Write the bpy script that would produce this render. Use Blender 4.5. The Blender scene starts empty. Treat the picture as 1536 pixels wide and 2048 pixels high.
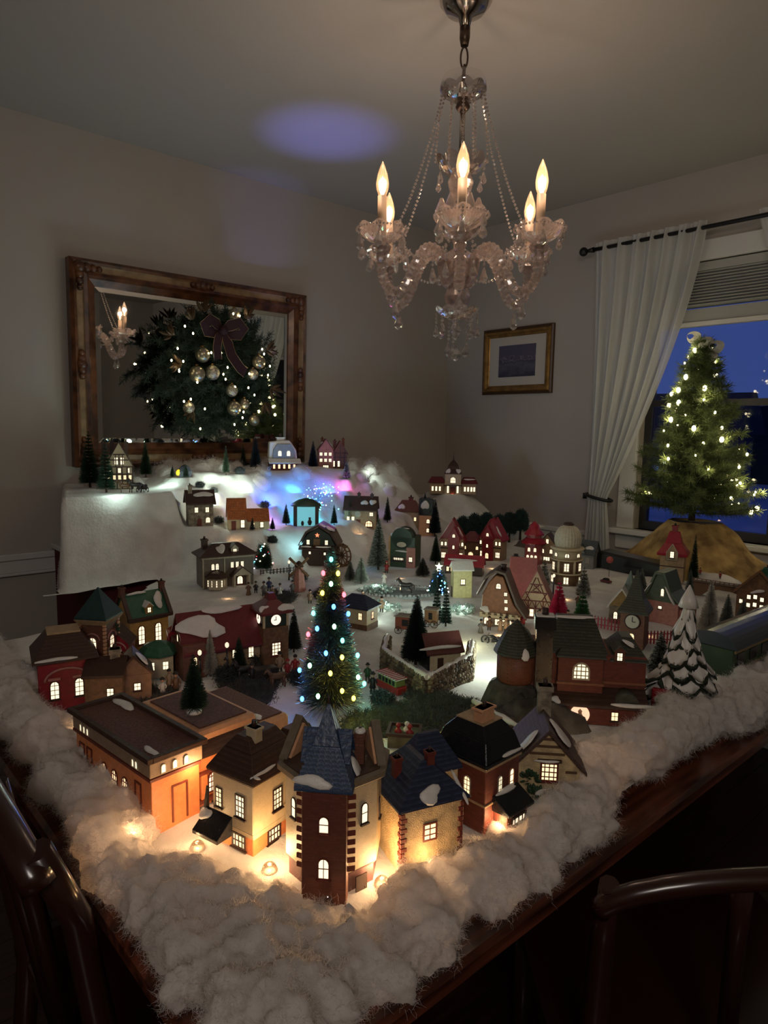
import bpy, bmesh, math, random
import numpy as np
from mathutils import Vector, Matrix, noise

S = bpy.context.scene
COL = S.collection
R = math.radians
PI = math.pi
rnd = random.Random(7)

# ------------------------------------------------------------------ camera
EYE = (0.0, 0.0, 1.32)
pitch, roll, yaw = 0.1218, 0.0164, -0.839
fw = Vector((math.sin(yaw)*math.cos(pitch), math.cos(yaw)*math.cos(pitch), -math.sin(pitch)))
ri = Vector((math.cos(yaw), -math.sin(yaw), 0))
up = ri.cross(fw)
cr, sr = math.cos(roll), math.sin(roll)
ri2 = ri*cr + up*sr
up2 = -ri*sr + up*cr
cam_d = bpy.data.cameras.new('camera')
cam_d.sensor_fit = 'HORIZONTAL'; cam_d.sensor_width = 36; cam_d.lens = 1370/1536*36
cam_d.clip_start = 0.02; cam_d.clip_end = 200
cam = bpy.data.objects.new('camera', cam_d); COL.objects.link(cam)
m = Matrix((ri2, up2, -fw)).transposed().to_4x4(); m.translation = EYE
cam.matrix_world = m
S.camera = cam

# ------------------------------------------------------------------ world, lights, exposure
W = bpy.data.worlds.new('dusk'); S.world = W; W.use_nodes = True
wn = W.node_tree.nodes; wl = W.node_tree.links
bg = wn['Background']
tc = wn.new('ShaderNodeTexCoord'); sp = wn.new('ShaderNodeSeparateXYZ'); rp = wn.new('ShaderNodeValToRGB')
wl.new(tc.outputs['Generated'], sp.inputs[0]); wl.new(sp.outputs['Z'], rp.inputs[0]); wl.new(rp.outputs[0], bg.inputs[0])
rp.color_ramp.elements[0].color = (0.030, 0.055, 0.20, 1); rp.color_ramp.elements[0].position = 0.0
rp.color_ramp.elements[1].color = (0.022, 0.042, 0.19, 1); rp.color_ramp.elements[1].position = 0.6
bg.inputs[1].default_value = 1.1
S.view_settings.view_transform = 'Standard'; S.view_settings.look = 'None'
S.view_settings.exposure = 0.0; S.view_settings.gamma = 1.0; S.view_settings.use_curve_mapping = False
S.cycles.sample_clamp_indirect = 3.0
S.cycles.sample_clamp_direct = 12.0
S.cycles.max_bounces = 6; S.cycles.diffuse_bounces = 3; S.cycles.glossy_bounces = 3
S.cycles.transmission_bounces = 4; S.cycles.transparent_max_bounces = 14
S.cycles.caustics_reflective = False; S.cycles.caustics_refractive = False
S.cycles.use_light_tree = True

def point(name, loc, power, color, radius=0.01):
    l = bpy.data.lights.new(name, 'POINT'); l.energy = power; l.color = color; l.shadow_soft_size = radius
    o = bpy.data.objects.new(name, l); o.location = loc; COL.objects.link(o); return o
def area(name, loc, target, power, color, size):
    l = bpy.data.lights.new(name, 'AREA'); l.energy = power; l.color = color; l.size = size
    o = bpy.data.objects.new(name, l); o.location = loc
    o.rotation_euler = (Vector(target)-Vector(loc)).to_track_quat('-Z', 'Y').to_euler(); COL.objects.link(o); return o
# added area fill behind the camera, standing in for light from the next room
hall = area('rear_fill', (1.05, -0.9, 2.36), (-0.9, 1.3, 1.1), 21.0, (1.0, 0.90, 0.82), 0.7)

# ------------------------------------------------------------------ node helpers and materials
MATS = {}
def mat(name, col, rough=0.6, var=0.0, scale=40, bump=0.0, bscale=None, metal=0.0, spec=0.4, col2=None, coat=0.0, trans=0.0, kind=None, sz=(0.02, 0.008), stretch=None):
    if name in MATS: return MATS[name]
    m = bpy.data.materials.new(name); m.use_nodes = True; MATS[name] = m
    n = m.node_tree.nodes; l = m.node_tree.links; b = n['Principled BSDF']
    c = (*col, 1)
    b.inputs['Base Color'].default_value = c; b.inputs['Roughness'].default_value = rough
    b.inputs['Metallic'].default_value = metal; b.inputs['Specular IOR Level'].default_value = spec
    b.inputs['Coat Weight'].default_value = coat
    b.inputs['Coat Roughness'].default_value = 0.15
    tcn = n.new('ShaderNodeTexCoord')
    src = tcn.outputs['Object']
    if stretch:
        mp = n.new('ShaderNodeMapping'); mp.inputs['Scale'].default_value = stretch; l.new(src, mp.inputs[0]); src = mp.outputs[0]
    if kind == 'brick':
        sx = n.new('ShaderNodeSeparateXYZ'); l.new(src, sx.inputs[0])
        ad = n.new('ShaderNodeMath'); ad.operation = 'ADD'; l.new(sx.outputs[0], ad.inputs[0]); l.new(sx.outputs[1], ad.inputs[1])
        cb = n.new('ShaderNodeCombineXYZ'); l.new(ad.outputs[0], cb.inputs[0]); l.new(sx.outputs[2], cb.inputs[1])
        bt = n.new('ShaderNodeTexBrick'); l.new(cb.outputs[0], bt.inputs['Vector'])
        bt.inputs['Scale'].default_value = 1.0; bt.inputs['Brick Width'].default_value = sz[0]; bt.inputs['Row Height'].default_value = sz[1]
        bt.inputs['Mortar Size'].default_value = sz[1]*0.09; bt.inputs['Mortar Smooth'].default_value = 0.3
        bt.inputs['Color1'].default_value = c
        bt.inputs['Color2'].default_value = (*[x*(1-var) for x in col], 1)
        bt.inputs['Mortar'].default_value = (*(col2 or [x*0.45 for x in col]), 1)
        l.new(bt.outputs['Color'], b.inputs['Base Color'])
        bp = n.new('ShaderNodeBump'); bp.inputs['Strength'].default_value = 0.6; bp.inputs['Distance'].default_value = 0.001; bp.invert = True
        l.new(bt.outputs['Fac'], bp.inputs['Height']); l.new(bp.outputs[0], b.inputs['Normal'])
    elif kind == 'shingle':
        sx = n.new('ShaderNodeSeparateXYZ'); l.new(src, sx.inputs[0])
        wv = n.new('ShaderNodeMath'); wv.operation = 'MULTIPLY'; wv.inputs[1].default_value = 1/sz[1]; l.new(sx.outputs[2], wv.inputs[0])
        fr = n.new('ShaderNodeMath'); fr.operation = 'FRACT'; l.new(wv.outputs[0], fr.inputs[0])
        nz = n.new('ShaderNodeTexNoise'); nz.inputs['Scale'].default_value = 1/sz[0]; l.new(src, nz.inputs[0])
        mx = n.new('ShaderNodeMath'); mx.operation = 'ADD'; l.new(fr.outputs[0], mx.inputs[0]); l.new(nz.outputs[0], mx.inputs[1])
        rp = n.new('ShaderNodeValToRGB'); rp.color_ramp.elements[0].position = 0.4; rp.color_ramp.elements[1].position = 1.2
        rp.color_ramp.elements[0].color = (*(col2 or [x*1.25 for x in col]), 1); rp.color_ramp.elements[1].color = (*[x*0.75 for x in col], 1)
        l.new(mx.outputs[0], rp.inputs[0]); l.new(rp.outputs[0], b.inputs['Base Color'])
        bp = n.new('ShaderNodeBump'); bp.inputs['Strength'].default_value = 0.7; bp.inputs['Distance'].default_value = 0.0015; bp.invert = True
        l.new(mx.outputs[0], bp.inputs['Height']); l.new(bp.outputs[0], b.inputs['Normal'])
    elif var > 0 or bump > 0:
        nz = n.new('ShaderNodeTexNoise'); nz.inputs['Scale'].default_value = scale; nz.inputs['Detail'].default_value = 4; l.new(src, nz.inputs[0])
        if var > 0:
            rp = n.new('ShaderNodeValToRGB'); rp.color_ramp.elements[0].position = 0.35; rp.color_ramp.elements[1].position = 0.65
            rp.color_ramp.elements[0].color = (*[max(0, x*(1-var)) for x in (col2 or col)], 1)
            rp.color_ramp.elements[1].color = (*[min(1, x*(1+var*0.6)) for x in col], 1)
            l.new(nz.outputs[0], rp.inputs[0]); l.new(rp.outputs[0], b.inputs['Base Color'])
        if bump > 0:
            n2 = nz
            if bscale:
                n2 = n.new('ShaderNodeTexNoise'); n2.inputs['Scale'].default_value = bscale; n2.inputs['Detail'].default_value = 3; l.new(src, n2.inputs[0])
            bp = n.new('ShaderNodeBump'); bp.inputs['Strength'].default_value = min(1, bump); bp.inputs['Distance'].default_value = 0.003
            l.new(n2.outputs[0], bp.inputs['Height']); l.new(bp.outputs[0], b.inputs['Normal'])
    if trans > 0:
        out = n['Material Output']; t = n.new('ShaderNodeBsdfTranslucent'); t.inputs[0].default_value = c
        mx = n.new('ShaderNodeMixShader'); mx.inputs[0].default_value = trans
        l.new(b.outputs[0], mx.inputs[1]); l.new(t.outputs[0], mx.inputs[2]); l.new(mx.outputs[0], out.inputs[0])
    return m
def emit(name, col, strength, sample=False, var=0):
    if name in MATS: return MATS[name]
    m = bpy.data.materials.new(name); m.use_nodes = True; MATS[name] = m
    n = m.node_tree.nodes; l = m.node_tree.links; b = n['Principled BSDF']
    b.inputs['Base Color'].default_value = (*[c*0.5 for c in col], 1)
    b.inputs['Emission Color'].default_value = (*col, 1); b.inputs['Emission Strength'].default_value = strength
    if var:
        tcn = n.new('ShaderNodeTexCoord'); nz = n.new('ShaderNodeTexNoise'); nz.inputs['Scale'].default_value = 70; l.new(tcn.outputs['Object'], nz.inputs[0])
        ma = n.new('ShaderNodeMapRange'); ma.inputs[1].default_value = 0.35; ma.inputs[2].default_value = 0.65
        ma.inputs[3].default_value = strength*(1-var); ma.inputs[4].default_value = strength*(1+var); l.new(nz.outputs[0], ma.inputs[0]); l.new(ma.outputs[0], b.inputs['Emission Strength'])
    m.cycles.emission_sampling = 'AUTO' if sample else 'NONE'
    return m
def crystal(name, tint, glossy=0.35, diff=0.12, rough=0.08):
    if name in MATS: return MATS[name]
    m = bpy.data.materials.new(name); m.use_nodes = True; MATS[name] = m
    n = m.node_tree.nodes; l = m.node_tree.links; n.remove(n['Principled BSDF']); out = n['Material Output']
    t = n.new('ShaderNodeBsdfTransparent'); t.inputs[0].default_value = (0.93, 0.92, 0.92, 1)
    g = n.new('ShaderNodeBsdfGlossy'); g.inputs[0].default_value = (1, 1, 1, 1); g.inputs[1].default_value = rough
    d = n.new('ShaderNodeBsdfTranslucent'); d.inputs[0].default_value = (*tint, 1)
    lw = n.new('ShaderNodeFresnel'); lw.inputs[0].default_value = 1.5
    mr = n.new('ShaderNodeMapRange'); mr.inputs[3].default_value = glossy*0.5; mr.inputs[4].default_value = 1.0
    l.new(lw.outputs[0], mr.inputs[0])
    m1 = n.new('ShaderNodeMixShader'); l.new(mr.outputs[0], m1.inputs[0]); l.new(t.outputs[0], m1.inputs[1]); l.new(g.outputs[0], m1.inputs[2])
    m2 = n.new('ShaderNodeMixShader'); m2.inputs[0].default_value = diff; l.new(m1.outputs[0], m2.inputs[1]); l.new(d.outputs[0], m2.inputs[2])
    l.new(m2.outputs[0], out.inputs[0]); return m

# ------------------------------------------------------------------ object helpers
def tag(o, label=None, cat=None, group=None, kind=None):
    if label: o['label'] = label
    if cat: o['category'] = cat
    if group: o['group'] = group
    if kind: o['kind'] = kind
    return o
def thing(name, label, cat, loc=(0, 0, 0), rz=0.0, group=None, scale=1.0):
    o = bpy.data.objects.new(name, None); COL.objects.link(o); o.empty_display_size = 0.02
    o.location = loc; o.rotation_euler = (0, 0, rz); o.scale = (scale,)*3
    return tag(o, label, cat, group)
def clone(o, parent=None):
    c = o.copy(); COL.objects.link(c)
    if parent is not None: c.parent = parent
    for ch in list(o.children): clone(ch, c)
    return c

class MB:
    def __init__(s): s.v = []; s.f = []; s.sm = []
    def add(s, vs, fs, smooth=False):
        k = len(s.v); s.v += [tuple(v) for v in vs]; s.f += [tuple(i+k for i in f) for f in fs]; s.sm += [smooth]*len(fs); return s
    def box(s, x0, x1, y0, y1, z0, z1):
        return s.add([(x0,y0,z0),(x1,y0,z0),(x1,y1,z0),(x0,y1,z0),(x0,y0,z1),(x1,y0,z1),(x1,y1,z1),(x0,y1,z1)],
                     [(0,3,2,1),(4,5,6,7),(0,1,5,4),(1,2,6,5),(2,3,7,6),(3,0,4,7)])
    def cbox(s, c, d, M=None):
        x, y, z = [k/2 for k in d]; vs = [Vector((a*x, b*y, e*z)) for e in (-1, 1) for a, b in ((-1,-1),(1,-1),(1,1),(-1,1))]
        if M is not None: vs = [M @ v for v in vs]
        return s.add([v+Vector(c) for v in vs], [(0,3,2,1),(4,5,6,7),(0,1,5,4),(1,2,6,5),(2,3,7,6),(3,0,4,7)])
    def fru(s, cx, cy, z0, z1, w0, d0, w1, d1, dx=0, dy=0):
        a, b, c, d = w0/2, d0/2, w1/2, d1/2
        X, Y = cx+dx, cy+dy
        return s.add([(cx-a,cy-b,z0),(cx+a,cy-b,z0),(cx+a,cy+b,z0),(cx-a,cy+b,z0),(X-c,Y-d,z1),(X+c,Y-d,z1),(X+c,Y+d,z1),(X-c,Y+d,z1)],
                     [(0,3,2,1),(4,5,6,7),(0,1,5,4),(1,2,6,5),(2,3,7,6),(3,0,4,7)])
    def prism(s, cx, cy, w, d, z0, h, axis='y'):
        # gable prism, ridge along axis
        if axis == 'y':
            vs = [(cx-w/2,cy-d/2,z0),(cx+w/2,cy-d/2,z0),(cx,cy-d/2,z0+h),(cx-w/2,cy+d/2,z0),(cx+w/2,cy+d/2,z0),(cx,cy+d/2,z0+h)]
        else:
            vs = [(cx-w/2,cy+d/2,z0),(cx-w/2,cy-d/2,z0),(cx-w/2,cy,z0+h),(cx+w/2,cy+d/2,z0),(cx+w/2,cy-d/2,z0),(cx+w/2,cy,z0+h)]
        return s.add(vs, [(0,1,2),(5,4,3),(0,3,4,1),(1,4,5,2),(2,5,3,0)])
    def rings(s, prof, n=16, c=(0,0,0), smooth=True, rot=0.0, sx=1, sy=1, cap=True):
        vs = []; fs = []
        for r, z in prof:
            for i in range(n):
                a = rot+2*PI*i/n; vs.append((c[0]+r*sx*math.cos(a), c[1]+r*sy*math.sin(a), c[2]+z))
        m = len(prof)
        for j in range(m-1):
            for i in range(n):
                k = (i+1) % n; fs.append((j*n+i, j*n+k, (j+1)*n+k, (j+1)*n+i))
        s.add(vs, fs, smooth)
        if cap:
            k = len(s.v)-len(vs)
            s.f.append(tuple(k+i for i in reversed(range(n)))); s.sm.append(False)
            s.f.append(tuple(k+(m-1)*n+i for i in range(n))); s.sm.append(False)
        return s
    def cyl(s, c, r0, r1, h, n=12, smooth=True, rot=0.0): return s.rings([(r0,0),(r1,h)], n, c, smooth, rot)
    def sph(s, c, r, n=8, m=6, sz=1.0):
        prof = [(max(1e-5, r*math.sin(PI*j/m)), -r*sz*math.cos(PI*j/m)) for j in range(m+1)]
        return s.rings(prof, n, c, True, cap=False)
    def tube(s, pts, rad, n=6, smooth=True):
        pts = [Vector(p) for p in pts]; m = len(pts)
        rs = rad if isinstance(rad, (list, tuple)) else [rad]*m
        vs = []; fs = []; ref = Vector((0,0,1))
        t0 = (pts[1]-pts[0]).normalized()
        if abs(t0.dot(ref)) > 0.9: ref = Vector((1,0,0))
        u = t0.cross(ref).normalized()
        for i, p in enumerate(pts):
            t = (pts[min(i+1, m-1)]-pts[max(i-1, 0)]).normalized()
            u = (u - t*u.dot(t)).normalized(); w = t.cross(u)
            for k in range(n):
                a = 2*PI*k/n; vs.append(p+(u*math.cos(a)+w*math.sin(a))*rs[i])
        for j in range(m-1):
            for k in range(n):
                q = (k+1) % n; fs.append((j*n+k, j*n+q, (j+1)*n+q, (j+1)*n+k))
        s.add(vs, fs, smooth)
        k0 = len(s.v)-len(vs)
        s.f.append(tuple(k0+i for i in reversed(range(n)))); s.sm.append(False)
        s.f.append(tuple(k0+(m-1)*n+i for i in range(n))); s.sm.append(False)
        return s
    def poly(s, pts, vec):
        # extrude a planar polygon by vec
        n = len(pts); pts = [Vector(p) for p in pts]; vec = Vector(vec)
        return s.add(pts+[p+vec for p in pts], [tuple(range(n)), tuple(range(2*n-1, n-1, -1))]+[(i, i+n, (i+1) % n+n, (i+1) % n) for i in range(n)])
    def build(s, name, material, parent=None, bevel=0.0, subd=0):
        me = bpy.data.meshes.new(name); me.from_pydata([tuple(v) for v in s.v], [], s.f)
        me.polygons.foreach_set('use_smooth', s.sm)
        me.materials.append(material)
        bm = bmesh.new(); bm.from_mesh(me); bmesh.ops.recalc_face_normals(bm, faces=bm.faces)
        if bevel > 0: bmesh.ops.bevel(bm, geom=[e for e in bm.edges if e.is_manifold and e.calc_face_angle(0) > 0.5], offset=bevel, segments=1, affect='EDGES', clamp_overlap=True)
        bm.to_mesh(me); bm.free()
        o = bpy.data.objects.new(name, me); COL.objects.link(o)
        if parent is not None: o.parent = parent
        if subd:
            md = o.modifiers.new('s', 'SUBSURF'); md.levels = subd; md.render_levels = subd
        return o

def hair(name, P0, rad, material, parent=None, tip=0.3):
    # P0: array (n, k, 3) of strand points
    n, k, _ = P0.shape
    c = bpy.data.hair_curves.new(name); c.add_curves([k]*n)
    c.attributes['position'].data.foreach_set('vector', P0.astype(np.float32).ravel())
    a = c.attributes.get('radius') or c.attributes.new('radius', 'FLOAT', 'POINT')
    rr = np.tile(np.linspace(rad, rad*tip, k), n).astype(np.float32); a.data.foreach_set('value', rr)
    c.materials.append(material)
    o = bpy.data.objects.new(name, c); COL.objects.link(o)
    if parent is not None: o.parent = parent
    return o

def simple_mesh(name, V, F, material, parent=None, smooth=True):
    me = bpy.data.meshes.new(name); me.from_pydata([tuple(v) for v in V], [], [tuple(f) for f in F])
    me.materials.append(material); me.polygons.foreach_set('use_smooth', [smooth]*len(me.polygons)); me.update()
    o = bpy.data.objects.new(name, me); COL.objects.link(o)
    if parent is not None: o.parent = parent
    return o
def pt(q): return tuple(q)

# ================================================================== THE ROOM
WX, WY, CZ, EX, SY = -2.87, 3.07, 2.44, 1.7, -1.6
wallm = mat('wall_paint', (0.42, 0.375, 0.33), 0.75, var=0.03, scale=3, bump=0.03, bscale=300)
ceilm = mat('ceiling_paint', (0.46, 0.42, 0.375), 0.8, bump=0.03, bscale=300)
trimm = mat('trim_paint', (0.62, 0.60, 0.57), 0.45)
woodm = mat('red_mahogany', (0.115, 0.030, 0.014), 0.28, var=0.5, scale=6, coat=0.4, col2=(0.05, 0.012, 0.006), stretch=(1, 12, 12))
woodx = mat('red_mahogany_cross', (0.115, 0.030, 0.014), 0.28, var=0.5, scale=6, coat=0.4, col2=(0.05, 0.012, 0.006), stretch=(12, 1, 12))
darkw = mat('dark_chair_wood', (0.028, 0.008, 0.005), 0.25, coat=0.5)
floorm = mat('dark_floor_board', (0.030, 0.009, 0.006), 0.35, var=0.5, scale=5, stretch=(12, 1, 1), coat=0.2)

def struct(o): o['kind'] = 'structure'; return o
# floor: boards run along y
fl = struct(MB().box(WX, EX, SY, WY, -0.05, -0.012).build('floor', floorm))
x = WX
b0 = None
while x < EX:
    x1 = min(x+0.13, EX); y = SY; k = 0
    off = rnd.uniform(0.3, 1.6)
    ys = [SY, SY+off]
    while ys[-1] < WY: ys.append(ys[-1]+1.7)
    ys[-1] = WY
    for ya, yb in zip(ys[:-1], ys[1:]):
        if yb-ya > 0.02:
            o = MB().box(x+0.001, x1-0.001, ya+0.001, yb-0.001, -0.0121, rnd.uniform(-0.0006, 0.0)).build('floor_board', floorm, fl)
    x = x1
struct(MB().box(WX, EX, SY, WY, CZ, CZ+0.05).build('ceiling', ceilm))
struct(MB().box(WX-0.1, WX, SY-0.1, WY+0.1, 0, CZ).build('wall_left', wallm))
# window wall with an opening
ox0, ox1, oz0, oz1 = -1.62, -0.45, 0.86, 2.06
struct(MB().box(WX, ox0, WY, WY+0.1, 0, CZ).box(ox1, EX, WY, WY+0.1, 0, CZ).box(ox0, ox1, WY, WY+0.1, 0, oz0).box(ox0, ox1, WY, WY+0.1, oz1, CZ).build('wall_window_side', wallm))
# closed wall behind the camera, wall right with a cased door
struct(MB().box(WX, EX, SY-0.1, SY, 0, CZ).build('wall_back', wallm))
dy0, dy1 = 1.62, 2.42
wr = struct(MB().box(EX, EX+0.1, SY-0.1, dy0, 0, CZ).box(EX, EX+0.1, dy1, WY+0.1, 0, CZ).box(EX, EX+0.1, dy0, dy1, 2.05, CZ).build('wall_right', wallm))
struct(MB().box(EX-0.02, EX+0.1, dy0-0.09, dy0, 0, 2.14).box(EX-0.02, EX+0.1, dy1, dy1+0.09, 0, 2.14).box(EX-0.02, EX+0.1, dy0, dy1, 2.05, 2.14).build('trim_1', trimm, bevel=0.004))
dr = struct(MB().box(EX+0.03, EX+0.07, dy0+0.003, dy1-0.003, 0.005, 2.045).build('door_1', trimm))
for (a, b, c, d) in ((0.1, 0.38, 0.15, 0.9), (0.44, 0.7, 0.15, 0.9), (0.1, 0.38, 1.0, 1.9), (0.44, 0.7, 1.0, 1.9)):
    MB().box(EX+0.024, EX+0.031, dy0+a, dy0+b, c, d).build('door_panel', trimm, dr, bevel=0.003)
MB().sph((EX+0.0, dy1-0.07, 1.0), 0.028, 10, 8).build('door_handle', mat('brass', (0.5, 0.33, 0.12), 0.25, metal=1), dr)
# chair rails
def rail(nm, pts):
    struct(MB().box(*pts).build(nm, trimm, bevel=0.004))
struct(MB().box(WX, WX+0.022, SY, WY, 0.795, 0.82).box(WX, WX+0.012, SY, WY, 0.745, 0.7951).box(WX, WX+0.02, SY, WY, 0.735, 0.746).build('trim_2', trimm, bevel=0.003))
struct(MB().box(WX+0.03, -1.75, WY-0.022, WY, 0.795, 0.82).box(WX+0.03, -1.75, WY-0.012, WY, 0.745, 0.795).box(-0.33, EX, WY-0.022, WY, 0.795, 0.82).build('trim_3', trimm, bevel=0.003))
struct(MB().box(WX, WX+0.015, SY, WY, 0, 0.12).build('baseboard_left', trimm, bevel=0.003))
struct(MB().box(WX+0.02, EX-0.02, WY-0.015, WY, 0, 0.12).build('baseboard_window_side', trimm, bevel=0.003))

# window: casing, sill, sash frame, mullions, glass
wi = struct(MB().box(ox0-0.085, ox0, WY-0.02, WY+0.0, oz0-0.0, oz1+0.085).box(ox1, ox1+0.085, WY-0.02, WY, oz0, oz1+0.085)
            .box(ox0, ox1, WY-0.02, WY, oz1, oz1+0.085).build('window_1', trimm, bevel=0.004))
MB().box(ox0-0.11, ox1+0.11, WY-0.06, WY+0.09, oz0-0.025, oz0).box(ox0-0.09, ox1+0.09, WY-0.016, WY, oz0-0.10, oz0-0.024).build('window_sill', trimm, wi, bevel=0.004)
sashm = mat('window_sash_dark', (0.03, 0.028, 0.03), 0.4)
sg = MB().box(ox0, ox0+0.035, WY+0.04, WY+0.07, oz0, oz1).box(ox1-0.035, ox1, WY+0.04, WY+0.07, oz0, oz1).box(ox0+0.035, ox1-0.035, WY+0.04, WY+0.07, oz0, oz0+0.04).box(ox0+0.035, ox1-0.035, WY+0.04, WY+0.07, oz1-0.04, oz1)
sg.build('window_frame', sashm, wi)
MB().box(-1.05, -1.02, WY+0.042, WY+0.068, oz0+0.04, oz1-0.04).build('mullion', sashm, wi)
MB().box(ox0+0.035, -1.051, WY+0.038, WY+0.072, 1.44, 1.47).box(-1.019, ox1-0.035, WY+0.038, WY+0.072, 1.44, 1.47).build('mullion', sashm, wi)
glassm = bpy.data.materials.new('window_glass'); glassm.use_nodes = True
n = glassm.node_tree.nodes; l = glassm.node_tree.links; n.remove(n['Principled BSDF'])
t = n.new('ShaderNodeBsdfTransparent'); g = n.new('ShaderNodeBsdfGlossy'); g.inputs[1].default_value = 0.01; f = n.new('ShaderNodeFresnel'); f.inputs[0].default_value = 1.5
mx = n.new('ShaderNodeMixShader'); l.new(f.outputs[0], mx.inputs[0]); l.new(t.outputs[0], mx.inputs[1]); l.new(g.outputs[0], mx.inputs[2]); l.new(mx.outputs[0], n['Material Output'].inputs[0])
for xa, xb in ((ox0+0.035, -1.05), (-1.02, ox1-0.035)):
    for za, zb in ((oz0+0.04, 1.44), (1.47, oz1-0.04)):
        MB().box(xa, xb, WY+0.052, WY+0.056, za, zb).build('pane', glassm, wi)

# outside
snowout = mat('outdoor_snow', (0.42, 0.44, 0.5), 0.8, var=0.15, scale=0.6)
struct(MB().box(-40, 30, WY+0.4, 60, -0.6, -0.3).build('ground', snowout))
darkt = mat('far_tree', (0.012, 0.018, 0.03), 0.9)
struct(MB().poly([(-40, 24, -0.3), (-40, 24, 2.2), (-25, 24, 3.0), (-12, 24, 2.0), (0, 24, 2.8), (14, 24, 2.1), (30, 24, 2.6), (30, 24, -0.3)], (0, 1.5, 0)).build('far_hedge_bank', darkt))
hs = thing('neighbour_house', 'dark neighbouring house seen low through the window', 'house', (-10.2, 18.5, -0.3), 0.2)
MB().box(-3, 3, -2, 2, 0, 1.6).build('wall', mat('far_house_wall', (0.10, 0.10, 0.13), 0.9), hs)
MB().prism(0, 0, 6.6, 4.6, 1.6, 1.1, 'x').build('roof', darkt, hs)
for wx in (-2, -0.6, 0.8, 2.1):
    MB().box(wx-0.3, wx+0.3, -2.05, -1.99, 0.5, 1.2).build('window', mat('far_house_pane', (0.2, 0.22, 0.3), 0.3), hs)

# blind: pleated shade lowered over the upper sash
bl = thing('window_blind', 'pale grey horizontal blind lowered over the upper window', 'blind', (0, WY, 0))
blm = mat('blind_fabric', (0.50, 0.49, 0.45), 0.7, trans=0.25)
MB().box(ox0+0.012, ox1-0.012, -0.0, 0.036, 2.02, 2.055).build('head_rail', blm, bl)
nsl = 12
for i in range(nsl):
    z = 2.012-i*0.0125
    MB().cbox(((ox0+ox1)/2, 0.018, z), (ox1-ox0-0.03, 0.03, 0.0035), Matrix.Rotation(R(-18), 3, 'X')).build('slat', blm, bl)
zz = 2.012-nsl*0.0125
MB().box(ox0+0.014, ox1-0.014, 0.012, 0.022, 1.80, zz).build('shade_panel', blm, bl)
MB().box(ox0+0.012, ox1-0.012, 0.002, 0.034, 1.786, 1.805).build('bottom_rail', trimm, bl)

# curtain rod and curtains
rodm = mat('black_iron', (0.008, 0.007, 0.007), 0.4)
rod = thing('curtain_rod', 'black curtain rod with ball finial above the window', 'curtain rod', (0, WY-0.09, 2.175))
MB().tube([(-1.86, 0, 0), (-0.12, 0, 0)], 0.009, 10).build('rod', rodm, rod)
MB().tube([(-1.90, 0, 0), (-1.86, 0, 0)], [0.007, 0.013], 10).sph((-1.915, 0, 0), 0.021, 12, 10).build('finial', rodm, rod)
for bx in (-1.80, -0.25):
    MB().tube([(bx, 0, 0), (bx, 0.089, 0.0)], 0.006, 8).cyl((bx, 0.08, -0.02), 0.016, 0.016, 0.04).build('bracket', rodm, rod)
curtm = bpy.data.materials.new('sheer_curtain'); curtm.use_nodes = True
n = curtm.node_tree.nodes; l = curtm.node_tree.links; n.remove(n['Principled BSDF'])
t = n.new('ShaderNodeBsdfTransparent'); d = n.new('ShaderNodeBsdfDiffuse'); d.inputs[0].default_value = (0.80, 0.80, 0.77, 1)
tr = n.new('ShaderNodeBsdfTranslucent'); tr.inputs[0].default_value = (0.75, 0.76, 0.76, 1)
m1 = n.new('ShaderNodeMixShader'); m1.inputs[0].default_value = 0.42; l.new(d.outputs[0], m1.inputs[1]); l.new(tr.outputs[0], m1.inputs[2])
m2 = n.new('ShaderNodeMixShader'); m2.inputs[0].default_value = 0.20; l.new(m1.outputs[0], m2.inputs[1]); l.new(t.outputs[0], m2.inputs[2]); l.new(m2.outputs[0], n['Material Output'].inputs[0])
def curtain(nm, label, x0, x1, xt, tw, zt, mirror=1):
    # x0..x1 at the rod, gathered to a bundle centred xt of width tw at height zt, falls straight below
    cu = thing(nm, label, 'curtain', (0, WY-0.09, 0), 0, 'white sheer curtains beside the window')
    NU, NV = 150, 70; V = []; F = []
    folds = 7
    for j in range(NV+1):
        z = 2.205-(2.205-0.28)*j/NV
        if z > zt:
            t = (2.205-z)/(2.205-zt); e = t**1.6
            if mirror > 0: a = x0+(xt-tw/2-x0)*t; b = x1+(xt+tw/2-x1)*(0.25*t+0.75*e) 
            else: b = x0+(xt+tw/2-x0)*t; a = x1+(xt-tw/2-x1)*(0.25*t+0.75*e)
        else:
            t = min(1, (zt-z)/0.5); a = xt-tw/2-0.03*t; b = xt+tw/2+0.05*t
        pinch = math.exp(-((z-zt)/0.10)**2)
        for i in range(NU+1):
            u = i/NU; x = a+(b-a)*u
            amp = 0.020*(1-0.55*pinch)*(0.35+0.65*min(1, (2.205-z)/0.06))
            ph = u*folds*2*PI+0.8*math.sin(u*5+z*1.2)
            y = amp*math.sin(ph)+0.006*math.sin(ph*2.3+z*3)-0.008*pinch
            V.append((x, y, z))
    for j in range(NV):
        for i in range(NU):
            k = j*(NU+1)+i; F.append((k, k+1, k+NU+2, k+NU+1))
    simple_mesh('panel', V, F, curtm, cu)
    return cu
c1 = curtain('curtain', 'white sheer curtain tied back at the left of the window', -1.855, -1.335, -1.765, 0.10, 1.00)
tb = MB()
ring = [(-1.765+0.068*math.cos(a), 0.034*math.sin(a), 1.004+0.012*math.cos(a)*-1) for a in [2*PI*i/20 for i in range(21)]]
tb.tube(ring, 0.0075, 8).cyl((-1.84, 0.0, 0.992), 0.010, 0.010, 0.028).build('tie_back', rodm, c1)
c2 = curtain('curtain', 'white sheer curtain at the right edge of the photo', -0.62, -1.135, -0.42, 0.10, 1.00, -1)

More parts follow.
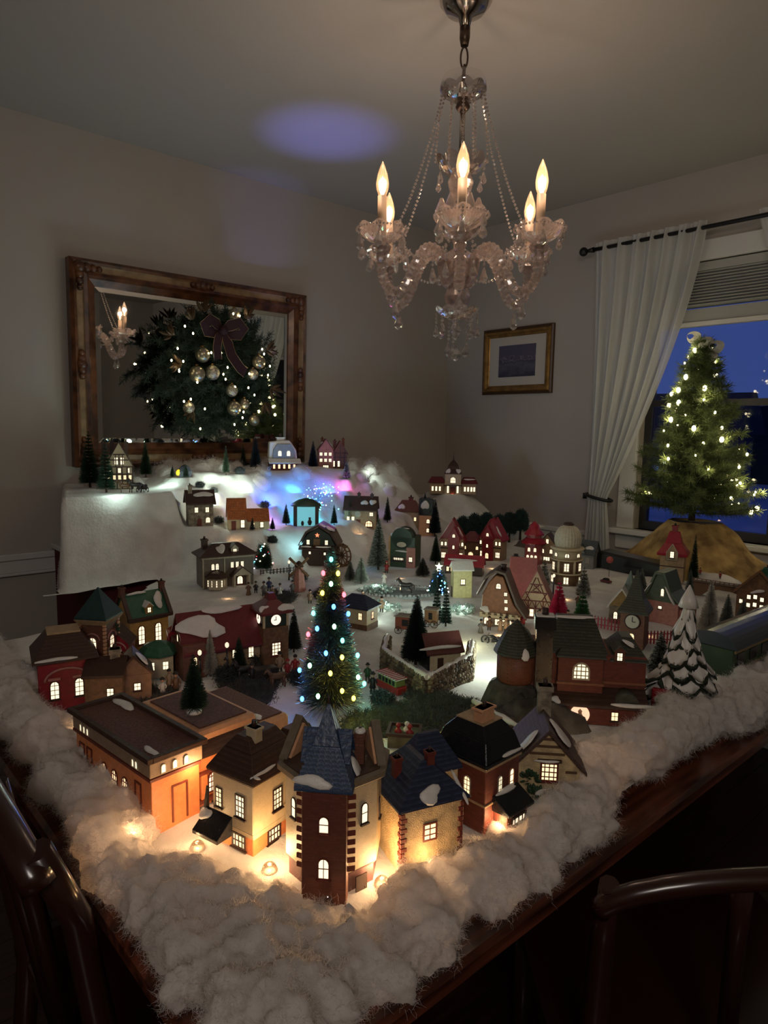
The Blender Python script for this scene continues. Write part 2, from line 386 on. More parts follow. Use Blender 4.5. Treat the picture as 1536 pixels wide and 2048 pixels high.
# ================================================================== picture on the window wall
goldm = mat('aged_gold_frame', (0.30, 0.165, 0.05), 0.35, var=0.3, scale=30, metal=0.6)
gdark = mat('dark_frame_edge', (0.06, 0.028, 0.012), 0.4)
def frame_ring(mb, x0, x1, z0, z1, prof):
    # prof: list of (inset, depth) ; ring in the xz plane, depth towards -y
    vs = []; 
    for ins, dp in prof:
        vs += [(x0+ins, -dp, z0+ins), (x1-ins, -dp, z0+ins), (x1-ins, -dp, z1-ins), (x0+ins, -dp, z1-ins)]
    fs = []
    for j in range(len(prof)-1):
        for i in range(4):
            k = (i+1) % 4; fs.append((j*4+i, j*4+k, (j+1)*4+k, (j+1)*4+i))
    mb.add(vs, fs)
    return mb
pic = thing('framed_picture', 'small gold framed dark landscape print on the wall', 'picture', (-2.35, WY, 1.695), 0)
frame_ring(MB(), -0.233, 0.233, -0.178, 0.178, [(0, 0), (0, 0.014), (0.008, 0.020), (0.013, 0.018)]).build('outer_frame', gdark, pic)
frame_ring(MB(), -0.22, 0.22, -0.165, 0.165, [(0, 0.018), (0.006, 0.027), (0.016, 0.026), (0.024, 0.015), (0.030, 0.013), (0.034, 0.010)]).build('frame', goldm, pic)
MB().box(-0.188, 0.188, -0.008, -0.002, -0.133, 0.133).build('mat_board', mat('ivory_mat', (0.50, 0.46, 0.40), 0.8), pic)
pm = bpy.data.materials.new('landscape_print'); pm.use_nodes = True
n = pm.node_tree.nodes; l = pm.node_tree.links; b = n['Principled BSDF']; b.inputs['Roughness'].default_value = 0.5
tcn = n.new('ShaderNodeTexCoord'); sx = n.new('ShaderNodeSeparateXYZ'); l.new(tcn.outputs['Generated'], sx.inputs[0])
nz = n.new('ShaderNodeTexNoise'); nz.inputs['Scale'].default_value = 5; nz.inputs['Detail'].default_value = 6; l.new(tcn.outputs['Generated'], nz.inputs[0])
ad = n.new('ShaderNodeMath'); ad.operation = 'MULTIPLY_ADD'; ad.inputs[1].default_value = 0.8; l.new(nz.outputs[0], ad.inputs[0]); l.new(sx.outputs[2], ad.inputs[2])
cr_ = n.new('ShaderNodeValToRGB'); e = cr_.color_ramp.elements
e[0].position = 0.45; e[0].color = (0.035, 0.035, 0.06, 1); e[1].position = 1.2; e[1].color = (0.26, 0.20, 0.25, 1)
for p_, c_ in ((0.75, (0.10, 0.09, 0.13, 1)), (0.95, (0.045, 0.045, 0.075, 1)), (1.08, (0.08, 0.07, 0.11, 1))):
    q = e.new(p_); q.color = c_
l.new(ad.outputs[0], cr_.inputs[0]); l.new(cr_.outputs[0], b.inputs['Base Color'])
MB().box(-0.123, 0.123, -0.0095, -0.0075, -0.085, 0.085).build('print', pm, pic)

# ================================================================== mirror on the left wall
mirw = mat('mirror_frame_wood', (0.135, 0.050, 0.020), 0.35, var=0.4, scale=20, col2=(0.06, 0.02, 0.01), coat=0.2)
mirb = mat('mirror_frame_band', (0.25, 0.155, 0.075), 0.4, var=0.3, scale=25)
mir = thing('wall_mirror', 'large wall mirror in carved brown and gilt wooden frame', 'mirror', (WX+0.035, 1.444, 1.548), R(90)-R(1.1))
mir.rotation_euler = (R(1.0), 0, R(90)-R(0.65))
hw, hh = 0.546, 0.402
frame_ring(MB(), -hw, hw, -hh, hh, [(0, -0.02), (0, 0.022), (0.012, 0.034), (0.022, 0.030)]).build('outer_moulding', mirw, mir)
frame_ring(MB(), -hw+0.022, hw-0.022, -hh+0.022, hh-0.022, [(0, 0.030), (0.006, 0.024), (0.024, 0.024), (0.03, 0.028)]).build('gilt_band', mirb, mir)
frame_ring(MB(), -hw+0.05, hw-0.05, -hh+0.05, hh-0.05, [(0, 0.030), (0.012, 0.036), (0.022, 0.022), (0.045, 0.010), (0.05, 0.0)]).build('inner_moulding', mirw, mir)
for sx_, sz_ in ((-1, -1), (1, -1), (1, 1), (-1, 1)):
    q = MB(); cx, cz = sx_*(hw-0.035), sz_*(hh-0.035)
    q.sph((cx, -0.026, cz), 0.024, 10, 8, 1.0)
    for k in range(3):
        q.sph((cx-sx_*(0.028+0.024*k), -0.028, cz), 0.018-0.003*k, 8, 6, 1.0); q.sph((cx, -0.028, cz-sz_*(0.028+0.024*k)), 0.018-0.003*k, 8, 6, 1.0)
    q.build('corner_carving', mirw, mir)
for (cx, cz, ax) in ((0, hh-0.035, 0), (0, -hh+0.035, 0), (-hw+0.035, 0, 1), (hw-0.035, 0, 1)):
    q = MB()
    for k in (-2, -1, 0, 1, 2):
        rr = 0.022-0.004*abs(k); dx_, dz_ = (0.022*k, 0) if ax == 0 else (0, 0.022*k)
        q.sph((cx+dx_, -0.026, cz+dz_), rr, 8, 6)
    q.build('side_carving', mirw, mir)
mm = bpy.data.materials.new('mirror_glass'); mm.use_nodes = True
b = mm.node_tree.nodes['Principled BSDF']; b.inputs['Metallic'].default_value = 1; b.inputs['Roughness'].default_value = 0.015; b.inputs['Base Color'].default_value = (0.80, 0.82, 0.80, 1)
MB().box(-hw+0.095, hw-0.095, -0.004, 0.0, -hh+0.095, hh-0.095).build('mirror_glass', mm, mir)
q = MB()
a0, a1, c0, c1_ = -hw+0.095, hw-0.095, -hh+0.095, hh-0.095; bv = 0.02
frame_ring(q, a0, a1, c0, c1_, [(0, 0.0041), (bv, 0.0062), (bv+0.0005, 0.0041)]).build('bevel_edge', mm, mir)
MB().box(-hw+0.03, hw-0.03, 0.0, 0.018, -hh+0.03, hh-0.03).build('backing', gdark, mir)

# ================================================================== dining table
tx0, tx1, ty0, ty1, TZ = -1.87, -0.43, 0.25, 2.46, 0.76
tb = thing('dining_table', 'large red mahogany dining table under the snow village', 'table', (-1.31, 1.44, 0))
cx, cy = -1.31, 1.44
MB().box(tx0-cx+0.14, tx1-cx-0.14, ty0-cy, ty1-cy, TZ-0.028, TZ).build('tabletop', woodx, tb, bevel=0.006)
MB().box(tx1-cx-0.139, tx1-cx, ty0-cy+0.0, ty1-cy, TZ-0.028, TZ).build('edge_board', woodx, tb, bevel=0.006)
MB().box(tx0-cx, tx0-cx+0.139, ty0-cy+0.0, ty1-cy, TZ-0.028, TZ).build('edge_board', woodx, tb, bevel=0.006)
MB().box(tx0-cx+0.10, tx1-cx-0.10, ty0-cy+0.10, ty0-cy+0.125, TZ-0.12, TZ-0.028).box(tx1-cx-0.125, tx1-cx-0.10, ty0-cy+0.125, ty1-cy-0.1, TZ-0.12, TZ-0.028).box(tx0-cx+0.10, tx0-cx+0.125, ty0-cy+0.125, ty1-cy-0.1, TZ-0.12, TZ-0.028).build('apron', woodm, tb)
for lx in (tx0-cx+0.15, tx1-cx-0.15):
    for ly in (ty0-cy+0.15, ty1-cy-0.15):
        MB().rings([(0.035,0),(0.04,0.05),(0.024,0.1),(0.032,0.3),(0.04,0.45),(0.03,0.55),(0.045,0.6),(0.045,TZ-0.028)], 14, (lx, ly, 0)).build('leg', darkw, tb)
# village stand: lower cabinet along the left wall with red cloth
sb = thing('side_cabinet', 'low cabinet under a red cloth against the mirror wall', 'cabinet', (-2.6, 1.5, 0))
MB().box(-0.235, 0.27, -0.69, 1.35, 0.0, 0.83).build('body', mat('dark_red_cloth', (0.09, 0.008, 0.012), 0.8), sb)
MB().box(-0.25, 0.275, -0.70, 1.36, 0.831, 0.85).build('cabinet_top', trimm, sb, bevel=0.003)
MB().box(0.271, 0.71, -0.45, 1.13, 0.0, 0.765).build('front_box', MATS['dark_red_cloth'], sb)

# ================================================================== chairs
def chair(label, loc, rz, seat=0.46, top=0.885, th=0.018):
    c = thing('dining_chair', label, 'chair', loc, rz)
    MB().box(-0.24, 0.24, -0.23, 0.23, seat-0.05, seat).build('seat', darkw, c, bevel=0.012)
    for sx_ in (-1, 1):
        MB().tube([(sx_*0.20, -0.20, 0), (sx_*0.20, -0.20, seat-0.05)], [0.014, 0.022], 8).build('leg', darkw, c)
        MB().tube([(sx_*0.20, 0.27, 0), (sx_*0.205, 0.22, seat), (sx_*0.215, 0.27, top-0.10), (sx_*0.225, 0.31, top)], [0.015, 0.020, 0.016, th*.9], 8).build('leg', darkw, c)
    pts = [(0.235*math.sin(t), 0.31+0.02*math.cos(t), top-0.02+0.045*math.cos(t*1.2)) for t in [(-1+i/8)*PI/2 for i in range(17)]]
    MB().tube(pts, th, 10).build('top_rail', darkw, c)
    MB().tube([(-0.03, 0.23, seat), (-0.05, 0.27, 0.7), (-0.07, 0.31, top+0.01)], [0.012]*3, 6).tube([(0.03, 0.23, seat), (0.05, 0.27, 0.7), (0.07, 0.31, top+0.01)], [0.012]*3, 6).build('back_splat', darkw, c)
    return c
chair('dark wooden dining chair tucked at the table left of the photo', (-0.945, 0.485, 0), R(180))
chair('dark wooden dining chair beyond the table edge at lower right', (-0.449, 1.066, 0), R(-131.9), 0.46, 0.80, 0.013)

# ================================================================== SNOW: batting sheet over table and cabinet, loose cotton along the edges
def sstep(a, b, x):
    t = min(1, max(0, (x-a)/(b-a))); return t*t*(3-2*t)
PADS = [(-2.028, 1.113, 0.792, 0.052), (-2.03, 1.517, 0.811, 0.052), (-2.537, 0.961, 1.082, 0.052), (-2.541, 1.681, 1.13, 0.052), (-2.543, 1.927, 1.13, 0.052), (-2.322, 2.547, 1.0, 0.052), (-2.29, 1.155, 0.958, 0.052), (-2.206, 1.3, 0.943, 0.052), (-2.085, 2.125, 0.858, 0.052), (-2.18, 1.549, 0.934, 0.052), (-2.36, 0.95, 1.082, 0.052), (-2.38, 0.919, 1.082, 0.052), (-2.633, 0.886, 1.082, 0.02), (-2.72, 1.137, 1.105, 0.02), (-2.453, 1.353, 1.124, 0.02), (-2.595, 1.575, 1.13, 0.02), (-2.541, 1.843, 1.13, 0.02), (-2.777, 1.621, 1.13, 0.02), (-2.397, 1.924, 1.091, 0.02), (-2.531, 1.164, 1.116, 0.02), (-2.457, 1.184, 1.12, 0.02), (-2.154, 1.955, 0.919, 0.02), (-2.203, 1.471, 0.942, 0.02), (-2.171, 1.68, 0.929, 0.02), (-2.15, 1.887, 0.914, 0.02), (-2.192, 1.78, 0.939, 0.02), (-2.177, 1.393, 0.933, 0.02), (-2.016, 2.286, 0.802, 0.02), (-2.011, 2.359, 0.795, 0.02), (-2.009, 2.441, 0.791, 0.02), (-1.914, 2.57, 0.815, 0.02), (-1.09, 2.694, 0.785, 0.02), (-1.01, 2.698, 0.785, 0.02), (-2.434, 1.099, 1.087, 0.02), (-2.363, 1.386, 1.06, 0.02), (-2.411, 1.282, 1.1, 0.02), (-2.393, 2.059, 1.086, 0.02), (-2.326, 1.235, 1.023, 0.02), (-2.236, 1.815, 0.953, 0.02), (-2.072, 1.445, 0.847, 0.02), (-2.312, 1.479, 1.009, 0.02), (-2.354, 1.616, 1.049, 0.02), (-2.35, 1.878, 1.047, 0.02), (-2.236, 1.408, 0.953, 0.02), (-2.345, 1.792, 1.041, 0.02), (-2.486, 1.17, 1.119, 0.02), (-2.279, 1.664, 0.98, 0.02), (-2.279, 1.664, 0.98, 0.02), (-2.14, 1.213, 0.908, 0.02), (-2.118, 1.773, 0.89, 0.02), (-1.983, 1.764, 0.788, 0.02), (-2.021, 1.241, 0.807, 0.02), (-1.994, 1.391, 0.792, 0.02), (-1.974, 1.33, 0.785, 0.02), (-2.046, 1.271, 0.826, 0.02), (-1.071, 2.769, 0.784, 0.02), (-2.392, 1.209, 1.085, 0.02), (-2.371, 1.256, 1.066, 0.02), (-2.305, 1.44, 1.002, 0.02), (-2.455, 1.417, 1.126, 0.02), (-2.125, 1.359, 0.895, 0.02), (-2.377, 2.024, 1.072, 0.02)]
def ground(x, y):
    g = ground0(x, y)
    for (px, py, pz, pr) in PADS:
        d = math.hypot(x-px, y-py)
        if d < pr*1.9: k = 1-sstep(pr, pr*1.9, d); g = g*(1-k)+pz*k
    return g
def G(x, y): return (x, y, ground(x, y)-0.001)
def ground0(x, y):
    g = 0.785
    k = sstep(1.06, 1.22, y)
    wide = 0.16*sstep(-1.96, -2.22, x)+0.185*sstep(-2.2, -2.48, x)
    yl = 0.665+0.31*max(0, -2.30-x)
    steep = 0.297*sstep(-2.27, -2.31, x)*sstep(yl, yl+0.02, y)
    r = steep*(1-k)+wide*k
    r *= 1-0.55*sstep(2.25, 2.45, y)
    hill = 0.235*math.exp(-(((x+2.40)/0.26)**2+((y-2.60)/0.22)**2)**1.3)
    hill2 = 0.10*math.exp(-(((x+2.05)/0.25)**2+((y-2.72)/0.16)**2))
    r = max(r, hill, hill2) if y > 2.2 else max(r, hill*0.9)
    n = noise.noise(Vector((x*5, y*5, 0)))*0.008+noise.noise(Vector((x*14, y*14, 3)))*0.005
    if r > 0.03: n += noise.noise(Vector((x*9, y*9, 7)))*0.020*min(1, r*5)*(k if y < 1.2 else 1)
    return g+r+n
snowm = mat('cotton_snow', (0.66, 0.635, 0.60), 0.95, var=0.10, scale=18, bump=0.6, bscale=120, spec=0.1)
def sheet():
    xs = np.arange(-2.85, -0.45, 0.0085); ys = np.arange(0.285, 2.80, 0.0085)
    V = []; idx = {}; F = []
    for j, y in enumerate(ys):
        for i, x in enumerate(xs):
            if (x < -1.84 and y < 0.60) or (-2.25 < x < -1.84 and y < 0.60+(-1.84-x)*0.9) or (x < -2.28 and y < 0.655+0.31*max(0, -2.30-x)): continue
            if (y-0.30)-(x+0.82)*0.60 < -0.015 or x > -0.475: continue
            if y > 2.52 and x > -1.9: continue
            idx[i, j] = len(V); V.append((x, y, ground(x, y)))
    for (i, j), a in idx.items():
        b = idx.get((i+1, j)); c = idx.get((i+1, j+1)); d = idx.get((i, j+1))
        if b is not None and c is not None and d is not None: F.append((a, b, c, d))
    o = simple_mesh('snow_sheet', V, F, snowm)
    return tag(o, 'white batting sheet of fake snow under the whole village, rising into hills', 'fake snow', None, 'stuff')
sheet()

cotm = bpy.data.materials.new('cotton_wool'); cotm.use_nodes = True
n = cotm.node_tree.nodes; l = cotm.node_tree.links; b = n['Principled BSDF']
b.inputs['Base Color'].default_value = (0.74, 0.685, 0.645, 1); b.inputs['Roughness'].default_value = 1.0; b.inputs['Specular IOR Level'].default_value = 0.0
tr = n.new('ShaderNodeBsdfTranslucent'); tr.inputs[0].default_value = (0.78, 0.71, 0.66, 1)
mx = n.new('ShaderNodeMixShader'); mx.inputs[0].default_value = 0.4; l.new(b.outputs[0], mx.inputs[1]); l.new(tr.outputs[0], mx.inputs[2]); l.new(mx.outputs[0], n['Material Output'].inputs[0])

_ico = bmesh.new(); bmesh.ops.create_icosphere(_ico, subdivisions=2, radius=1.0)
IV = np.array([v.co[:] for v in _ico.verts]); IF = np.array([[q.index for q in f.verts] for f in _ico.faces]); _ico.free()
def fluffy(name, label, puffs, voxel=0.006, strands=40000, length=0.022, rad=0.00035, disp=0.012, seed=1, lump=26, smooth=8):
    V = []; F = []; k = 0
    for (x, y, z, r) in puffs:
        V.append(IV*r*np.array([1, 1, 0.9])+np.array([x, y, z])); F.append(IF+k); k += len(IV)
    V = np.concatenate(V); F = np.concatenate(F)
    me = bpy.data.meshes.new(name); me.from_pydata(V.tolist(), [], F.tolist())
    o = bpy.data.objects.new(name, me); COL.objects.link(o)
    md = o.modifiers.new('r', 'REMESH'); md.mode = 'VOXEL'; md.voxel_size = voxel
    ms = o.modifiers.new('s', 'SMOOTH'); ms.factor = 0.5; ms.iterations = smooth
    ev = o.evaluated_get(bpy.context.evaluated_depsgraph_get()); m2 = bpy.data.meshes.new_from_object(ev)
    o.modifiers.clear(); o.data = m2; bpy.data.meshes.remove(me); m2.name = name
    nv = len(m2.vertices)
    co = np.empty(nv*3); m2.vertices.foreach_get('co', co); co = co.reshape(-1, 3)
    no = np.empty(nv*3); m2.vertices.foreach_get('normal', no); no = no.reshape(-1, 3)
    d = np.empty(nv)
    for i in range(nv):
        p = co[i]
        d[i] = noise.noise(Vector((p[0]*lump, p[1]*lump, p[2]*lump*0.6)))*1.0+noise.noise(Vector(p*lump*2.3))*0.55+noise.noise(Vector(p*lump*5.5))*0.28
    co2 = co+no*(d*disp)[:, None]
    m2.vertices.foreach_set('co', co2.ravel()); m2.polygons.foreach_set('use_smooth', [True]*len(m2.polygons)); m2.update()
    m2.materials.clear(); m2.materials.append(cotm)
    tag(o, label, 'cotton', None, 'stuff')
    # loose fibres
    rg = np.random.default_rng(seed)
    pick = rg.integers(0, nv, strands)
    P = co2[pick]+rg.normal(0, voxel*0.6, (strands, 3)); N = no[pick]
    T = rg.normal(0, 1, (strands, 3)); T /= np.linalg.norm(T, axis=1)[:, None]
    D = N*0.75+T*0.9; D /= np.linalg.norm(D, axis=1)[:, None]
    L = length*rg.uniform(0.35, 1.0, strands)
    K = 5; pts = np.empty((strands, K, 3)); cur = P-N*0.002; pts[:, 0] = cur
    for q in range(1, K):
        D = D+rg.normal(0, 0.42, (strands, 3)); D /= np.linalg.norm(D, axis=1)[:, None]
        cur = cur+D*(L/(K-1))[:, None]; pts[:, q] = cur
    h = hair('fibre', pts, rad, cotm, o)
    h['kind'] = 'stuff'
    return o
rr = random.Random(3)
pf = []
# south edge roll
x = -0.80
while x > -1.84:
    hgt = 0.775+0.035*sstep(-0.85, -1.25, x)
    for _ in range(2):
        pf.append((x+rr.uniform(-.02, .02), 0.298+rr.uniform(-0.020, 0.030), hgt+rr.uniform(0, 0.03), rr.uniform(0.022, 0.040)))
    x -= 0.024
# east edge roll
y = 0.50
while y < 2.42:
    hgt = 0.762+0.044*sstep(0.75, 1.0, y)-0.026*sstep(1.15, 1.35, y)
    for _ in range(2):
        pf.append((-0.493+rr.uniform(-0.035, 0.026), y+rr.uniform(-.02, .02), hgt+rr.uniform(0, 0.035), rr.uniform(0.024, 0.042)))
    y += 0.023
# filled corner
for i in range(330):
    x, y = rr.uniform(-0.86, -0.462), rr.uniform(0.282, 0.56)
    if (y-0.30)-(x+0.82)*0.60 > -0.005: continue
    near = (x+0.82)*0.60-(y-0.30)
    k_ = min(1, near/0.10)
    pf.append((x, y, 0.760+0.012*k_+rr.uniform(-0.004, 0.010), rr.uniform(0.016, 0.022)+0.016*k_))
for i in range(46):
    x = rr.uniform(-0.86, -0.60); near = rr.uniform(0.022, 0.06); y = 0.30+(x+0.82)*0.60-near
    if y > 0.275: pf.append((x, y, 0.778+rr.uniform(0, .008), rr.uniform(.022, .030)))
fluffy('cotton_batting', 'loose fluffy white cotton heaped along the front edges of the table', pf, 0.0055, 300000, 0.013, 0.00013, 0.0125, 5, 42, 12)
# ridge of loose cotton on the hills behind
pb = []
for i in range(120):
    y = rr.uniform(0.72, 2.36); x = rr.uniform(-2.82, -2.44)
    if y < 1.1: x = rr.uniform(-2.82, -2.60)
    if y < 0.75+0.31*(-2.30-x): continue
    if any(math.hypot(x-p[0], y-p[1]) < 0.085 for p in PADS): continue
    pb.append((x, y, ground(x, y)-0.012+rr.uniform(-0.01, 0.012), rr.uniform(0.03, 0.055)))
for i in range(60):
    y = rr.uniform(1.15, 2.15); x = rr.uniform(-2.5, -2.3)
    if any(math.hypot(x-p[0], y-p[1]) < 0.085 for p in PADS): continue
    pb.append((x, y, ground(x, y)-0.016, rr.uniform(0.03, 0.05)))
for i in range(16):
    y = rr.uniform(2.0, 2.3); x = rr.uniform(-2.66, -2.4); pb.append((x, y, ground(x, y)-0.012, rr.uniform(0.03, 0.05)))
fluffy('cotton_ridge', 'cotton wool snow ridge below the mirror carrying small houses', pb, 0.009, 40000, 0.022, 0.0003, 0.012, 6, 18, 8)

# lamp bulbs lying in the cotton between the front houses: (x, y, z, power)
bulbg = crystal('bulb_glass', (1.0, 0.8, 0.55), 0.3, 0.25, 0.1)
filam = emit('bulb_filament', (1.0, 0.62, 0.28), 40)
def string_bulb(loc, power, label, r=0.010, col=(1.0, 0.60, 0.28)):
    t = thing('light_bulb', label, 'light bulb', loc)
    MB().sph((0, 0, 0), r, 12, 10, 1.2).build('globe', bulbg, t)
    MB().sph((0, 0, -0.002), r*0.28, 8, 6, 1.5).build('filament', filam, t)
    MB().cyl((0, 0, -r*2.0), r*0.55, r*0.55, r*1.0).build('socket', mat('bulb_socket', (0.4, 0.38, 0.35), 0.5), t)
    point('bulb_light', (loc[0], loc[1], loc[2]+0.022), power, col, r*1.1)

# ================================================================== CHANDELIER
CX, CY = -1.315, 1.439
chm = mat('chrome', (0.55, 0.50, 0.45), 0.12, metal=1)
brz = mat('bronze_chain', (0.09, 0.06, 0.045), 0.35, metal=0.8)
cry = crystal('lead_crystal', (1.0, 0.74, 0.62), 0.55, 0.17, 0.07)
cryd = crystal('crystal_drop', (1.0, 0.82, 0.74), 0.75, 0.13, 0.04)
sleeve = mat('candle_sleeve', (0.62, 0.42, 0.27), 0.5)
flame_glass = crystal('flame_bulb_glass', (1.0, 0.62, 0.30), 0.5, 0.10, 0.12)
ch = thing('chandelier', 'crystal chandelier with six candle bulbs hanging over the table', 'chandelier', (CX, CY, 0))
MB().rings([(0.012, -0.075), (0.018, -0.05), (0.05, -0.035), (0.068, -0.012), (0.07, 0.0)], 24, (0, 0, CZ)).build('canopy', chm, ch)
MB().rings([(0.010, 0.0), (0.014, 0.02), (0.014, 0.045)], 12, (0, 0, CZ-0.118)).build('canopy_loop', brz, ch)
z = CZ-0.135
for i in range(3):
    pts = []
    for a in range(17):
        t = 2*PI*a/16; pts.append((0.0095*math.cos(t), 0, 0.026*math.sin(t)))
    q = MB().tube(pts, 0.0026, 6); o = q.build('chain_link', brz, ch); o.location = (0, 0, z-0.012-0.043*i); o.rotation_euler = (R(4), 0, R(90*(i % 2)+30))
MB().cyl((0, 0, 1.98), 0.008, 0.008, 0.225).build('stem', chm, ch)
MB().rings([(0.012, 0), (0.02, 0.01), (0.012, 0.03)], 12, (0, 0, 2.16)).build('stem_collar', brz, ch)
def scallop(mb, c, r, h, n=8, flute=0.22, rows=5):
    # fluted open glass dish with a scalloped rim
    N = n*6; vs = []; fs = []
    for j in range(rows+1):
        t = j/rows
        for i in range(N):
            a = 2*PI*i/N; lob = abs(math.cos(a*n/2))
            rad = (0.16+0.84*(t**0.7))*r*(1-flute*0.25*(1-lob)*t); z_ = h*(t**1.6)*(0.78+0.30*lob*t)
            vs.append((c[0]+rad*math.cos(a), c[1]+rad*math.sin(a), c[2]+z_))
    for j in range(rows):
        for i in range(N): fs.append((j*N+i, j*N+(i+1) % N, (j+1)*N+(i+1) % N, (j+1)*N+i))
    mb.add(vs, fs, False); return mb
# crown
scallop(MB(), (0, 0, 2.185), 0.062, 0.035, 8).build('crown_dish', cry, ch)
MB().rings([(0.05, 0.0), (0.062, 0.012), (0.060, 0.03), (0.055, 0.045)], 24, (0, 0, 2.20), cap=False).build('crown_ring', crystal('thin_glass', (1, 0.9, 0.85), 0.25, 0.03, 0.05), ch)
# centre column of turned glass
def faceted(prof, c, n=12): return MB().rings(prof, n, c, False)
faceted([(0.012, 0), (0.020, 0.01), (0.030, 0.03), (0.036, 0.05), (0.026, 0.07), (0.012, 0.085)], (0, 0, 1.93)).build('column_ball', cry, ch)
scallop(MB(), (0, 0, 1.995), 0.072, 0.045, 10).build('upper_dish', cry, ch)
faceted([(0.014, 0), (0.030, 0.02), (0.036, 0.05), (0.022, 0.085), (0.015, 0.11)], (0, 0, 1.82)).build('column_vase', cry, ch)
scallop(MB(), (0, 0, 1.83), 0.060, 0.03, 10).build('middle_dish', cry, ch)
faceted([(0.018, 0), (0.040, 0.01), (0.055, 0.035), (0.060, 0.07), (0.045, 0.09), (0.02, 0.105)], (0, 0, 1.70)).build('hub_bowl', cry, ch)
faceted([(0.010, 0), (0.030, 0.012), (0.038, 0.035), (0.028, 0.06), (0.016, 0.075)], (0, 0, 1.645)).build('lower_ball', cry, ch)
scallop(MB(), (0, 0, 1.622), 0.062, 0.028, 10).build('bottom_dish', cry, ch)
# shared drop and bead meshes
def drop_mesh(mb, c, L, r, n=8):
    mb.rings([(0.0008, 0), (r*0.35, -L*0.12), (r*0.55, -L*0.35), (r, -L*0.68), (r*0.8, -L*0.86), (0.0006, -L)], n, c, False); return mb
dm = drop_mesh(MB(), (0, 0, 0), 0.040, 0.0105).build('crystal_drop', cryd, ch); dm.location = (0, 0, 1.61)
used = [False]
def drop(x, y, z, s=1.0, chain=0):
    if chain:
        q = MB()
        for k in range(chain): q.rings([(0.0006, -0.005), (0.0048, 0), (0.0006, 0.005)], 7, (0, 0, -0.011*k), False)
        b = q.build('bead_chain', cryd, ch); b.location = (x, y, z)
        z -= 0.011*chain-0.003
    if not used[0]: o = dm; used[0] = True
    else: o = dm.copy(); COL.objects.link(o)
    o.location = (x, y, z); o.scale = (s, s, s); o.rotation_euler = (rnd.uniform(-.1, .1), rnd.uniform(-.1, .1), rnd.uniform(0, 3))
for i in range(8):
    a = 2*PI*i/8; drop(0.056*math.cos(a), 0.056*math.sin(a), 1.635, 0.85, 3)
for i in range(3):
    a = 2*PI*i/3+0.5; drop(0.030*math.cos(a), 0.030*math.sin(a), 1.62, 1.0, 6)
q = MB().rings([(0.0008, -0.018), (0.010, -0.012), (0.017, 0), (0.010, 0.012), (0.0008, 0.018)], 10, (0, 0, 0), False); o = q.build('crystal_ball', cryd, ch); o.location = (0, 0, 1.525)
MB().tube([(0, 0, 1.54), (0, 0, 1.64)], 0.0012, 4).build('hanging_wire', chm, ch)
for i in range(6):
    a = 2*PI*i/6+0.3; drop(0.066*math.cos(a), 0.066*math.sin(a), 2.005, 0.8, 1)
ARM_R, ARM_A0 = 0.232, math.atan2(-CY, -CX)+0.02
def beads(pts, name='bead_string', rb=0.0042, step=0.0105):
    q = MB(); acc = 0; P_ = [Vector(p) for p in pts]
    for a, b in zip(P_[:-1], P_[1:]):
        L = (b-a).length; t = acc
        while t < L:
            c = a+(b-a)*(t/L); q.rings([(0.0005, -rb), (rb, 0), (0.0005, rb)], 6, c, False); t += step
        acc = t-L
    return q.build(name, cryd, ch)
def sag(a, b, s, n=10):
    a, b = Vector(a), Vector(b); return [a.lerp(b, i/n)-Vector((0, 0, s*4*(i/n)*(1-i/n))) for i in range(n+1)]
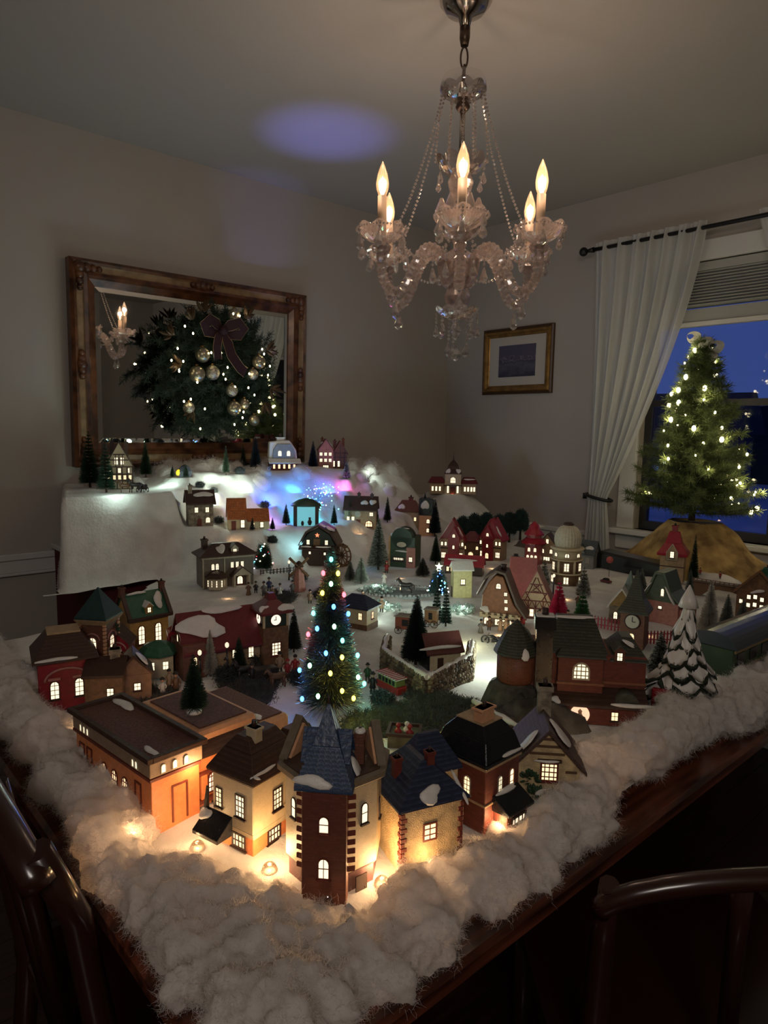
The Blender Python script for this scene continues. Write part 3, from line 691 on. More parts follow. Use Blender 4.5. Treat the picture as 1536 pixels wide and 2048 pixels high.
for i in range(6):
    a = ARM_A0+2*PI*i/6; ca, sa = math.cos(a), math.sin(a)
    pts = []
    for r_, z_ in ((0.02, 1.735), (0.045, 1.775), (0.075, 1.800), (0.105, 1.795), (0.130, 1.760), (0.150, 1.715), (0.175, 1.680), (0.205, 1.680), (0.225, 1.705), (0.232, 1.745), (0.232, 1.785)):
        pts.append(Vector((ca*r_, sa*r_, z_)))
    # smooth and twist into rope glass
    fine = []
    for k in range(len(pts)-1):
        p0 = pts[max(k-1, 0)]; p1 = pts[k]; p2 = pts[k+1]; p3 = pts[min(k+2, len(pts)-1)]
        for s_ in range(8):
            t = s_/8; fine.append(0.5*((2*p1)+(p2-p0)*t+(2*p0-5*p1+4*p2-p3)*t*t+(3*p1-p0-3*p2+p3)*t**3))
    fine.append(pts[-1])
    rad = [0.0130*(1+0.16*math.sin(j*2.3)) for j in range(len(fine))]
    arm = MB().tube(fine, rad, 8, False).build('arm', cry, ch)
    bx, by = ca*ARM_R, sa*ARM_R
    faceted([(0.010, 0), (0.022, 0.008), (0.026, 0.02), (0.012, 0.035)], (bx, by, 1.765), 10).build('candle_cup', cry, ch)
    scallop(MB(), (bx, by, 1.795), 0.064, 0.040, 8).build('bobeche', cry, ch)
    beads([(bx+0.066*math.cos(2*PI*q_/16), by+0.066*math.sin(2*PI*q_/16), 1.826) for q_ in range(17)], 'rim_beads', 0.0036, 0.009)
    MB().cyl((bx, by, 1.805), 0.0115, 0.0115, 0.105, 14).build('candle_sleeve', sleeve, ch)
    bb = MB().rings([(0.0095, 0), (0.0150, 0.016), (0.0165, 0.030), (0.0130, 0.052), (0.007, 0.070), (0.001, 0.084)], 14, (bx, by, 1.91)).build('bulb', flame_glass, ch)
    MB().rings([(0.001, 0), (0.0045, 0.008), (0.0055, 0.018), (0.003, 0.028), (0.0006, 0.036)], 8, (bx, by, 1.922)).build('filament', emit('candle_filament', (1.0, 0.66, 0.34), 14), bb)
    point('candle_light', (CX+bx, CY+by, 1.948), 1.75, (1.0, 0.74, 0.54), 0.012)
    for k in range(6):
        t = 2*PI*k/6+a; drop(bx+0.060*math.cos(t), by+0.060*math.sin(t), 1.832, rnd.choice((0.8, 1.0, 1.1)), rnd.choice((1, 2, 3)))
    drop(ca*0.19, sa*0.19, 1.672, 1.2, 2)
    # swags
    a2 = a+2*PI/6; nx, ny = math.cos(a2)*ARM_R, math.sin(a2)*ARM_R
    beads(sag((bx*0.85, by*0.85, 1.82), (nx*0.85, ny*0.85, 1.82), 0.07), 'bead_swag')
    beads(sag((ca*0.058, sa*0.058, 2.205), (bx*0.82, by*0.82, 1.835), 0.030, 12))
    am = a+PI/6; beads(sag((math.cos(am)*0.058, math.sin(am)*0.058, 2.20), (math.cos(am)*0.070, math.sin(am)*0.070, 2.03), 0.0, 4))
    drop(math.cos(am)*0.07, math.sin(am)*0.07, 1.80, 1.1, 4)
for i in range(6):
    a = ARM_A0+PI/6+2*PI*i/6; q = MB().rings([(0.001, -0.02), (0.016, -0.006), (0.022, 0.006), (0.014, 0.03), (0.004, 0.055)], 8, (0, 0, 0), False)
    o = q.build('glass_leaf', cry, ch); o.location = (math.cos(a)*0.05, math.sin(a)*0.05, 1.885)

# ================================================================== needle work shared by all evergreen things
def needle_material(name, col, var=0.35): return mat(name, col, 0.6, var=var, scale=60, trans=0.15)
def bristle_cone(t, h, r0, n, col, z0=0.02, rad=0.0004, name='bristle', droop=0.1, jit=0.12, tip=0.02, seed=1, layers=0, split=None):
    rg = np.random.default_rng(seed)
    u = 1-np.sqrt(rg.uniform(0, 1, n)); u = u**0.9
    if layers: u = (np.floor(u*layers)+rg.uniform(0, 0.45, n))/layers
    z = z0+u*(h-z0); L = (r0*(1-u)+tip*u)*rg.uniform(0.75, 1.05, n); a = rg.uniform(0, 2*PI, n)
    K = 3; P = np.empty((n, K, 3)); sl = rg.normal(droop, jit, n)
    for k in range(K):
        f = k/(K-1); P[:, k, 0] = np.cos(a)*L*f; P[:, k, 1] = np.sin(a)*L*f; P[:, k, 2] = z+sl*L*f
    m = col if not isinstance(col, tuple) else needle_material('needles_%d_%d_%d' % tuple(int(c*1000) for c in col), col)
    o = hair(name, P, rad, m, t, 0.5); o['kind'] = 'stuff'; return o
def branchy(t, h, r0, nb, per, col, z0=0.05, rad=0.0007, nl=0.03, seed=1, stemr=0.004, updip=0.15, name='needle', gaps=True):
    # cone of real branches covered in needles
    rg = np.random.default_rng(seed); rs = random.Random(seed)
    S_ = []; q = MB(); tips = []
    for b in range(nb):
        u = (b+rs.random())/nb; u = 1-(1-u)**0.62 if False else u
        z = z0+(h-z0)*u; L = r0*(1-u)**0.85*rs.uniform(0.7, 1.12)+0.02; a = b*2.39996+rs.uniform(-.3, .3)
        d = np.array([math.cos(a), math.sin(a), updip]); d /= np.linalg.norm(d)
        p0 = np.array([0, 0, z]); p1 = p0+d*L*0.6+np.array([0, 0, -0.02*L]); p2 = p0+d*L+np.array([0, 0, 0.05*L])
        q.tube([p0, p1, p2], [stemr, stemr*0.7, stemr*0.4], 4); tips.append((p2, p1))
        m_ = int(per*(0.35+L/r0)); f = rg.uniform(0.12, 1.03, m_)[:, None]
        B = p0*(1-f)**2+2*f*(1-f)*p1+f*f*p2
        # side twigs
        side = np.cross(d, [0, 0, 1]); tw = rg.choice([-1, 0, 1], m_)[:, None]*side*rg.uniform(0, 0.30, m_)[:, None]*L*(1.05-f)
        B = B+tw*1.0
        N = rg.normal(0, 1, (m_, 3))+d*0.7; N /= np.linalg.norm(N, axis=1)[:, None]
        S_.append(np.stack([B, B+N*nl*rg.uniform(0.6, 1.1, (m_, 1))], axis=1))
    q.build('branch', mat('twig_bark', (0.05, 0.032, 0.02), 0.8), t)
    P = np.concatenate(S_)
    o = hair(name, P, rad, col, t, 0.5); o['kind'] = 'stuff'; return tips
def bulb_mesh(mb_, r=0.004): return mb_.sph((0, 0, 0), r, 6, 4, 1.3)

# ------------------------------------------------------------------ lit tree in the window
XT = thing('christmas_tree', 'tabletop evergreen christmas tree with warm white lights by the window', 'tree', (-1.195, 2.72, 0.975))
gneed = needle_material('fir_needle', (0.095, 0.125, 0.035))
tips = branchy(XT, 0.70, 0.225, 170, 260, gneed, 0.03, 0.0008, 0.030, 11, 0.003, 0.05)
MB().tube([(0, 0, -0.03), (0, 0, 0.68)], [0.014, 0.004], 8).build('trunk', mat('twig_bark', (0, 0, 0)), XT)
wl_ = emit('warm_led', (1.0, 0.86, 0.50), 9)
rs = random.Random(5); first = None; nlit = 0
for i in range(62):
    tip, mid = tips[int(i*3.27) % len(tips)]; f = rs.uniform(0.7, 1.0)
    p = np.array(mid)*(1-f)+np.array(tip)*f+np.array([rs.uniform(-.01, .01), rs.uniform(-.01, .01), rs.uniform(0, .012)])
    if first is None: first = bulb_mesh(MB(), 0.0040).build('light_bulb', wl_, XT); o = first
    else: o = first.copy(); COL.objects.link(o)
    o.location = p; o.scale = (rs.choice((0.9, 1.3, 2.2)),)*3
    if i % 3 == 0: point('tree_light', (XT.location.x+p[0]*1.12, XT.location.y+p[1]*1.12, XT.location.z+p[2]+.006), 0.20, (1.0, 0.84, 0.50), 0.006)
# ribbon bow at its top
bowm = mat('sheer_ribbon', (0.80, 0.78, 0.68), 0.5, trans=0.5)
point('tree_light', (-1.22, 2.66, 1.64), 0.12, (1.0, 0.86, 0.55), 0.006)  # added point to brighten the bow; it has no bulb
bw = thing('ribbon_bow', 'sheer cream ribbon bow on the tip of the window tree', 'bow', (-1.195, 2.70, 1.655))
for (bx, bz, rr_, tl) in ((-0.04, 0.035, 0.028, 0.3), (0.012, 0.012, 0.026, -0.2), (0.05, -0.008, 0.030, -0.5), (0.035, -0.045, 0.022, 0.2)):
    vs = []; fs = []; NN = 20
    for i in range(NN+1):
        a = 2*PI*i/NN
        for w_ in (0.42, 1.0): vs.append((bx+rr_*w_*math.cos(a), (w_-.7)*0.05+0.006*math.sin(a*2+tl), bz+rr_*w_*0.85*math.sin(a)))
    for i in range(NN): fs.append((2*i, 2*i+1, 2*i+3, 2*i+2))
    simple_mesh('loop', vs, fs, bowm, bw)
MB().sph((0, 0, 0), 0.014, 10, 8).build('knot', bowm, bw)
# burlap covered mound that carries the tree
burl = mat('lamplit_burlap', (0.46, 0.30, 0.10), 0.85, var=0.35, scale=14, bump=0.5, bscale=220, col2=(0.28, 0.16, 0.05))  # warm gold of the tree lights is put into the cloth colour
mo = thing('burlap_mound', 'brown burlap mound coloured with tree-light gold under the window tree', 'tree stand', (-1.18, 2.72, 0.0))
mv = []; mf = []; NA = 72; NR = 26
for j in range(NR+1):
    t = j/NR
    for i in range(NA):
        a = 2*PI*i/NA
        r = 0.085+0.215*t+0.008*math.sin(a*6+t*3)*t+0.02*noise.noise(Vector((math.cos(a)*2, math.sin(a)*2, t*3)))
        mv.append((r*math.cos(a)*1.15, r*math.sin(a), 0.975-0.225*t-0.02*math.sin(a*6+t*3)*t*0.3))
for j in range(NR):
    for i in range(NA): mf.append((j*NA+i, j*NA+(i+1) % NA, (j+1)*NA+(i+1) % NA, (j+1)*NA+i))
mf.append(tuple(range(NA)))
simple_mesh('cloth', mv, mf, burl, mo)
MB().box(-0.22, 0.22, -0.18, 0.2, 0.0, 0.745).build('stand', darkw, mo)

# ------------------------------------------------------------------ wreath on the mirror
WR = thing('wreath', 'lit christmas wreath with gold ornaments and dark red bow on the mirror', 'wreath', (WX+0.115, 1.475, 1.545), R(90))
wneed = needle_material('wreath_needle', (0.028, 0.048, 0.028))
rg = np.random.default_rng(4); ST = []; NB = 640
for b in range(NB):
    a = rg.uniform(0, 2*PI); rad0 = 0.165+(rg.normal(0, 0.045) if b % 4 else rg.uniform(-0.15, 0)); base = np.array([math.cos(a)*rad0, 0.0, math.sin(a)*rad0])
    out = np.array([math.cos(a+rg.normal(0.7, 0.5)), -rg.uniform(0.1, 0.9), math.sin(a+rg.normal(0.7, 0.5))])
    if rg.uniform() < 0.25: out[[0, 2]] *= -0.5
    out /= np.linalg.norm(out); L = rg.uniform(0.06, 0.125); m_ = 80; f = rg.uniform(0, 1, m_)[:, None]
    B = base+out*L*f; N = rg.normal(0, 1, (m_, 3))+out*0.8; N /= np.linalg.norm(N, axis=1)[:, None]
    N[:, 1] = np.where(B[:, 1]+N[:, 1]*0.03 > 0.05, -np.abs(N[:, 1]), N[:, 1])
    ST.append(np.stack([B, B+N*0.024], axis=1))
P_ = np.concatenate(ST); P_[:, :, 1] = np.minimum(P_[:, :, 1], 0.045)
o = hair('needle', P_, 0.0009, wneed, WR, 0.5); o['kind'] = 'stuff'
q = MB(); q.tube([(0.165*math.cos(2*PI*i/40), 0.015, 0.165*math.sin(2*PI*i/40)) for i in range(41)], 0.02, 8).build('frame', mat('twig_bark', (0, 0, 0)), WR)
champ = mat('champagne_ornament', (0.36, 0.31, 0.21), 0.28, metal=0.8)
glit = mat('glitter_ornament', (0.45, 0.40, 0.30), 0.35, var=0.6, scale=220, metal=0.8, bump=0.8)
# ornament positions read on the wreath: (right, up, radius)
for (u, v, r_, mm_) in ((-0.105, 0.065, 0.031, champ), (-0.13, -0.015, 0.033, champ), (-0.06, -0.005, 0.030, glit), (0.165, 0.055, 0.030, champ), (0.04, -0.15, 0.031, champ), (0.03, -0.075, 0.026, glit), (0.045, 0.245, 0.026, glit), (0.09, -0.13, 0.024, champ), (0.135, 0.0, 0.024, glit), (-0.17, -0.155, 0.024, glit), (0.14, -0.2, 0.024, champ)):
    t_ = MB().sph((u, -0.085, v), r_, 18, 12, 1.05).build('ornament', mm_, WR)
    MB().cyl((u, -0.085, v+r_*1.02), 0.006, 0.006, 0.006).build('cap', goldm, t_)
leafm = mat('bronze_leaf', (0.07, 0.04, 0.018), 0.45, metal=0.3)
def leaf(mb_, c, d, L, w):
    d = Vector(d).normalized(); s_ = d.cross(Vector((0.2, 1, 0.1))).normalized(); n_ = d.cross(s_)*0.12*L; c = Vector(c)
    return mb_.add([c, c+d*L*0.3+s_*w, c+d*L*0.7+s_*w*0.8, c+d*L, c+d*L*0.7-s_*w*0.8, c+d*L*0.3-s_*w, c+d*L*0.3+n_, c+d*L*0.7+n_],
                   [(0, 1, 6), (1, 2, 7, 6), (2, 3, 7), (3, 4, 7), (4, 5, 6, 7), (5, 0, 6)])
rs = random.Random(9)
for (u, v, a0) in ((-0.15, 0.20, 120), (-0.23, 0.13, 160), (-0.20, 0.02, 190), (0.21, 0.11, 20), (0.23, -0.06, -20), (0.19, -0.12, -60), (-0.10, 0.24, 90), (-0.16, -0.16, 230), (0.1, 0.24, 60)):
    q = MB()
    for k in range(9):
        a = R(a0+rs.uniform(-60, 60)); leaf(q, (u, -0.07-rs.uniform(0, 0.03), v), (math.cos(a), rs.uniform(-0.5, 0.1), math.sin(a)), rs.uniform(0.035, 0.065), 0.007)
    q.build('leaf_spray', leafm, WR)
first = None
spots_ = [(-0.25, 0.03), (-0.20, 0.03), (-0.19, 0.17), (-0.155, 0.145), (-0.075, 0.075), (-0.03, 0.13), (-0.05, 0.17), (0.03, 0.245), (0.06, 0.24), (-0.12, -0.03), (-0.02, -0.01), (0.0, 0.02), (0.105, 0.0), (0.20, 0.0), (0.18, 0.09), (0.10, -0.06), (0.075, -0.165), (0.035, -0.06), (0.13, -0.09), (-0.2, -0.13), (-0.17, -0.12), (0.03, -0.22), (-0.14, -0.05), (0.16, 0.06), (0.21, 0.04), (-0.22, 0.0), (-0.06, 0.11), (0.07, -0.19), (-0.13, -0.24), (-0.01, -0.03)]
for i, (u, v) in enumerate(spots_+[(rs.uniform(-.22, .22), rs.uniform(-.22, .22)) for _ in range(6)]):
    if first is None: first = bulb_mesh(MB(), 0.0042).build('light_bulb', wl_, WR); o = first
    else: o = first.copy(); COL.objects.link(o)
    o.location = (u, -0.105 if i < 30 else -0.09, v)
    if i % 4 == 0 and i < 30: point('wreath_light', (WR.location.x+0.115, WR.location.y+u, WR.location.z+v), 0.035, (1.0, 0.82, 0.48), 0.006)
# the bow
velv = mat('burgundy_velvet', (0.022, 0.002, 0.004), 0.7); gedge = mat('gold_wire_edge', (0.35, 0.24, 0.12), 0.3, metal=0.8)
bo = thing('velvet_bow', 'dark burgundy velvet bow with long tails on the wreath', 'bow', (WX+0.24, 1.44, 1.712), R(90))
def ribbon(pts, w, nm='loop'):
    vs = []; fs = []; P2 = [Vector(p) for p in pts]
    for i, p in enumerate(P2):
        t = (P2[min(i+1, len(P2)-1)]-P2[max(i-1, 0)]).normalized(); s_ = t.cross(Vector((0, 1, 0))).normalized()*w*(0.35 if (i == 0) else 1)
        vs += [p+s_, p-s_]
    for i in range(len(P2)-1): fs.append((2*i, 2*i+1, 2*i+3, 2*i+2))
    o_ = simple_mesh(nm, vs, fs, velv, bo)
    for k in (0, 1): MB().tube([vs[2*i+k] for i in range(len(P2))], 0.0012, 4).build('wire_edge', gedge, o_)
for sx_ in (-1, 1):
    ribbon([(0, 0, 0), (sx_*0.03, -0.015, 0.022), (sx_*0.065, -0.03, 0.035), (sx_*0.09, -0.025, 0.012), (sx_*0.075, -0.008, -0.012), (sx_*0.04, 0.0, -0.010), (0, 0, 0)], 0.022)
ribbon([(0, 0, 0), (0.02, -0.012, -0.05), (0.035, -0.015, -0.10), (0.08, -0.01, -0.15), (0.11, 0.0, -0.165)], 0.022, 'tail')
ribbon([(0, 0, 0), (-0.02, -0.008, -0.03), (-0.025, -0.002, -0.07), (-0.02, 0.0, -0.12)], 0.018, 'tail')
MB().sph((0, -0.012, 0), 0.02, 12, 8).build('knot', velv, bo)

# ================================================================== VILLAGE HOUSES (local units: centimetres, root scaled 0.01)
def hm(name, col, rough=0.45, var=0.15, scale=1.2, bump=0.15, **k): return mat(name, col, rough, var=var, scale=scale, bump=bump, bscale=6, **k)
whit = hm('porcelain_snow', (0.66, 0.62, 0.57), 0.35, 0.05)
pane = emit('lit_pane', (1.0, 0.72, 0.40), 1.5, var=0.35)
panew = emit('lit_pane_pale', (1.0, 0.84, 0.58), 1.35, var=0.3)
frameD = hm('dark_window_frame', (0.035, 0.016, 0.012), 0.5)
frameR = hm('red_brown_frame', (0.13, 0.025, 0.015), 0.5)
frameC = hm('cream_frame', (0.42, 0.36, 0.26), 0.5)
brown = hm('dark_brown_roof', (0.060, 0.028, 0.018), 0.5, kind='shingle', sz=(0.9, 0.55))
black = hm('black_roof', (0.012, 0.012, 0.014), 0.22)
navy = hm('navy_slate', (0.020, 0.026, 0.055), 0.4, kind='shingle', sz=(0.9, 0.5), col2=(0.035, 0.045, 0.09))
darkg = hm('dark_green_roof', (0.025, 0.045, 0.030), 0.35)
greenr = hm('green_roof', (0.03, 0.10, 0.055), 0.35)
olive = hm('dark_olive_shingle', (0.040, 0.040, 0.028), 0.5, kind='shingle', sz=(0.7, 0.5), col2=(0.07, 0.07, 0.05))
brick = hm('red_brick', (0.16, 0.035, 0.020), 0.55, 0.3, kind='brick', sz=(0.9, 0.38), col2=(0.09, 0.04, 0.03))
brickb = hm('brown_brick', (0.17, 0.062, 0.035), 0.55, 0.3, kind='brick', sz=(0.9, 0.38), col2=(0.08, 0.04, 0.03))
redw = hm('crimson_wall', (0.22, 0.012, 0.020), 0.35)
redr = hm('crimson_roof', (0.30, 0.012, 0.025), 0.25)
burg = hm('burgundy_roof', (0.13, 0.018, 0.022), 0.4)
cream = hm('cream_plaster', (0.50, 0.40, 0.25), 0.45, 0.08)
tan = hm('tan_wall', (0.36, 0.24, 0.13), 0.5, 0.15)
stone = hm('fieldstone', (0.25, 0.20, 0.14), 0.6, 0.5, scale=0.9, bump=0.6)
cstone = hm('cream_stone', (0.52, 0.38, 0.20), 0.55, 0.28, scale=0.7, bump=0.6)
orange = hm('orange_plaster', (0.60, 0.20, 0.07), 0.45, 0.12)
peach = hm('peach_plaster', (0.58, 0.30, 0.16), 0.45, 0.1)
yellow = hm('yellow_wall', (0.50, 0.28, 0.08), 0.45)
wood = hm('plank_wall', (0.15, 0.075, 0.035), 0.55, 0.3)
timber = hm('dark_timber', (0.045, 0.02, 0.012), 0.5)
grey = hm('grey_wall', (0.20, 0.19, 0.17), 0.6)
pinkw = hm('pink_wall', (0.36, 0.15, 0.12), 0.5)

def house(name, label, loc, rz, cat='village house', s=0.01, group=None): return thing(name, label, cat, loc, rz, group, s)
def put(t, name, m, mb, bevel=0.0): return mb.build(name, m, t, bevel)
def wallb(t, m, x0, x1, y0, y1, z0, z1, bevel=0.05, name='wall'): return put(t, name, m, MB().box(x0, x1, y0, y1, z0, z1), bevel)
def win(t, ang, pos, u, z, w, h, nx=2, ny=3, arch=False, fm=None, pm=None, c=(0, 0), sill=True, dz=0):
    fm = fm or frameD; pm = pm or pane
    a = R(ang); N = Vector((math.cos(a), math.sin(a), 0)); U = Vector((-math.sin(a), math.cos(a), 0)); O = Vector((c[0], c[1], 0))+N*pos+U*u+Vector((0, 0, z))
    Z = Vector((0, 0, 1)); fw_ = max(0.09, 0.10*w)
    def P(x, y, d): return O+U*x+Z*y+N*d
    if arch:
        r = w/2; out = [(-r, 0), (r, 0), (r, h-r)]+[(r*math.cos(PI*k/6), h-r+r*math.sin(PI*k/6)) for k in range(1, 6)]+[(-r, h-r)]
    else: out = [(-w/2, 0), (w/2, 0), (w/2, h), (-w/2, h)]
    cx_, cy_ = 0, h/2
    inn = [(x*(1-2*fw_/w), cy_+(y-cy_)*(1-2*fw_/h)) for x, y in out]
    n_ = len(out); mb = MB(); th = 0.14
    vs = [P(x, y, th) for x, y in out]+[P(x, y, th) for x, y in inn]+[P(x, y, 0) for x, y in out]+[P(x, y, 0.02) for x, y in inn]; fs = []
    for i in range(n_):
        k = (i+1) % n_; fs += [(i, k, n_+k, n_+i), (2*n_+i, 2*n_+k, k, i), (n_+i, n_+k, 3*n_+k, 3*n_+i)]
    mb.add(vs, fs)
    mw = max(0.05, 0.055*w)
    def bar(x0, x1, y0, y1): mb.add([P(x0, y0, 0.03), P(x1, y0, 0.03), P(x1, y1, 0.03), P(x0, y1, 0.03), P(x0, y0, 0.12), P(x1, y0, 0.12), P(x1, y1, 0.12), P(x0, y1, 0.12)], [(0, 1, 2, 3), (4, 5, 6, 7), (0, 1, 5, 4), (1, 2, 6, 5), (2, 3, 7, 6), (3, 0, 4, 7)])
    for i in range(1, nx): x = -w/2+w*i/nx; bar(x-mw/2, x+mw/2, fw_, h-fw_)
    for j in range(1, ny): y = h*j/ny; bar(-w/2+fw_, w/2-fw_, y-mw/2, y+mw/2)
    if sill: mb.add([P(-w*.6, -.18, 0), P(w*.6, -.18, 0), P(w*.6, 0, 0), P(-w*.6, 0, 0), P(-w*.6, -.18, .3), P(w*.6, -.18, .3), P(w*.6, 0, .3), P(-w*.6, 0, .3)], [(0, 1, 2, 3), (4, 5, 6, 7), (0, 1, 5, 4), (1, 2, 6, 5), (2, 3, 7, 6), (3, 0, 4, 7)])
    o = mb.build('window', fm, t)
    simple_mesh('pane', [P(x, y, 0.035) for x, y in inn], [tuple(range(n_))], pm, o, False)
    return o
def door(t, ang, pos, u, z, w, h, m=None, c=(0, 0), arch=False, lit=False):
    a = R(ang); N = Vector((math.cos(a), math.sin(a), 0)); U = Vector((-math.sin(a), math.cos(a), 0)); O = Vector((c[0], c[1], 0))+N*pos+U*u+Vector((0, 0, z))
    r = w/2; out = ([(-r, 0), (r, 0), (r, h-r)]+[(r*math.cos(PI*k/6), h-r+r*math.sin(PI*k/6)) for k in range(1, 6)]+[(-r, h-r)]) if arch else [(-r, 0), (r, 0), (r, h), (-r, h)]
    mb = MB().poly([O+U*x+Vector((0, 0, y)) for x, y in out], N*0.16)
    mb.sph(O+U*r*0.6+Vector((0, 0, h*0.45))+N*0.2, 0.09, 6, 4)
    return mb.build('door', m or frameR, t)
def gable(t, m, cx, cy, w, d, z0, h, axis='y', o=0.6, th=0.5, name='roof', fill=None, ov=None):
    ov = o if ov is None else ov
    k = h/(w/2); e = o
    prof = [(-w/2-e, z0-e*k), (0, z0+h), (w/2+e, z0-e*k), (w/2+e+0.0, z0-e*k+th), (0, z0+h+th*1.25), (-w/2-e, z0-e*k+th)]
    if axis == 'y': mb = MB().poly([(cx+a, cy-d/2-ov, b) for a, b in prof], (0, d+2*ov, 0))
    else: mb = MB().poly([(cx-d/2-ov, cy+a, b) for a, b in prof], (d+2*ov, 0, 0))
    if fill:
        if axis == 'y': put(t, 'gable_wall', fill, MB().prism(cx, cy, w, d, z0-0.01, h, 'y'))
        else: put(t, 'gable_wall', fill, MB().prism(cx, cy, d, w, z0-0.01, h, 'x'))
    return put(t, name, m, mb, 0.04)
def hip(t, m, cx, cy, w, d, z0, h, w1=0.0, d1=0.0, o=0.6, name='roof', eave=0.35):
    return put(t, name, m, MB().fru(cx, cy, z0-eave*0.0, z0+eave, w+2*o, d+2*o, w+2*o, d+2*o).fru(cx, cy, z0+eave, z0+h, w+2*o, d+2*o, max(w1, .02), max(d1, .02)), 0.04)
def bell(t, m, c, prof, n=8, rot=0.0, name='roof', smooth=False, sx=1, sy=1): return put(t, name, m, MB().rings(prof, n, c, smooth, rot, sx, sy))
def chim(t, m, x, y, z, w, h, snow=True, d=None):
    d = d or w
    o = put(t, 'chimney', m, MB().box(x-w/2, x+w/2, y-d/2, y+d/2, z, z+h).box(x-w*.62, x+w*.62, y-d*.62, y+d*.62, z+h*0.84, z+h), 0.03)
    put(o, 'chimney_pot', frameD, MB().cyl((x, y, z+h), w*.22, w*.18, w*.5, 8))
    return o
def snow(t, p, U, V, a, b, seed=0, th=0.30):
    p, U, V = Vector(p), Vector(U).normalized(), Vector(V).normalized(); N = U.cross(V)
    if N.z < 0: N = -N
    r_ = random.Random(seed); K = 16; ph = r_.uniform(0, 6); ph2 = r_.uniform(0, 6)
    def rad(i): t_ = 2*PI*i/K; return 1+0.22*math.sin(2*t_+ph)+0.15*math.sin(3*t_+ph2)
    vs = []
    for s_, hh_ in ((1.0, 0.02), (0.97, th*0.6), (0.82, th), (0.4, th*1.15)):
        for i in range(K):
            t_ = 2*PI*i/K; vs.append(p+U*a*s_*rad(i)*math.cos(t_)+V*b*s_*rad(i)*math.sin(t_)+N*hh_)
    fs = [tuple(3*K+i for i in range(K))]
    for j in range(3):
        for i in range(K): fs.append((j*K+i, j*K+(i+1) % K, (j+1)*K+(i+1) % K, (j+1)*K+i))
    return simple_mesh('snow_patch', vs, fs, whit, t)
def gsnow(t, cx, cy, w, z0, h, side, u, v, a, b, axis='y', seed=0, th=0.5, tl=0.55):
    # snow patch on a gable slope: side -1/+1, u along the ridge, v 0..1 from eave to ridge
    sl = Vector((-side*w/2, 0, h)); pos = Vector((cx+side*w/2*(1-v), cy+u, z0+h*v+tl)); U = Vector((0, 1, 0))
    if axis == 'x': sl = Vector((0, -side*w/2, h)); pos = Vector((cx+u, cy+side*w/2*(1-v), z0+h*v+tl)); U = Vector((1, 0, 0))
    return snow(t, pos, U, sl, a, b, seed)
def dormer(t, m, wm, x, y, z, w, h, d, ang=-90, rm=None, pm=None):
    a = R(ang+90); Mt = Matrix.Translation((x, y, z)) @ Matrix.Rotation(a, 4, 'Z')
    def X(mb): mb.v = [tuple(Mt @ Vector(v)) for v in mb.v]; return mb
    o = put(t, 'dormer', wm, X(MB().box(-w/2, w/2, 0, d, 0, h).prism(0, d/2, w, d, h-0.01, w*.5)))
    put(o, 'dormer_roof', m, X(MB().poly([(-w*.65, -0.25, h-w*.12), (0, -0.25, h+w*.5), (w*.65, -0.25, h-w*.12), (w*.65, -0.25, h+.25-w*.12), (0, -0.25, h+w*.5+.35), (-w*.65, -0.25, h+.25-w*.12)], (0, d+0.25, 0))))
    N = Vector((math.cos(R(ang)), math.sin(R(ang)), 0)); p = Vector((x, y, 0))
    win(t, ang, 0, 0, z+h*.15, w*.6, h*.75, 2, 2, False, frameD, pm, (x, y), False)
    return o
def bldg(t, wm, W_, D_, H_): return wallb(t, wm, -W_/2, W_/2, -D_/2, D_/2, 0, H_)
def holly(t, x, y, z, r=0.8, seed=0):
    r_ = random.Random(seed); mb = MB()
    for k in range(40):
        a, b = r_.uniform(0, 6.28), r_.uniform(-.3, 1.5); d = Vector((math.cos(a)*math.cos(b), math.sin(a)*math.cos(b), math.sin(b)))
        leaf(mb, Vector((x, y, z))+d*r*.5, d+Vector((0, 0, .2)), r*.6, r*.16)
    return mb.build('bush', hm('shrub_green', (0.022, 0.05, 0.02), 0.6), t)

# ---------------------------------------------------------------- F1 orange opera house (origin at its near corner)
t = house('village_theater', 'large orange opera house with flat brown parapet roofs at the front left', (-0.822, 0.340, 0.765), R(6), 'village building')
put(t, 'wall', orange, MB().box(-22, 0, 0, 7.2, 0, 12.2).box(-20.5, -1.2, 7.1, 20, 0, 9.5), 0.08)
put(t, 'wall', peach, MB().box(-19, -2.4, 8.5, 19, 9.5, 12.3).box(-19, -2.0, 18.8, 25, 7, 10.5), 0.5)
put(t, 'cornice', hm('taupe_cornice', (0.25, 0.17, 0.11), 0.5), MB().box(-22.3, 0.3, -0.3, 7.5, 10.0, 12.0), 0.06)
put(t, 'parapet', brown, MB().box(-22.9, 0.9, -0.9, -0.1, 12.3, 13.0).box(-22.9, 0.9, 7.2, 8.0, 12.3, 13.0).box(-22.9, -22.0, -0.1, 7.2, 12.3, 13.0).box(0.1, 0.9, -0.1, 7.2, 12.3, 13.0), 0.06)
put(t, 'flat_roof', hm('maroon_flat_roof', (0.11, 0.045, 0.035), 0.7, 0.4, scale=2.5), MB().box(-22, 0.1, -0.1, 7.2, 12.25, 12.45))
put(t, 'flat_roof', MATS['maroon_flat_roof'], MB().box(-17.5, -3.6, 9.6, 17.9, 12.3, 12.55), 0.1)
put(t, 'flat_roof', MATS['maroon_flat_roof'], MB().box(-18.0, -2.9, 19.6, 24.2, 10.5, 10.75), 0.1)
put(t, 'eave', brown, MB().fru(-10.8, 13.6, 9.4, 11.0, 20.5, 12.6, 17.0, 10.8), 0.06)
put(t, 'moulding', frameR, MB().box(-22.35, 0.35, -0.35, 7.3, 9.45, 9.9).box(-1.3, -0.7, 7.3, 20, 6.9, 7.3).box(-1.3, -0.4, 7.3, 20, 2.9, 3.4), 0.05)
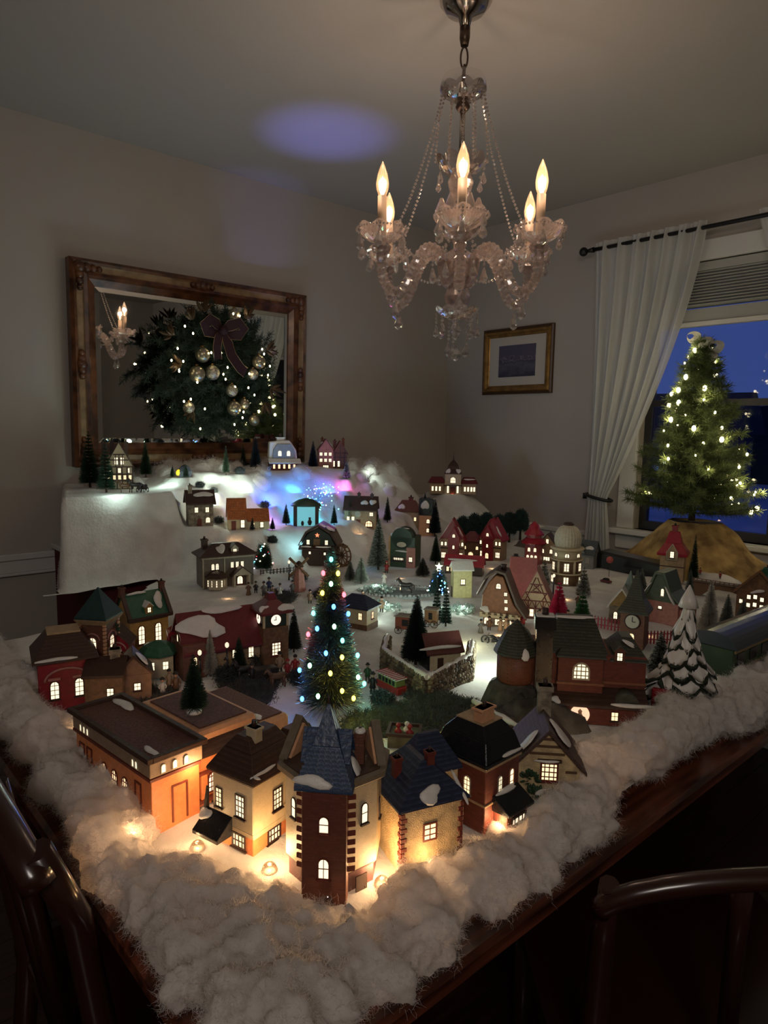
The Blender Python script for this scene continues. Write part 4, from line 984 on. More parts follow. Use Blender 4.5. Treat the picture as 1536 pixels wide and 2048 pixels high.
for u in (1.6, 3.3, 5.0): win(t, 0, 0.3, u, 10.2, 0.8, 1.3, 1, 1, True, frameC, panew, sill=False)
for u in (-19.5, -18.4, -17.3, -4, -3.1): win(t, -90, 0.3, u, 10.2, 0.7, 1.2, 1, 1, True, frameC, panew, sill=False)
def panelf(t, ang, pos, u, z, w, h): # raised outlined panel
    a = R(ang); N = Vector((math.cos(a), math.sin(a), 0)); U = Vector((-math.sin(a), math.cos(a), 0)); O = N*pos+U*u+Vector((0, 0, z)); mb = MB(); k = 0.22
    for x0, x1, y0, y1 in ((-w/2, w/2, h-k, h), (-w/2, -w/2+k, 0, h-k), (w/2-k, w/2, 0, h-k)):
        mb.poly([O+U*x0+Vector((0, 0, y0)), O+U*x1+Vector((0, 0, y0)), O+U*x1+Vector((0, 0, y1)), O+U*x0+Vector((0, 0, y1))], N*0.15)
    return mb.build('wall_panel', frameR, t)
panelf(t, 0, 0, 4.1, 2.6, 2.4, 5.2)
for u in (-20, -17.6, -3.4): panelf(t, -90, 0, u, 2.6, 1.7, 5.6)
for u in (10.2, 13.6): win(t, 0, -1.2, u, 3.7, 2.0, 3.1, 3, 4, True, frameR, panew, sill=False)
for u in (8.4, 11.9, 15.6, 18.6): put(t, 'pilaster', orange, MB().box(-1.2, -0.6, u-.5, u+.5, 3.4, 6.9), 0.05)
for u in (-13, -10, -7): win(t, -90, 0.0, u, 4.4, 1.7, 3.2, 3, 4, True, frameR, pane, sill=False)
win(t, 0, -1.2, 12.0, 0.9, 4.4, 1.6, 8, 1, False, frameD, panew)
door(t, -90, 0, -10, 0.0, 2.4, 3.4, frameR, arch=True)
snow(t, (-19, 6.2, 12.5), (1, 0, 0), (0, 1, 0), 2.4, 1.0, 3); snow(t, (-2.0, 1.2, 12.5), (1, 0, 0), (0, 1, 0), 1.6, 0.5, 4); snow(t, (-4.2, 19.8, 10.8), (1, .3, 0), (0, 1, 0), 1.6, 0.6, 5)

# ---------------------------------------------------------------- F2 cream house with brown hipped roof
t = house('village_inn', 'cream plaster corner house with steep dark brown roof at the front', (-0.690, 0.412, 0.785), R(14))
put(t, 'wall', cream, MB().box(-7.2, 0, 0, 8.6, 3.3, 10.0), 0.12)
put(t, 'ground_floor', orange, MB().box(-6.6, -0.5, 0.5, 8.2, 0, 3.35), 0.1)
put(t, 'jetty', cream, MB().fru(-3.6, 4.3, 2.3, 3.35, 6.4, 7.6, 7.2, 8.6), 0.08)
put(t, 'roof', brown, MB().fru(-3.6, 4.3, 9.9, 10.3, 8.2, 9.6, 8.4, 9.8).fru(-3.6, 4.3, 10.3, 13.0, 8.4, 9.8, 4.9, 6.6).fru(-3.6, 4.3, 13.0, 14.6, 4.9, 6.6, 2.2, 5.0), 0.08)
put(t, 'wing_roof', brown, MB().fru(-3.0, 11.3, 9.4, 12.8, 6.0, 5.0, 2.0, 3.4), 0.06); put(t, 'wing_wall', cream, MB().box(-5.6, -0.2, 8.5, 13.2, 0, 9.4), 0.08)
chim(t, cream, -2.6, 2.9, 13.9, 1.7, 1.9, d=1.2)
win(t, 0, 0, 4.3, 4.9, 1.7, 2.9, 3, 4); win(t, -90, 0, -2.2, 5.0, 1.7, 3.0, 3, 4, pm=panew); win(t, -90, 0, -6.0, 5.2, 1.2, 2.6, 2, 4)
win(t, 0, -0.2, 10.6, 6.3, 1.3, 2.4, 2, 3, pm=panew); win(t, 0, -0.5, 4.2, 0.4, 2.4, 2.0, 4, 2); win(t, -90, -0.5, -3, 0.4, 2.4, 2.0, 4, 2)
aw = put(t, 'awning', black, MB().poly([(-8.2, 0.0, 4.6), (-8.2, -2.6, 2.6), (-8.2, -2.6, 2.1), (-8.2, 0, 2.1)], (4.6, 0, 0)).poly([(-8.4, 0, 7.4), (-8.4, -0.6, 4.4), (-8.4, 0, 3.0)], (0.6, 0, 0)), 0.05)
snow(t, (-7.6, -0.9, 4.1), (1, 0, 0), (0, 1, .75), 0.8, 0.9, 4); snow(t, (-1.4, 0.3, 10.9), (1, 0, 0), (0, .6, 1), 1.9, 0.35, 7); snow(t, (-0.1, 2.0, 10.9), (0, 1, 0), (-.6, 0, 1), 1.9, 0.30, 8)

# ---------------------------------------------------------------- F3 octagonal tower house with blue spire
t = house('village_tower_house', 'cream and brown octagonal tower house with blue shingled spire', (-0.618, 0.482, 0.775), R(42), 'village house')
oct_ = [(6.3, 0), (6.3, 14.2)]
put(t, 'wall', cream, MB().rings([(5.9, 3.8), (5.9, 14.3)], 8, (0, 0, 0), False, R(22.5)), 0.05)
put(t, 'ground_floor', hm('purple_brown_base', (0.08, 0.03, 0.03), 0.5), MB().rings([(5.5, 0), (5.5, 3.3), (5.9, 3.8)], 8, (0, 0, 0), False, R(22.5)))
put(t, 'brick_bay', hm('brown_red_brick', (0.14, 0.040, 0.022), 0.55, 0.25, kind='brick', sz=(0.8, 0.33), col2=(0.10, 0.035, 0.02)), MB().box(-2.55, 2.55, -6.6, -4.9, 0.6, 14.3), 0.06)
put(t, 'cornice', hm('taupe_stone', (0.15, 0.115, 0.075), 0.5), MB().rings([(6.1, 14.0), (6.9, 14.6), (6.9, 15.2), (6.3, 15.3)], 8, (0, 0, 0), False, R(22.5)))
for s_ in (-1, 1):
    for k in range(9):
        o = put(t, 'quoin', frameR, MB().box(-0.50, 0.50, -0.12, 0.12, 0, 0.58) , 0.03) if (s_, k) == (-1, 0) else clone(q0)
        if (s_, k) == (-1, 0): q0 = o
        o.parent = t; o.location = (s_*2.92 , -5.63+0.16, 4.4+k*1.08); o.rotation_euler = (0, 0, s_*R(20))
win(t, -90, 6.6, 0, 9.4, 1.25, 2.1, 1, 2, True, frameR, panew, sill=True); win(t, -90, 6.6, 0, 3.9, 1.4, 2.6, 2, 2, True, frameR, panew)
for an in (-45, -135): win(t, an, 5.45, 0.4 if an == -45 else -0.4, 9.2, 1.0, 2.5, 1, 2, True, frameD, panew)
for an in (0, 180): win(t, an, 5.45, 0, 8.0, 1.0, 2.5, 1, 2, True, frameD, pane)
sp_ = hm('blue_slate', (0.028, 0.050, 0.105), 0.4, kind='shingle', sz=(0.7, 0.7), col2=(0.045, 0.075, 0.15))
put(t, 'spire_roof', sp_, MB().fru(0, -4.2, 14.5, 15.0, 6.6, 6.0, 6.6, 6.0).fru(0, -4.2, 15.0, 19.2, 6.6, 6.0, 3.2, 3.0).fru(0, -4.2, 19.2, 23.6, 3.2, 3.0, 0.25, 0.25), 0.05)
for j in range(9):   # raised shingle courses on the visible slope of the spire
    f = j/9; z_ = 15.2+4.0*f; w_ = 6.6-3.4*f; y_ = -4.2-3.0+1.5*f
    for k in range(6):
        ww = w_/6; xx = -w_/2+ww*(k+0.5)
        if k == 0 and j == 0: s0 = put(t, 'shingle', sp_, MB().cbox((0, 0, 0), (0.95, 0.16, 0.52))); o = s0
        else: o = s0.copy(); COL.objects.link(o)
        o.location = (xx, y_-0.03, z_); o.scale = (ww/1.08, 1, 1); o.rotation_euler = (R(-14), 0, rnd.uniform(-.03, .03))
gable(t, sp_, 0, -4.2, 3.2, 5.0, 17.8, 2.6, 'x', 0.3, 0.3, 'dormer_roof')
for an in (22, 158):
    a = R(an); px_, py_ = math.cos(a)*3.6, math.sin(a)*3.6-0.5
    Mt = Matrix.Translation((px_, py_, 15.2)) @ Matrix.Rotation(a+PI/2, 4, 'Z')
    mb = MB(); mb.prism(0, -1.1, 6.0, 0.9, 0, 3.5, 'y'); mb.v = [tuple(Mt @ Vector(v)) for v in mb.v]; put(t, 'pediment', peach, mb)
    mb = MB().poly([(-3.4, -2, -0.3), (0, -2, 3.7), (3.4, -2, -0.3), (3.4, -2, 0.3), (0, -2, 4.4), (-3.4, -2, 0.3)], (0, 1.1, 0)); mb.v = [tuple(Mt @ Vector(v)) for v in mb.v]; put(t, 'pediment_roof', hm('taupe_stone', (0.15, 0.115, 0.075), 0.5), mb, 0.05)
put(t, 'flat_roof', brown, MB().rings([(6.2, 15.2), (6.2, 15.4)], 8, (0, 0, 0), False, R(22.5)))
chim(t, brickb, 3.2, -1.2, 15.3, 1.1, 3.8); put(t, 'snow_cap', whit, MB().sph((3.2, -1.2, 19.2), 0.7, 8, 6, 0.6))
snow(t, (-1.2, -7.0, 15.7), (1, 0, 0), (0, .5, 1), 2.0, 0.75, 12); snow(t, (3.0, -3.6, 16.0), (0, 1, 0), (-.5, 0, 1), 0.8, 1.4, 3)
put(t, 'finial', timber, MB().tube([(0, -4.2, 23.4), (0, -4.2, 24.6)], 0.10, 5))
door(t, -45, 5.5, 0, 0, 1.6, 3.0, frameD)

# ---------------------------------------------------------------- F4 cream stone house with navy roof
t = house('village_stone_house', 'cream stone house with navy slate roof and red chimneys at the front', (-0.552, 0.532, 0.775), R(-17))
put(t, 'wall', cstone, MB().box(-9.5, 0, 0, 8.4, 0, 9.4), 0.12)
hip(t, navy, -4.75, 4.2, 9.5, 8.4, 9.3, 4.4, 4.6, 0.8, 0.7)
hip(t, navy, -8.5, 8.0, 5.0, 7.0, 9.6, 4.6, 0.6, 3.0, 0.4, 'rear_roof'); put(t, 'rear_wing', cstone, MB().box(-11.0, -6.0, 4.6, 11.4, 0, 9.6), 0.1)
for (x, y) in ((0, 0),):
    for k in range(14):
        w_ = 0.75 if k % 2 else 0.45; put(t, 'quoin', frameR, MB().box(-w_, 0.14, -0.14, 0.75 if k % 2 == 0 else 0.45, 0.62*k+0.2, 0.62*k+0.74), 0.05)
for k in range(13):
    w_ = 0.6 if k % 2 else 0.3; put(t, 'quoin', frameR, MB().box(-0.3, 0.14, 8.4-w_, 8.54, 0.66*k+0.2, 0.66*k+0.78), 0.05)
win(t, 0, 0, 3.9, 4.6, 1.9, 2.3, 2, 3, fm=frameR, pm=pane, sill=False); win(t, -90, 0, -8.0, 6.4, 1.5, 1.9, 2, 3, fm=frameR); win(t, -90, 0, -8.1, 1.4, 1.4, 2.2, 2, 3, fm=frameR, pm=panew)
chim(t, frameR, -4.4, 1.4, 11.2, 1.0, 2.6); chim(t, frameR, -2.5, 5.0, 12.2, 1.0, 2.6)
snow(t, (-0.0, 3.8, 10.5), (0, 1, 0), (-1, 0, 1.3), 1.5, 1.0, 2); snow(t, (-0.8, 8.3, 10.2), (-1, .1, .4), (0, -1, .9), 2.2, 0.35, 3)
put(t, 'awning', black, MB().poly([(-9.0, 0, 5.0), (-9.0, -1.8, 4.0), (-9.0, -1.8, 3.5), (-9.0, 0, 3.5)], (2.2, 0, 0)))
door(t, -90, 0, -8.1, 0, 1.6, 3.0, frameR)

# ---------------------------------------------------------------- F5 brick townhouse, black mansard
t = house('village_townhouse', 'dark red brick townhouse with smooth black mansard roof', (-0.540, 0.672, 0.785), R(2))
put(t, 'wall', brick, MB().box(-8.6, 0, 0, 7.6, 0, 9.2), 0.1)
put(t, 'band', tan, MB().box(-8.8, 0.25, -0.25, 7.8, 8.9, 9.3).box(-8.7, 0.2, -0.2, 7.7, 3.9, 4.2), 0.05)
put(t, 'mansard_roof', black, MB().fru(-4.3, 3.8, 9.3, 9.8, 9.3, 8.3, 9.3, 8.3).fru(-4.3, 3.8, 9.8, 12.4, 9.0, 8.0, 7.4, 6.4).fru(-4.3, 3.8, 12.4, 14.0, 7.4, 6.4, 4.6, 4.0), 0.1)
put(t, 'roof_curb', tan, MB().box(-6.7, -1.9, 1.7, 5.9, 13.95, 14.15), 0.04)
chim(t, peach, -3.2, 3.4, 14.1, 1.5, 1.9, d=2.6)
win(t, 0, 0, 3.2, 4.7, 0.9, 2.6, 2, 4, True, frameC, panew, sill=False); win(t, 0, 0, 5.8, 4.7, 1.0, 2.8, 1, 3, True, peach, panew)
win(t, -90, 0, -3, 4.7, 1.2, 2.6, 2, 4, True, frameC, pane)
put(t, 'bay_window', brick, MB().box(0, 2.3, 2.0, 7.0, 0, 3.4), 0.06)
put(t, 'bay_roof', black, MB().poly([(0, 1.6, 5.0), (2.9, 1.6, 3.3), (2.9, 1.6, 2.9), (0, 1.6, 2.9)], (0, 5.8, 0)), 0.08)
snow(t, (0.3, 4.3, 5.0), (0, 1, 0), (-1, 0, .7), 2.6, 0.35, 6); snow(t, (0.2, 5.3, 9.9), (0, 1, 0), (-1, 0, .5), 2.0, 0.28, 9)
win(t, 0, 2.3, 4.5, 0.9, 3.4, 1.4, 4, 1, False, frameD, panew)

# ---------------------------------------------------------------- F6 gabled stone cottage (gable faces the camera)
t = house('village_cottage', 'gabled fieldstone cottage with snow on its brown roof beside the cotton', (-0.562, 0.835, 0.785), R(42))
put(t, 'wall', cstone, MB().box(-4.6, 4.6, -4, 5, 0, 5.6), 0.1)
gable(t, brown, 0, 0.5, 9.2, 9.0, 5.6, 5.0, 'y', 0.9, 0.55, 'roof', cstone, 0.8)
put(t, 'timber_stones', hm('umber_stone', (0.10, 0.05, 0.022), 0.6), MB().box(-2.6, 2.4, -4.12, -4.0, 7.2, 7.6).box(-1.9, 1.9, -4.12, -4.0, 8.3, 8.7).box(-1.2, 1.1, -4.12, -4.0, 9.4, 9.8).box(-3.9, -2.0, -4.12, -4.0, 3.9, 4.3).box(2.2, 4.0, -4.12, -4.0, 2.6, 3.0).box(2.6, 4.2, -4.12, -4.0, 4.6, 5.0), 0.05)
win(t, -90, 4.0, 0.3, 3.2, 2.6, 2.9, 4, 4, False, frameR, pane); put(t, 'lintel', timber, MB().box(-1.4, 2.0, -4.25, -4.0, 6.15, 6.6)); win(t, 180, 4.6, 2.4, 2.4, 1.3, 2.2, 2, 3)
snow(t, (-0.1, -4.3, 6.35), (1, 0, 0), (0, .5, 1), 1.5, 0.25, 8)
gsnow(t, 0, 0.5, 9.2, 5.6, 5.0, 1, -2.2, 0.55, 1.9, 2.4, 'y', 1, tl=1.0); gsnow(t, 0, 0.5, 9.2, 5.6, 5.0, -1, -3.6, 0.35, 1.0, 2.2, 'y', 2, tl=1.0)
holly(t, -2.4, -4.4, 3.4, 1.6, 2); holly(t, -1.6, -5.2, 0.8, 2.2, 3); holly(t, 0.6, -5.6, 0.6, 2.0, 4); snow(t, (-0.4, -6.0, 2.1), (1, 0, 0), (0, .7, .7), 1.4, 0.8, 5)
chim(t, stone, 0.2, 3.6, 9.8, 2.0, 5.0, d=1.6)

# ---------------------------------------------------------------- F7 brick mansion with round turret
t = house('village_mansion', 'dark brick mansion with round turret, tall black chimney and arched window', (-0.715, 1.115, 0.785), R(40), 'village building')
put(t, 'wall', brick, MB().box(-6.5, 14.5, -3, 8, 0, 12.0), 0.1)
put(t, 'turret', hm('orange_brown_brick', (0.19, 0.062, 0.028), 0.55, 0.25, kind='brick', sz=(0.8, 0.35), col2=(0.08, 0.03, 0.02)), MB().rings([(3.2, 5.6), (3.6, 6.2), (3.6, 11.5)], 20, (-9.2, -1.6, 0)))
put(t, 'turret_base', hm('rock', (0.085, 0.075, 0.06), 0.8, 0.5, scale=0.5, bump=0.9), MB().rings([(6.5, 0), (5.5, 2.5), (4.5, 5.0), (3.3, 5.7)], 12, (-9.6, -1.8, 0), False))
bell(t, olive, (-9.2, -1.6, 0), [(4.3, 11.3), (4.3, 11.7), (3.4, 13.6), (2.2, 15.6), (0.4, 17.4), (0.02, 17.8)], 12, 0, 'turret_roof')
chim(t, black, -4.2, -3.0, 5.0, 3.1, 14.0, d=2.6)
put(t, 'snow_cap', whit, MB().box(-5.9, -2.5, -4.4, -1.6, 19.02, 19.35), 0.15)
hip(t, olive, 2.0, 2.4, 10.0, 10.0, 12.0, 6.0, 6.8, 2.4, 0.5)
hip(t, olive, 11.4, 2.0, 6.0, 9.6, 11.0, 3.9, 2.0, 4.0, 0.5, 'wing_roof')
put(t, 'bay', brick, MB().box(-1.6, 6.6, -4.6, -2.9, 2.0, 12.0), 0.1); hip(t, olive, 2.5, -3.8, 8.2, 1.8, 11.8, 1.6, 7.2, 0.5, 0.4, 'bay_roof')
put(t, 'band', hm('rust_band', (0.20, 0.08, 0.04), 0.5), MB().box(-1.8, 6.8, -4.8, -2.9, 6.6, 7.1).box(6.8, 14.7, -3.2, 8.2, 6.6, 7.1), 0.05)
win(t, -90, 4.6, 2.6, 7.6, 3.2, 3.4, 4, 4, True, frameC, panew, sill=False)
dormer(t, olive, brickb, 9.6, -3.3, 10.9, 1.9, 2.2, 3.0, -90, pm=panew)
put(t, 'lower_roof', brown, MB().poly([(-3.0, -3, 6.0), (-3.0, -7.4, 3.9), (-3.0, -7.4, 3.4), (-3.0, -3, 3.4)], (17.5, 0, 0)), 0.08)
put(t, 'lower_wall', brick, MB().box(-2.6, 14.1, -6.8, -3, 0, 3.9), 0.08)
o = put(t, 'arch_hood', olive, MB().rings([(2.2, 0), (2.2, 3.6)], 16, (0, 0, 0), True)); o.rotation_euler = (R(90), 0, 0); o.location = (10.8, -2.8, 3.9)
snow(t, (11.8, -7.0, 4.1), (1, 0, 0), (0, 1, .45), 3.6, 0.5, 4); snow(t, (-2.0, -6.8, 4.3), (1, 0, 0), (0, 1, .45), 0.9, 0.8, 5); snow(t, (-8.4, -4.9, 12.4), (1, 0, 0), (0, .55, 1), 1.2, 1.8, 11); snow(t, (11.2, -2.4, 14.4), (1, 0, -.5), (0, 1, 1), 1.5, 0.4, 6); snow(t, (1.5, 0.6, 18.0), (1, 0, 0), (0, 1, .1), 4.0, 0.5, 2)
lamp = emit('round_lit_window', (1.0, 0.66, 0.42), 1.0, var=0.2)
o = put(t, 'round_window', lamp, MB().rings([(1.75, 0), (1.75, 0.15)], 20, (0, 0, 0), False)); o.rotation_euler = (R(90), 0, 0); o.location = (2.4, -6.85, 1.9)
put(t, 'window_figure', peach, MB().rings([(0.45, 0), (0.6, 0.8), (0.3, 1.4), (0.4, 1.8), (0.05, 2.2)], 8, (2.4, -7.1, 0.8)))
win(t, -90, 6.8, 8.6, 1.0, 1.4, 1.8, 2, 2)
t['label'] = t['label']

# helper for the middle and back rows: fronts (-y) turned to the corner of the table
def winrow(t, ang, pos, us, z, w, h, nx=2, ny=2, arch=False, fm=None, pm=None, sill=False, c=(0, 0)):
    for u in us: win(t, ang, pos, u, z, w, h, nx, ny, arch, fm, pm, c, sill)
# red brick market hall + green-capped tower + yellow house
t = house('village_market_hall', 'long crimson brick hall with arched gable front at the far left', G(-1.341, 0.393), 1.355, 'village building')
put(t, 'wall', redw, MB().box(-4.8, 4.8, -3, 7, 0, 9.6), 0.1); hip(t, brown, 0, 2, 9.6, 10, 9.6, 4.6, 5.5, 5, 0.9); put(t, 'roof_deck', tan, MB().box(-2.9, 2.9, -.6, 4.6, 14.1, 14.5), .05)
put(t, 'arch_trim', pinkw, MB().tube([(3.7*math.cos(PI*k/12), -3.1, 6.0+2.2*math.sin(PI*k/12)) for k in range(13)], 0.25, 6))
for x in (-2.1, 2.1): win(t, -90, 3, x, 2.4, 1.7, 3.6, 2, 4, True, frameD, panew); put(t, 'hood', pinkw, MB().box(x-1.1, x+1.1, -3.4, -3, 6.1, 6.6), 0.1)
snow(t, (-1.6, -3.7, 10.2), (1, 0, 0), (0, 1, .5), 3.0, 0.45, 3)
t = house('village_clock_turret', 'brick tower with a dark green pyramid cap beside the crimson hall', G(-1.393, 0.477), 0.717, 'village building')
put(t, 'wall', brickb, MB().box(-2.6, 2.6, -2.6, 2.6, 0, 14.6), 0.1)
q0 = None
for (x, y) in ((-2.6, -2.6), (2.6, -2.6), (2.6, 2.6)):
    for k in range(12):
        if q0 is None: q0 = put(t, 'corner_stone', peach, MB().box(-.32, .32, -.32, .32, 0, .6), .08); o = q0
        else: o = q0.copy(); COL.objects.link(o)
        o.location = (x, y, 5+.78*k)
put(t, 'cornice', tan, MB().fru(0, 0, 13.8, 15.0, 5.6, 5.6, 7.0, 7.0), 0.06)
hip(t, hm('teal_green_roof', (0.020, 0.045, 0.042), 0.3), 0, 0, 6.0, 6.0, 15.0, 6.0, 0.2, 0.2, 0.4)
for an in (-90, 0):
    win(t, an, 2.6, 0, 8.4, 1.9, 3.0, 2, 3, True, pinkw, panew, sill=False)
    a = R(an); Nn = Vector((math.cos(a), math.sin(a), 0)); Uu = Vector((-math.sin(a), math.cos(a), 0)); put(t, 'arch_trim', pinkw, MB().tube([Nn*2.7+Uu*1.6*math.cos(PI*k/8)+Vector((0, 0, 10.6+1.5*math.sin(PI*k/8))) for k in range(9)], .2, 5))
t = house('village_gabled_wing', 'small red gabled wing between the brick tower and yellow house', G(-1.409, 0.522), 0.937); put(t, 'wall', redw, MB().box(-2.6, 2.6, -2.5, 2.5, 0, 8.6), .1); gable(t, brown, 0, 0, 5.2, 5, 8.6, 2.6, 'y', .3, .3, 'roof', redw, .3); win(t, -90, 2.5, .4, 5.8, 2.0, 2.2, 2, 2, True, pinkw, panew, sill=False); put(t, 'arch_trim', pinkw, MB().tube([(1.9*math.cos(PI*k/8)+.2, -2.6, 7.4+1.6*math.sin(PI*k/8)) for k in range(9)], .2, 5)); holly(t, -.3, -2.9, 12.0, 1.4, 5)
t = house('village_school', 'yellow house with green roof, two chimneys and arched windows', G(-1.501, 0.611), 1.638)
put(t, 'wall', yellow, MB().box(-4.6, 4.6, -3.4, 3.4, 0, 11.2), 0.1)
gable(t, greenr, 0, 0, 6.8, 9.2, 11.2, 4.6, 'x', 0.5, 0.4, 'roof', yellow, 0.2)
put(t, 'parapet', brown, MB().poly([(-5.3, -4.2, 10.6), (-5.3, 0, 16.6), (-5.3, 4.2, 10.6), (-5.3, 4.2, 11.4), (-5.3, 0, 17.4), (-5.3, -4.2, 11.4)], (0.9, 0, 0)), 0.05)
put(t, 'parapet', brown, MB().poly([(4.5, -4.2, 10.6), (4.5, 0, 16.6), (4.5, 4.2, 10.6), (4.5, 4.2, 11.4), (4.5, 0, 17.4), (4.5, -4.2, 11.4)], (0.9, 0, 0)), 0.05)
chim(t, brickb, -4.8, -0.2, 15.6, 1.1, 2.4); chim(t, brickb, 4.8, 0, 15.6, 1.1, 2.4)
for x in (-2.0, 2.0): win(t, -90, 3.4, x, 5.0, 1.7, 4.4, 2, 4, True, frameR, panew)
put(t, 'cornice', brown, MB().box(-5.2, 5.2, -4.3, -3.3, 10.6, 11.3), 0.05); dormer(t, whit, yellow, 0, -3.3, 11.7, 1.6, 1.7, 2.0, pm=panew)
snow(t, (3.0, -1.7, 14.2), (1, .2, 0), (0, 1, 1.3), 1.2, 1.9, 2); snow(t, (-1.5, -0.4, 16.1), (1, 0, 0), (0, 1, 1.3), 1.9, 0.4, 3)
# depot with clock tower
t = house('village_depot', 'long burgundy roofed railway depot with a clock tower at its end', G(-1.323, 0.759), 1.399, 'village building')
put(t, 'wall', tan, MB().box(-12, 4, -3, 6, 0, 7.0), 0.1); put(t, 'wing_wall', brickb, MB().box(-14, -9, -4.4, 7, 0, 7.5), 0.1)
gable(t, burg, -4.5, 1.5, 9.0, 17, 7.0, 5.4, 'x', 1.6, 0.6, 'roof', brickb, 0.8)
put(t, 'clock_tower', wood, MB().box(3.6, 9.6, -5.2, 1.2, 0, 9.0), 0.1); put(t, 'clock_stage', hm('dark_green_stage', (0.02, 0.028, 0.02), 0.4), MB().box(3.9, 9.3, -4.9, 0.9, 9.0, 12.2), 0.1)
for x in (3.8, 9.4): put(t, 'stage_post', cream, MB().box(x-.25, x+.25, -5.15, -4.65, 9, 12.2))
put(t, 'tower_roof', burg, MB().fru(6.6, -2, 12.0, 12.5, 7.6, 8.0, 7.6, 8.0).fru(6.6, -2, 12.5, 14.8, 7.6, 8.0, 2.2, 2.6).fru(6.6, -2, 14.8, 16.2, 2.2, 2.6, 1.4, 1.6), 0.06)
clk = emit('clock_face', (1.0, 0.88, 0.72), 1.1)
for (p, rx, rz_) in (((6.6, -4.95, 10.6), 90, 0), ((3.85, -2.0, 10.6), 90, -90)):
    o = put(t, 'clock_face', clk, MB().rings([(1.25, 0), (1.25, 0.15)], 20, (0, 0, 0), False)); o.location = p; o.rotation_euler = (R(rx), 0, R(rz_))
    h_ = put(o, 'clock_hand', frameD, MB().box(-0.07, 0.07, -0.1, 0.8, 0.16, 0.22).box(-0.5, 0.1, -0.07, 0.07, 0.16, 0.22)); put(o, 'clock_rim', frameR, MB().tube([(1.28*math.cos(2*PI*k/20), 1.28*math.sin(2*PI*k/20), 0.1) for k in range(21)], 0.12, 5))
win(t, -90, 5.2, 6.6, 2.4, 2.4, 3.2, 3, 4, False, frameR, panew); win(t, 180, -3.6, 2.0, 3.0, 1.6, 3.6, 2, 4, True, frameD, panew)
win(t, -90, 3, 1.5, 2.2, 1.4, 3.4, 2, 3, True, frameD, panew); win(t, -90, 3, -2.2, 2.6, 1.4, 3.0, 2, 3, True, frameD, panew)
win(t, 180, 14, 1.0, 7.6, 1.3, 1.8, 1, 1, True, frameD, panew, sill=False); win(t, -90, 4.4, -11.5, 2.6, 1.2, 2.4, 1, 2, True)
gsnow(t, -4.5, 1.5, 9.0, 7.0, 5.4, -1, -4.6, 0.42, 5.4, 2.4, 'x', 5, tl=1.0); gsnow(t, -4.5, 1.5, 9.0, 7.0, 5.4, -1, 0.6, 0.9, 3.8, 1.0, 'x', 7, tl=1.0)
snow(t, (8.9, -5.2, 13.2), (1, 0, 0), (-.5, 1, 1.0), 1.6, 1.1, 3); snow(t, (3.9, -4.6, 13.3), (1, 0, 0), (.6, .8, 1.0), 1.0, 1.0, 4)
# brown station with bay windows
t = house('village_station', 'brown two storey station with hipped roof, bay window and porch', G(-2.028, 1.113), 1.348, 'village building')
put(t, 'wall', hm('umber_wall', (0.13, 0.10, 0.075), 0.5), MB().box(-8.5, 8.5, -3.5, 5, 0, 10.4), 0.1); put(t, 'trim_band', frameC, MB().box(-8.7, 8.7, -3.7, 5.2, 9.6, 10.4).box(-8.6, -8.2, -3.75, -3.4, 0, 9.6).box(-1.6, -1.2, -3.75, -3.4, 0, 9.6), 0.04)
hip(t, brown, 0, 0.8, 17, 8.6, 10.3, 3.8, 9, 1.5, 1.3); dormer(t, brown, frameC, 2.2, -3.4, 11.0, 2.4, 1.8, 2.6, pm=panew); chim(t, timber, -6.6, 1.5, 12.0, 1.8, 3.6)
for x in (-5.2, -3.8): win(t, -90, 3.5, x, 5.9, 1.2, 2.2, 2, 3, True, frameD, panew)
winrow(t, -90, 3.5, (1.2, 2.9, 4.6), 6.2, 1.1, 2.0, 2, 3, False, frameC, panew)
put(t, 'bay', frameC, MB().rings([(3.4, 0), (3.4, 3.8)], 6, (-4.2, -4.2, 0), False, R(30))); bell(t, brown, (-4.2, -4.2, 0), [(4.2, 3.7), (4.2, 4.0), (2.4, 5.3), (0.3, 5.8)], 6, R(30), 'bay_roof')
for an in (-90, -150, -30): win(t, an, 2.97, 0, 0.7, 2.6, 2.6, 3, 3, False, frameC, panew, (-4.2, -4.2), False)
put(t, 'porch_post', frameC, MB().box(1.0, 1.6, -6.2, -3.5, 0, 4.2)); put(t, 'porch_post', frameC, MB().box(6.0, 6.6, -6.2, -3.5, 0, 4.2)); gable(t, brown, 3.8, -4.8, 6.4, 3.2, 4.0, 2.6, 'y', 0.5, 0.4, 'porch_roof', frameC, 0.2)
win(t, -90, 3.5, 3.8, 0.4, 2.2, 3.0, 2, 1, True, frameR, panew); snow(t, (-2.4, -2.3, 12.4), (1, 0, .3), (0, 1, .8), 1.5, 2.2, 8); snow(t, (2.4, -5.6, 5.3), (1, 0, 1), (0, 1, .1), 1.4, .6, 3); snow(t, (7.0, -2.0, 12.0), (1, 0, 0), (0, 1, .7), 1.6, .7, 3)
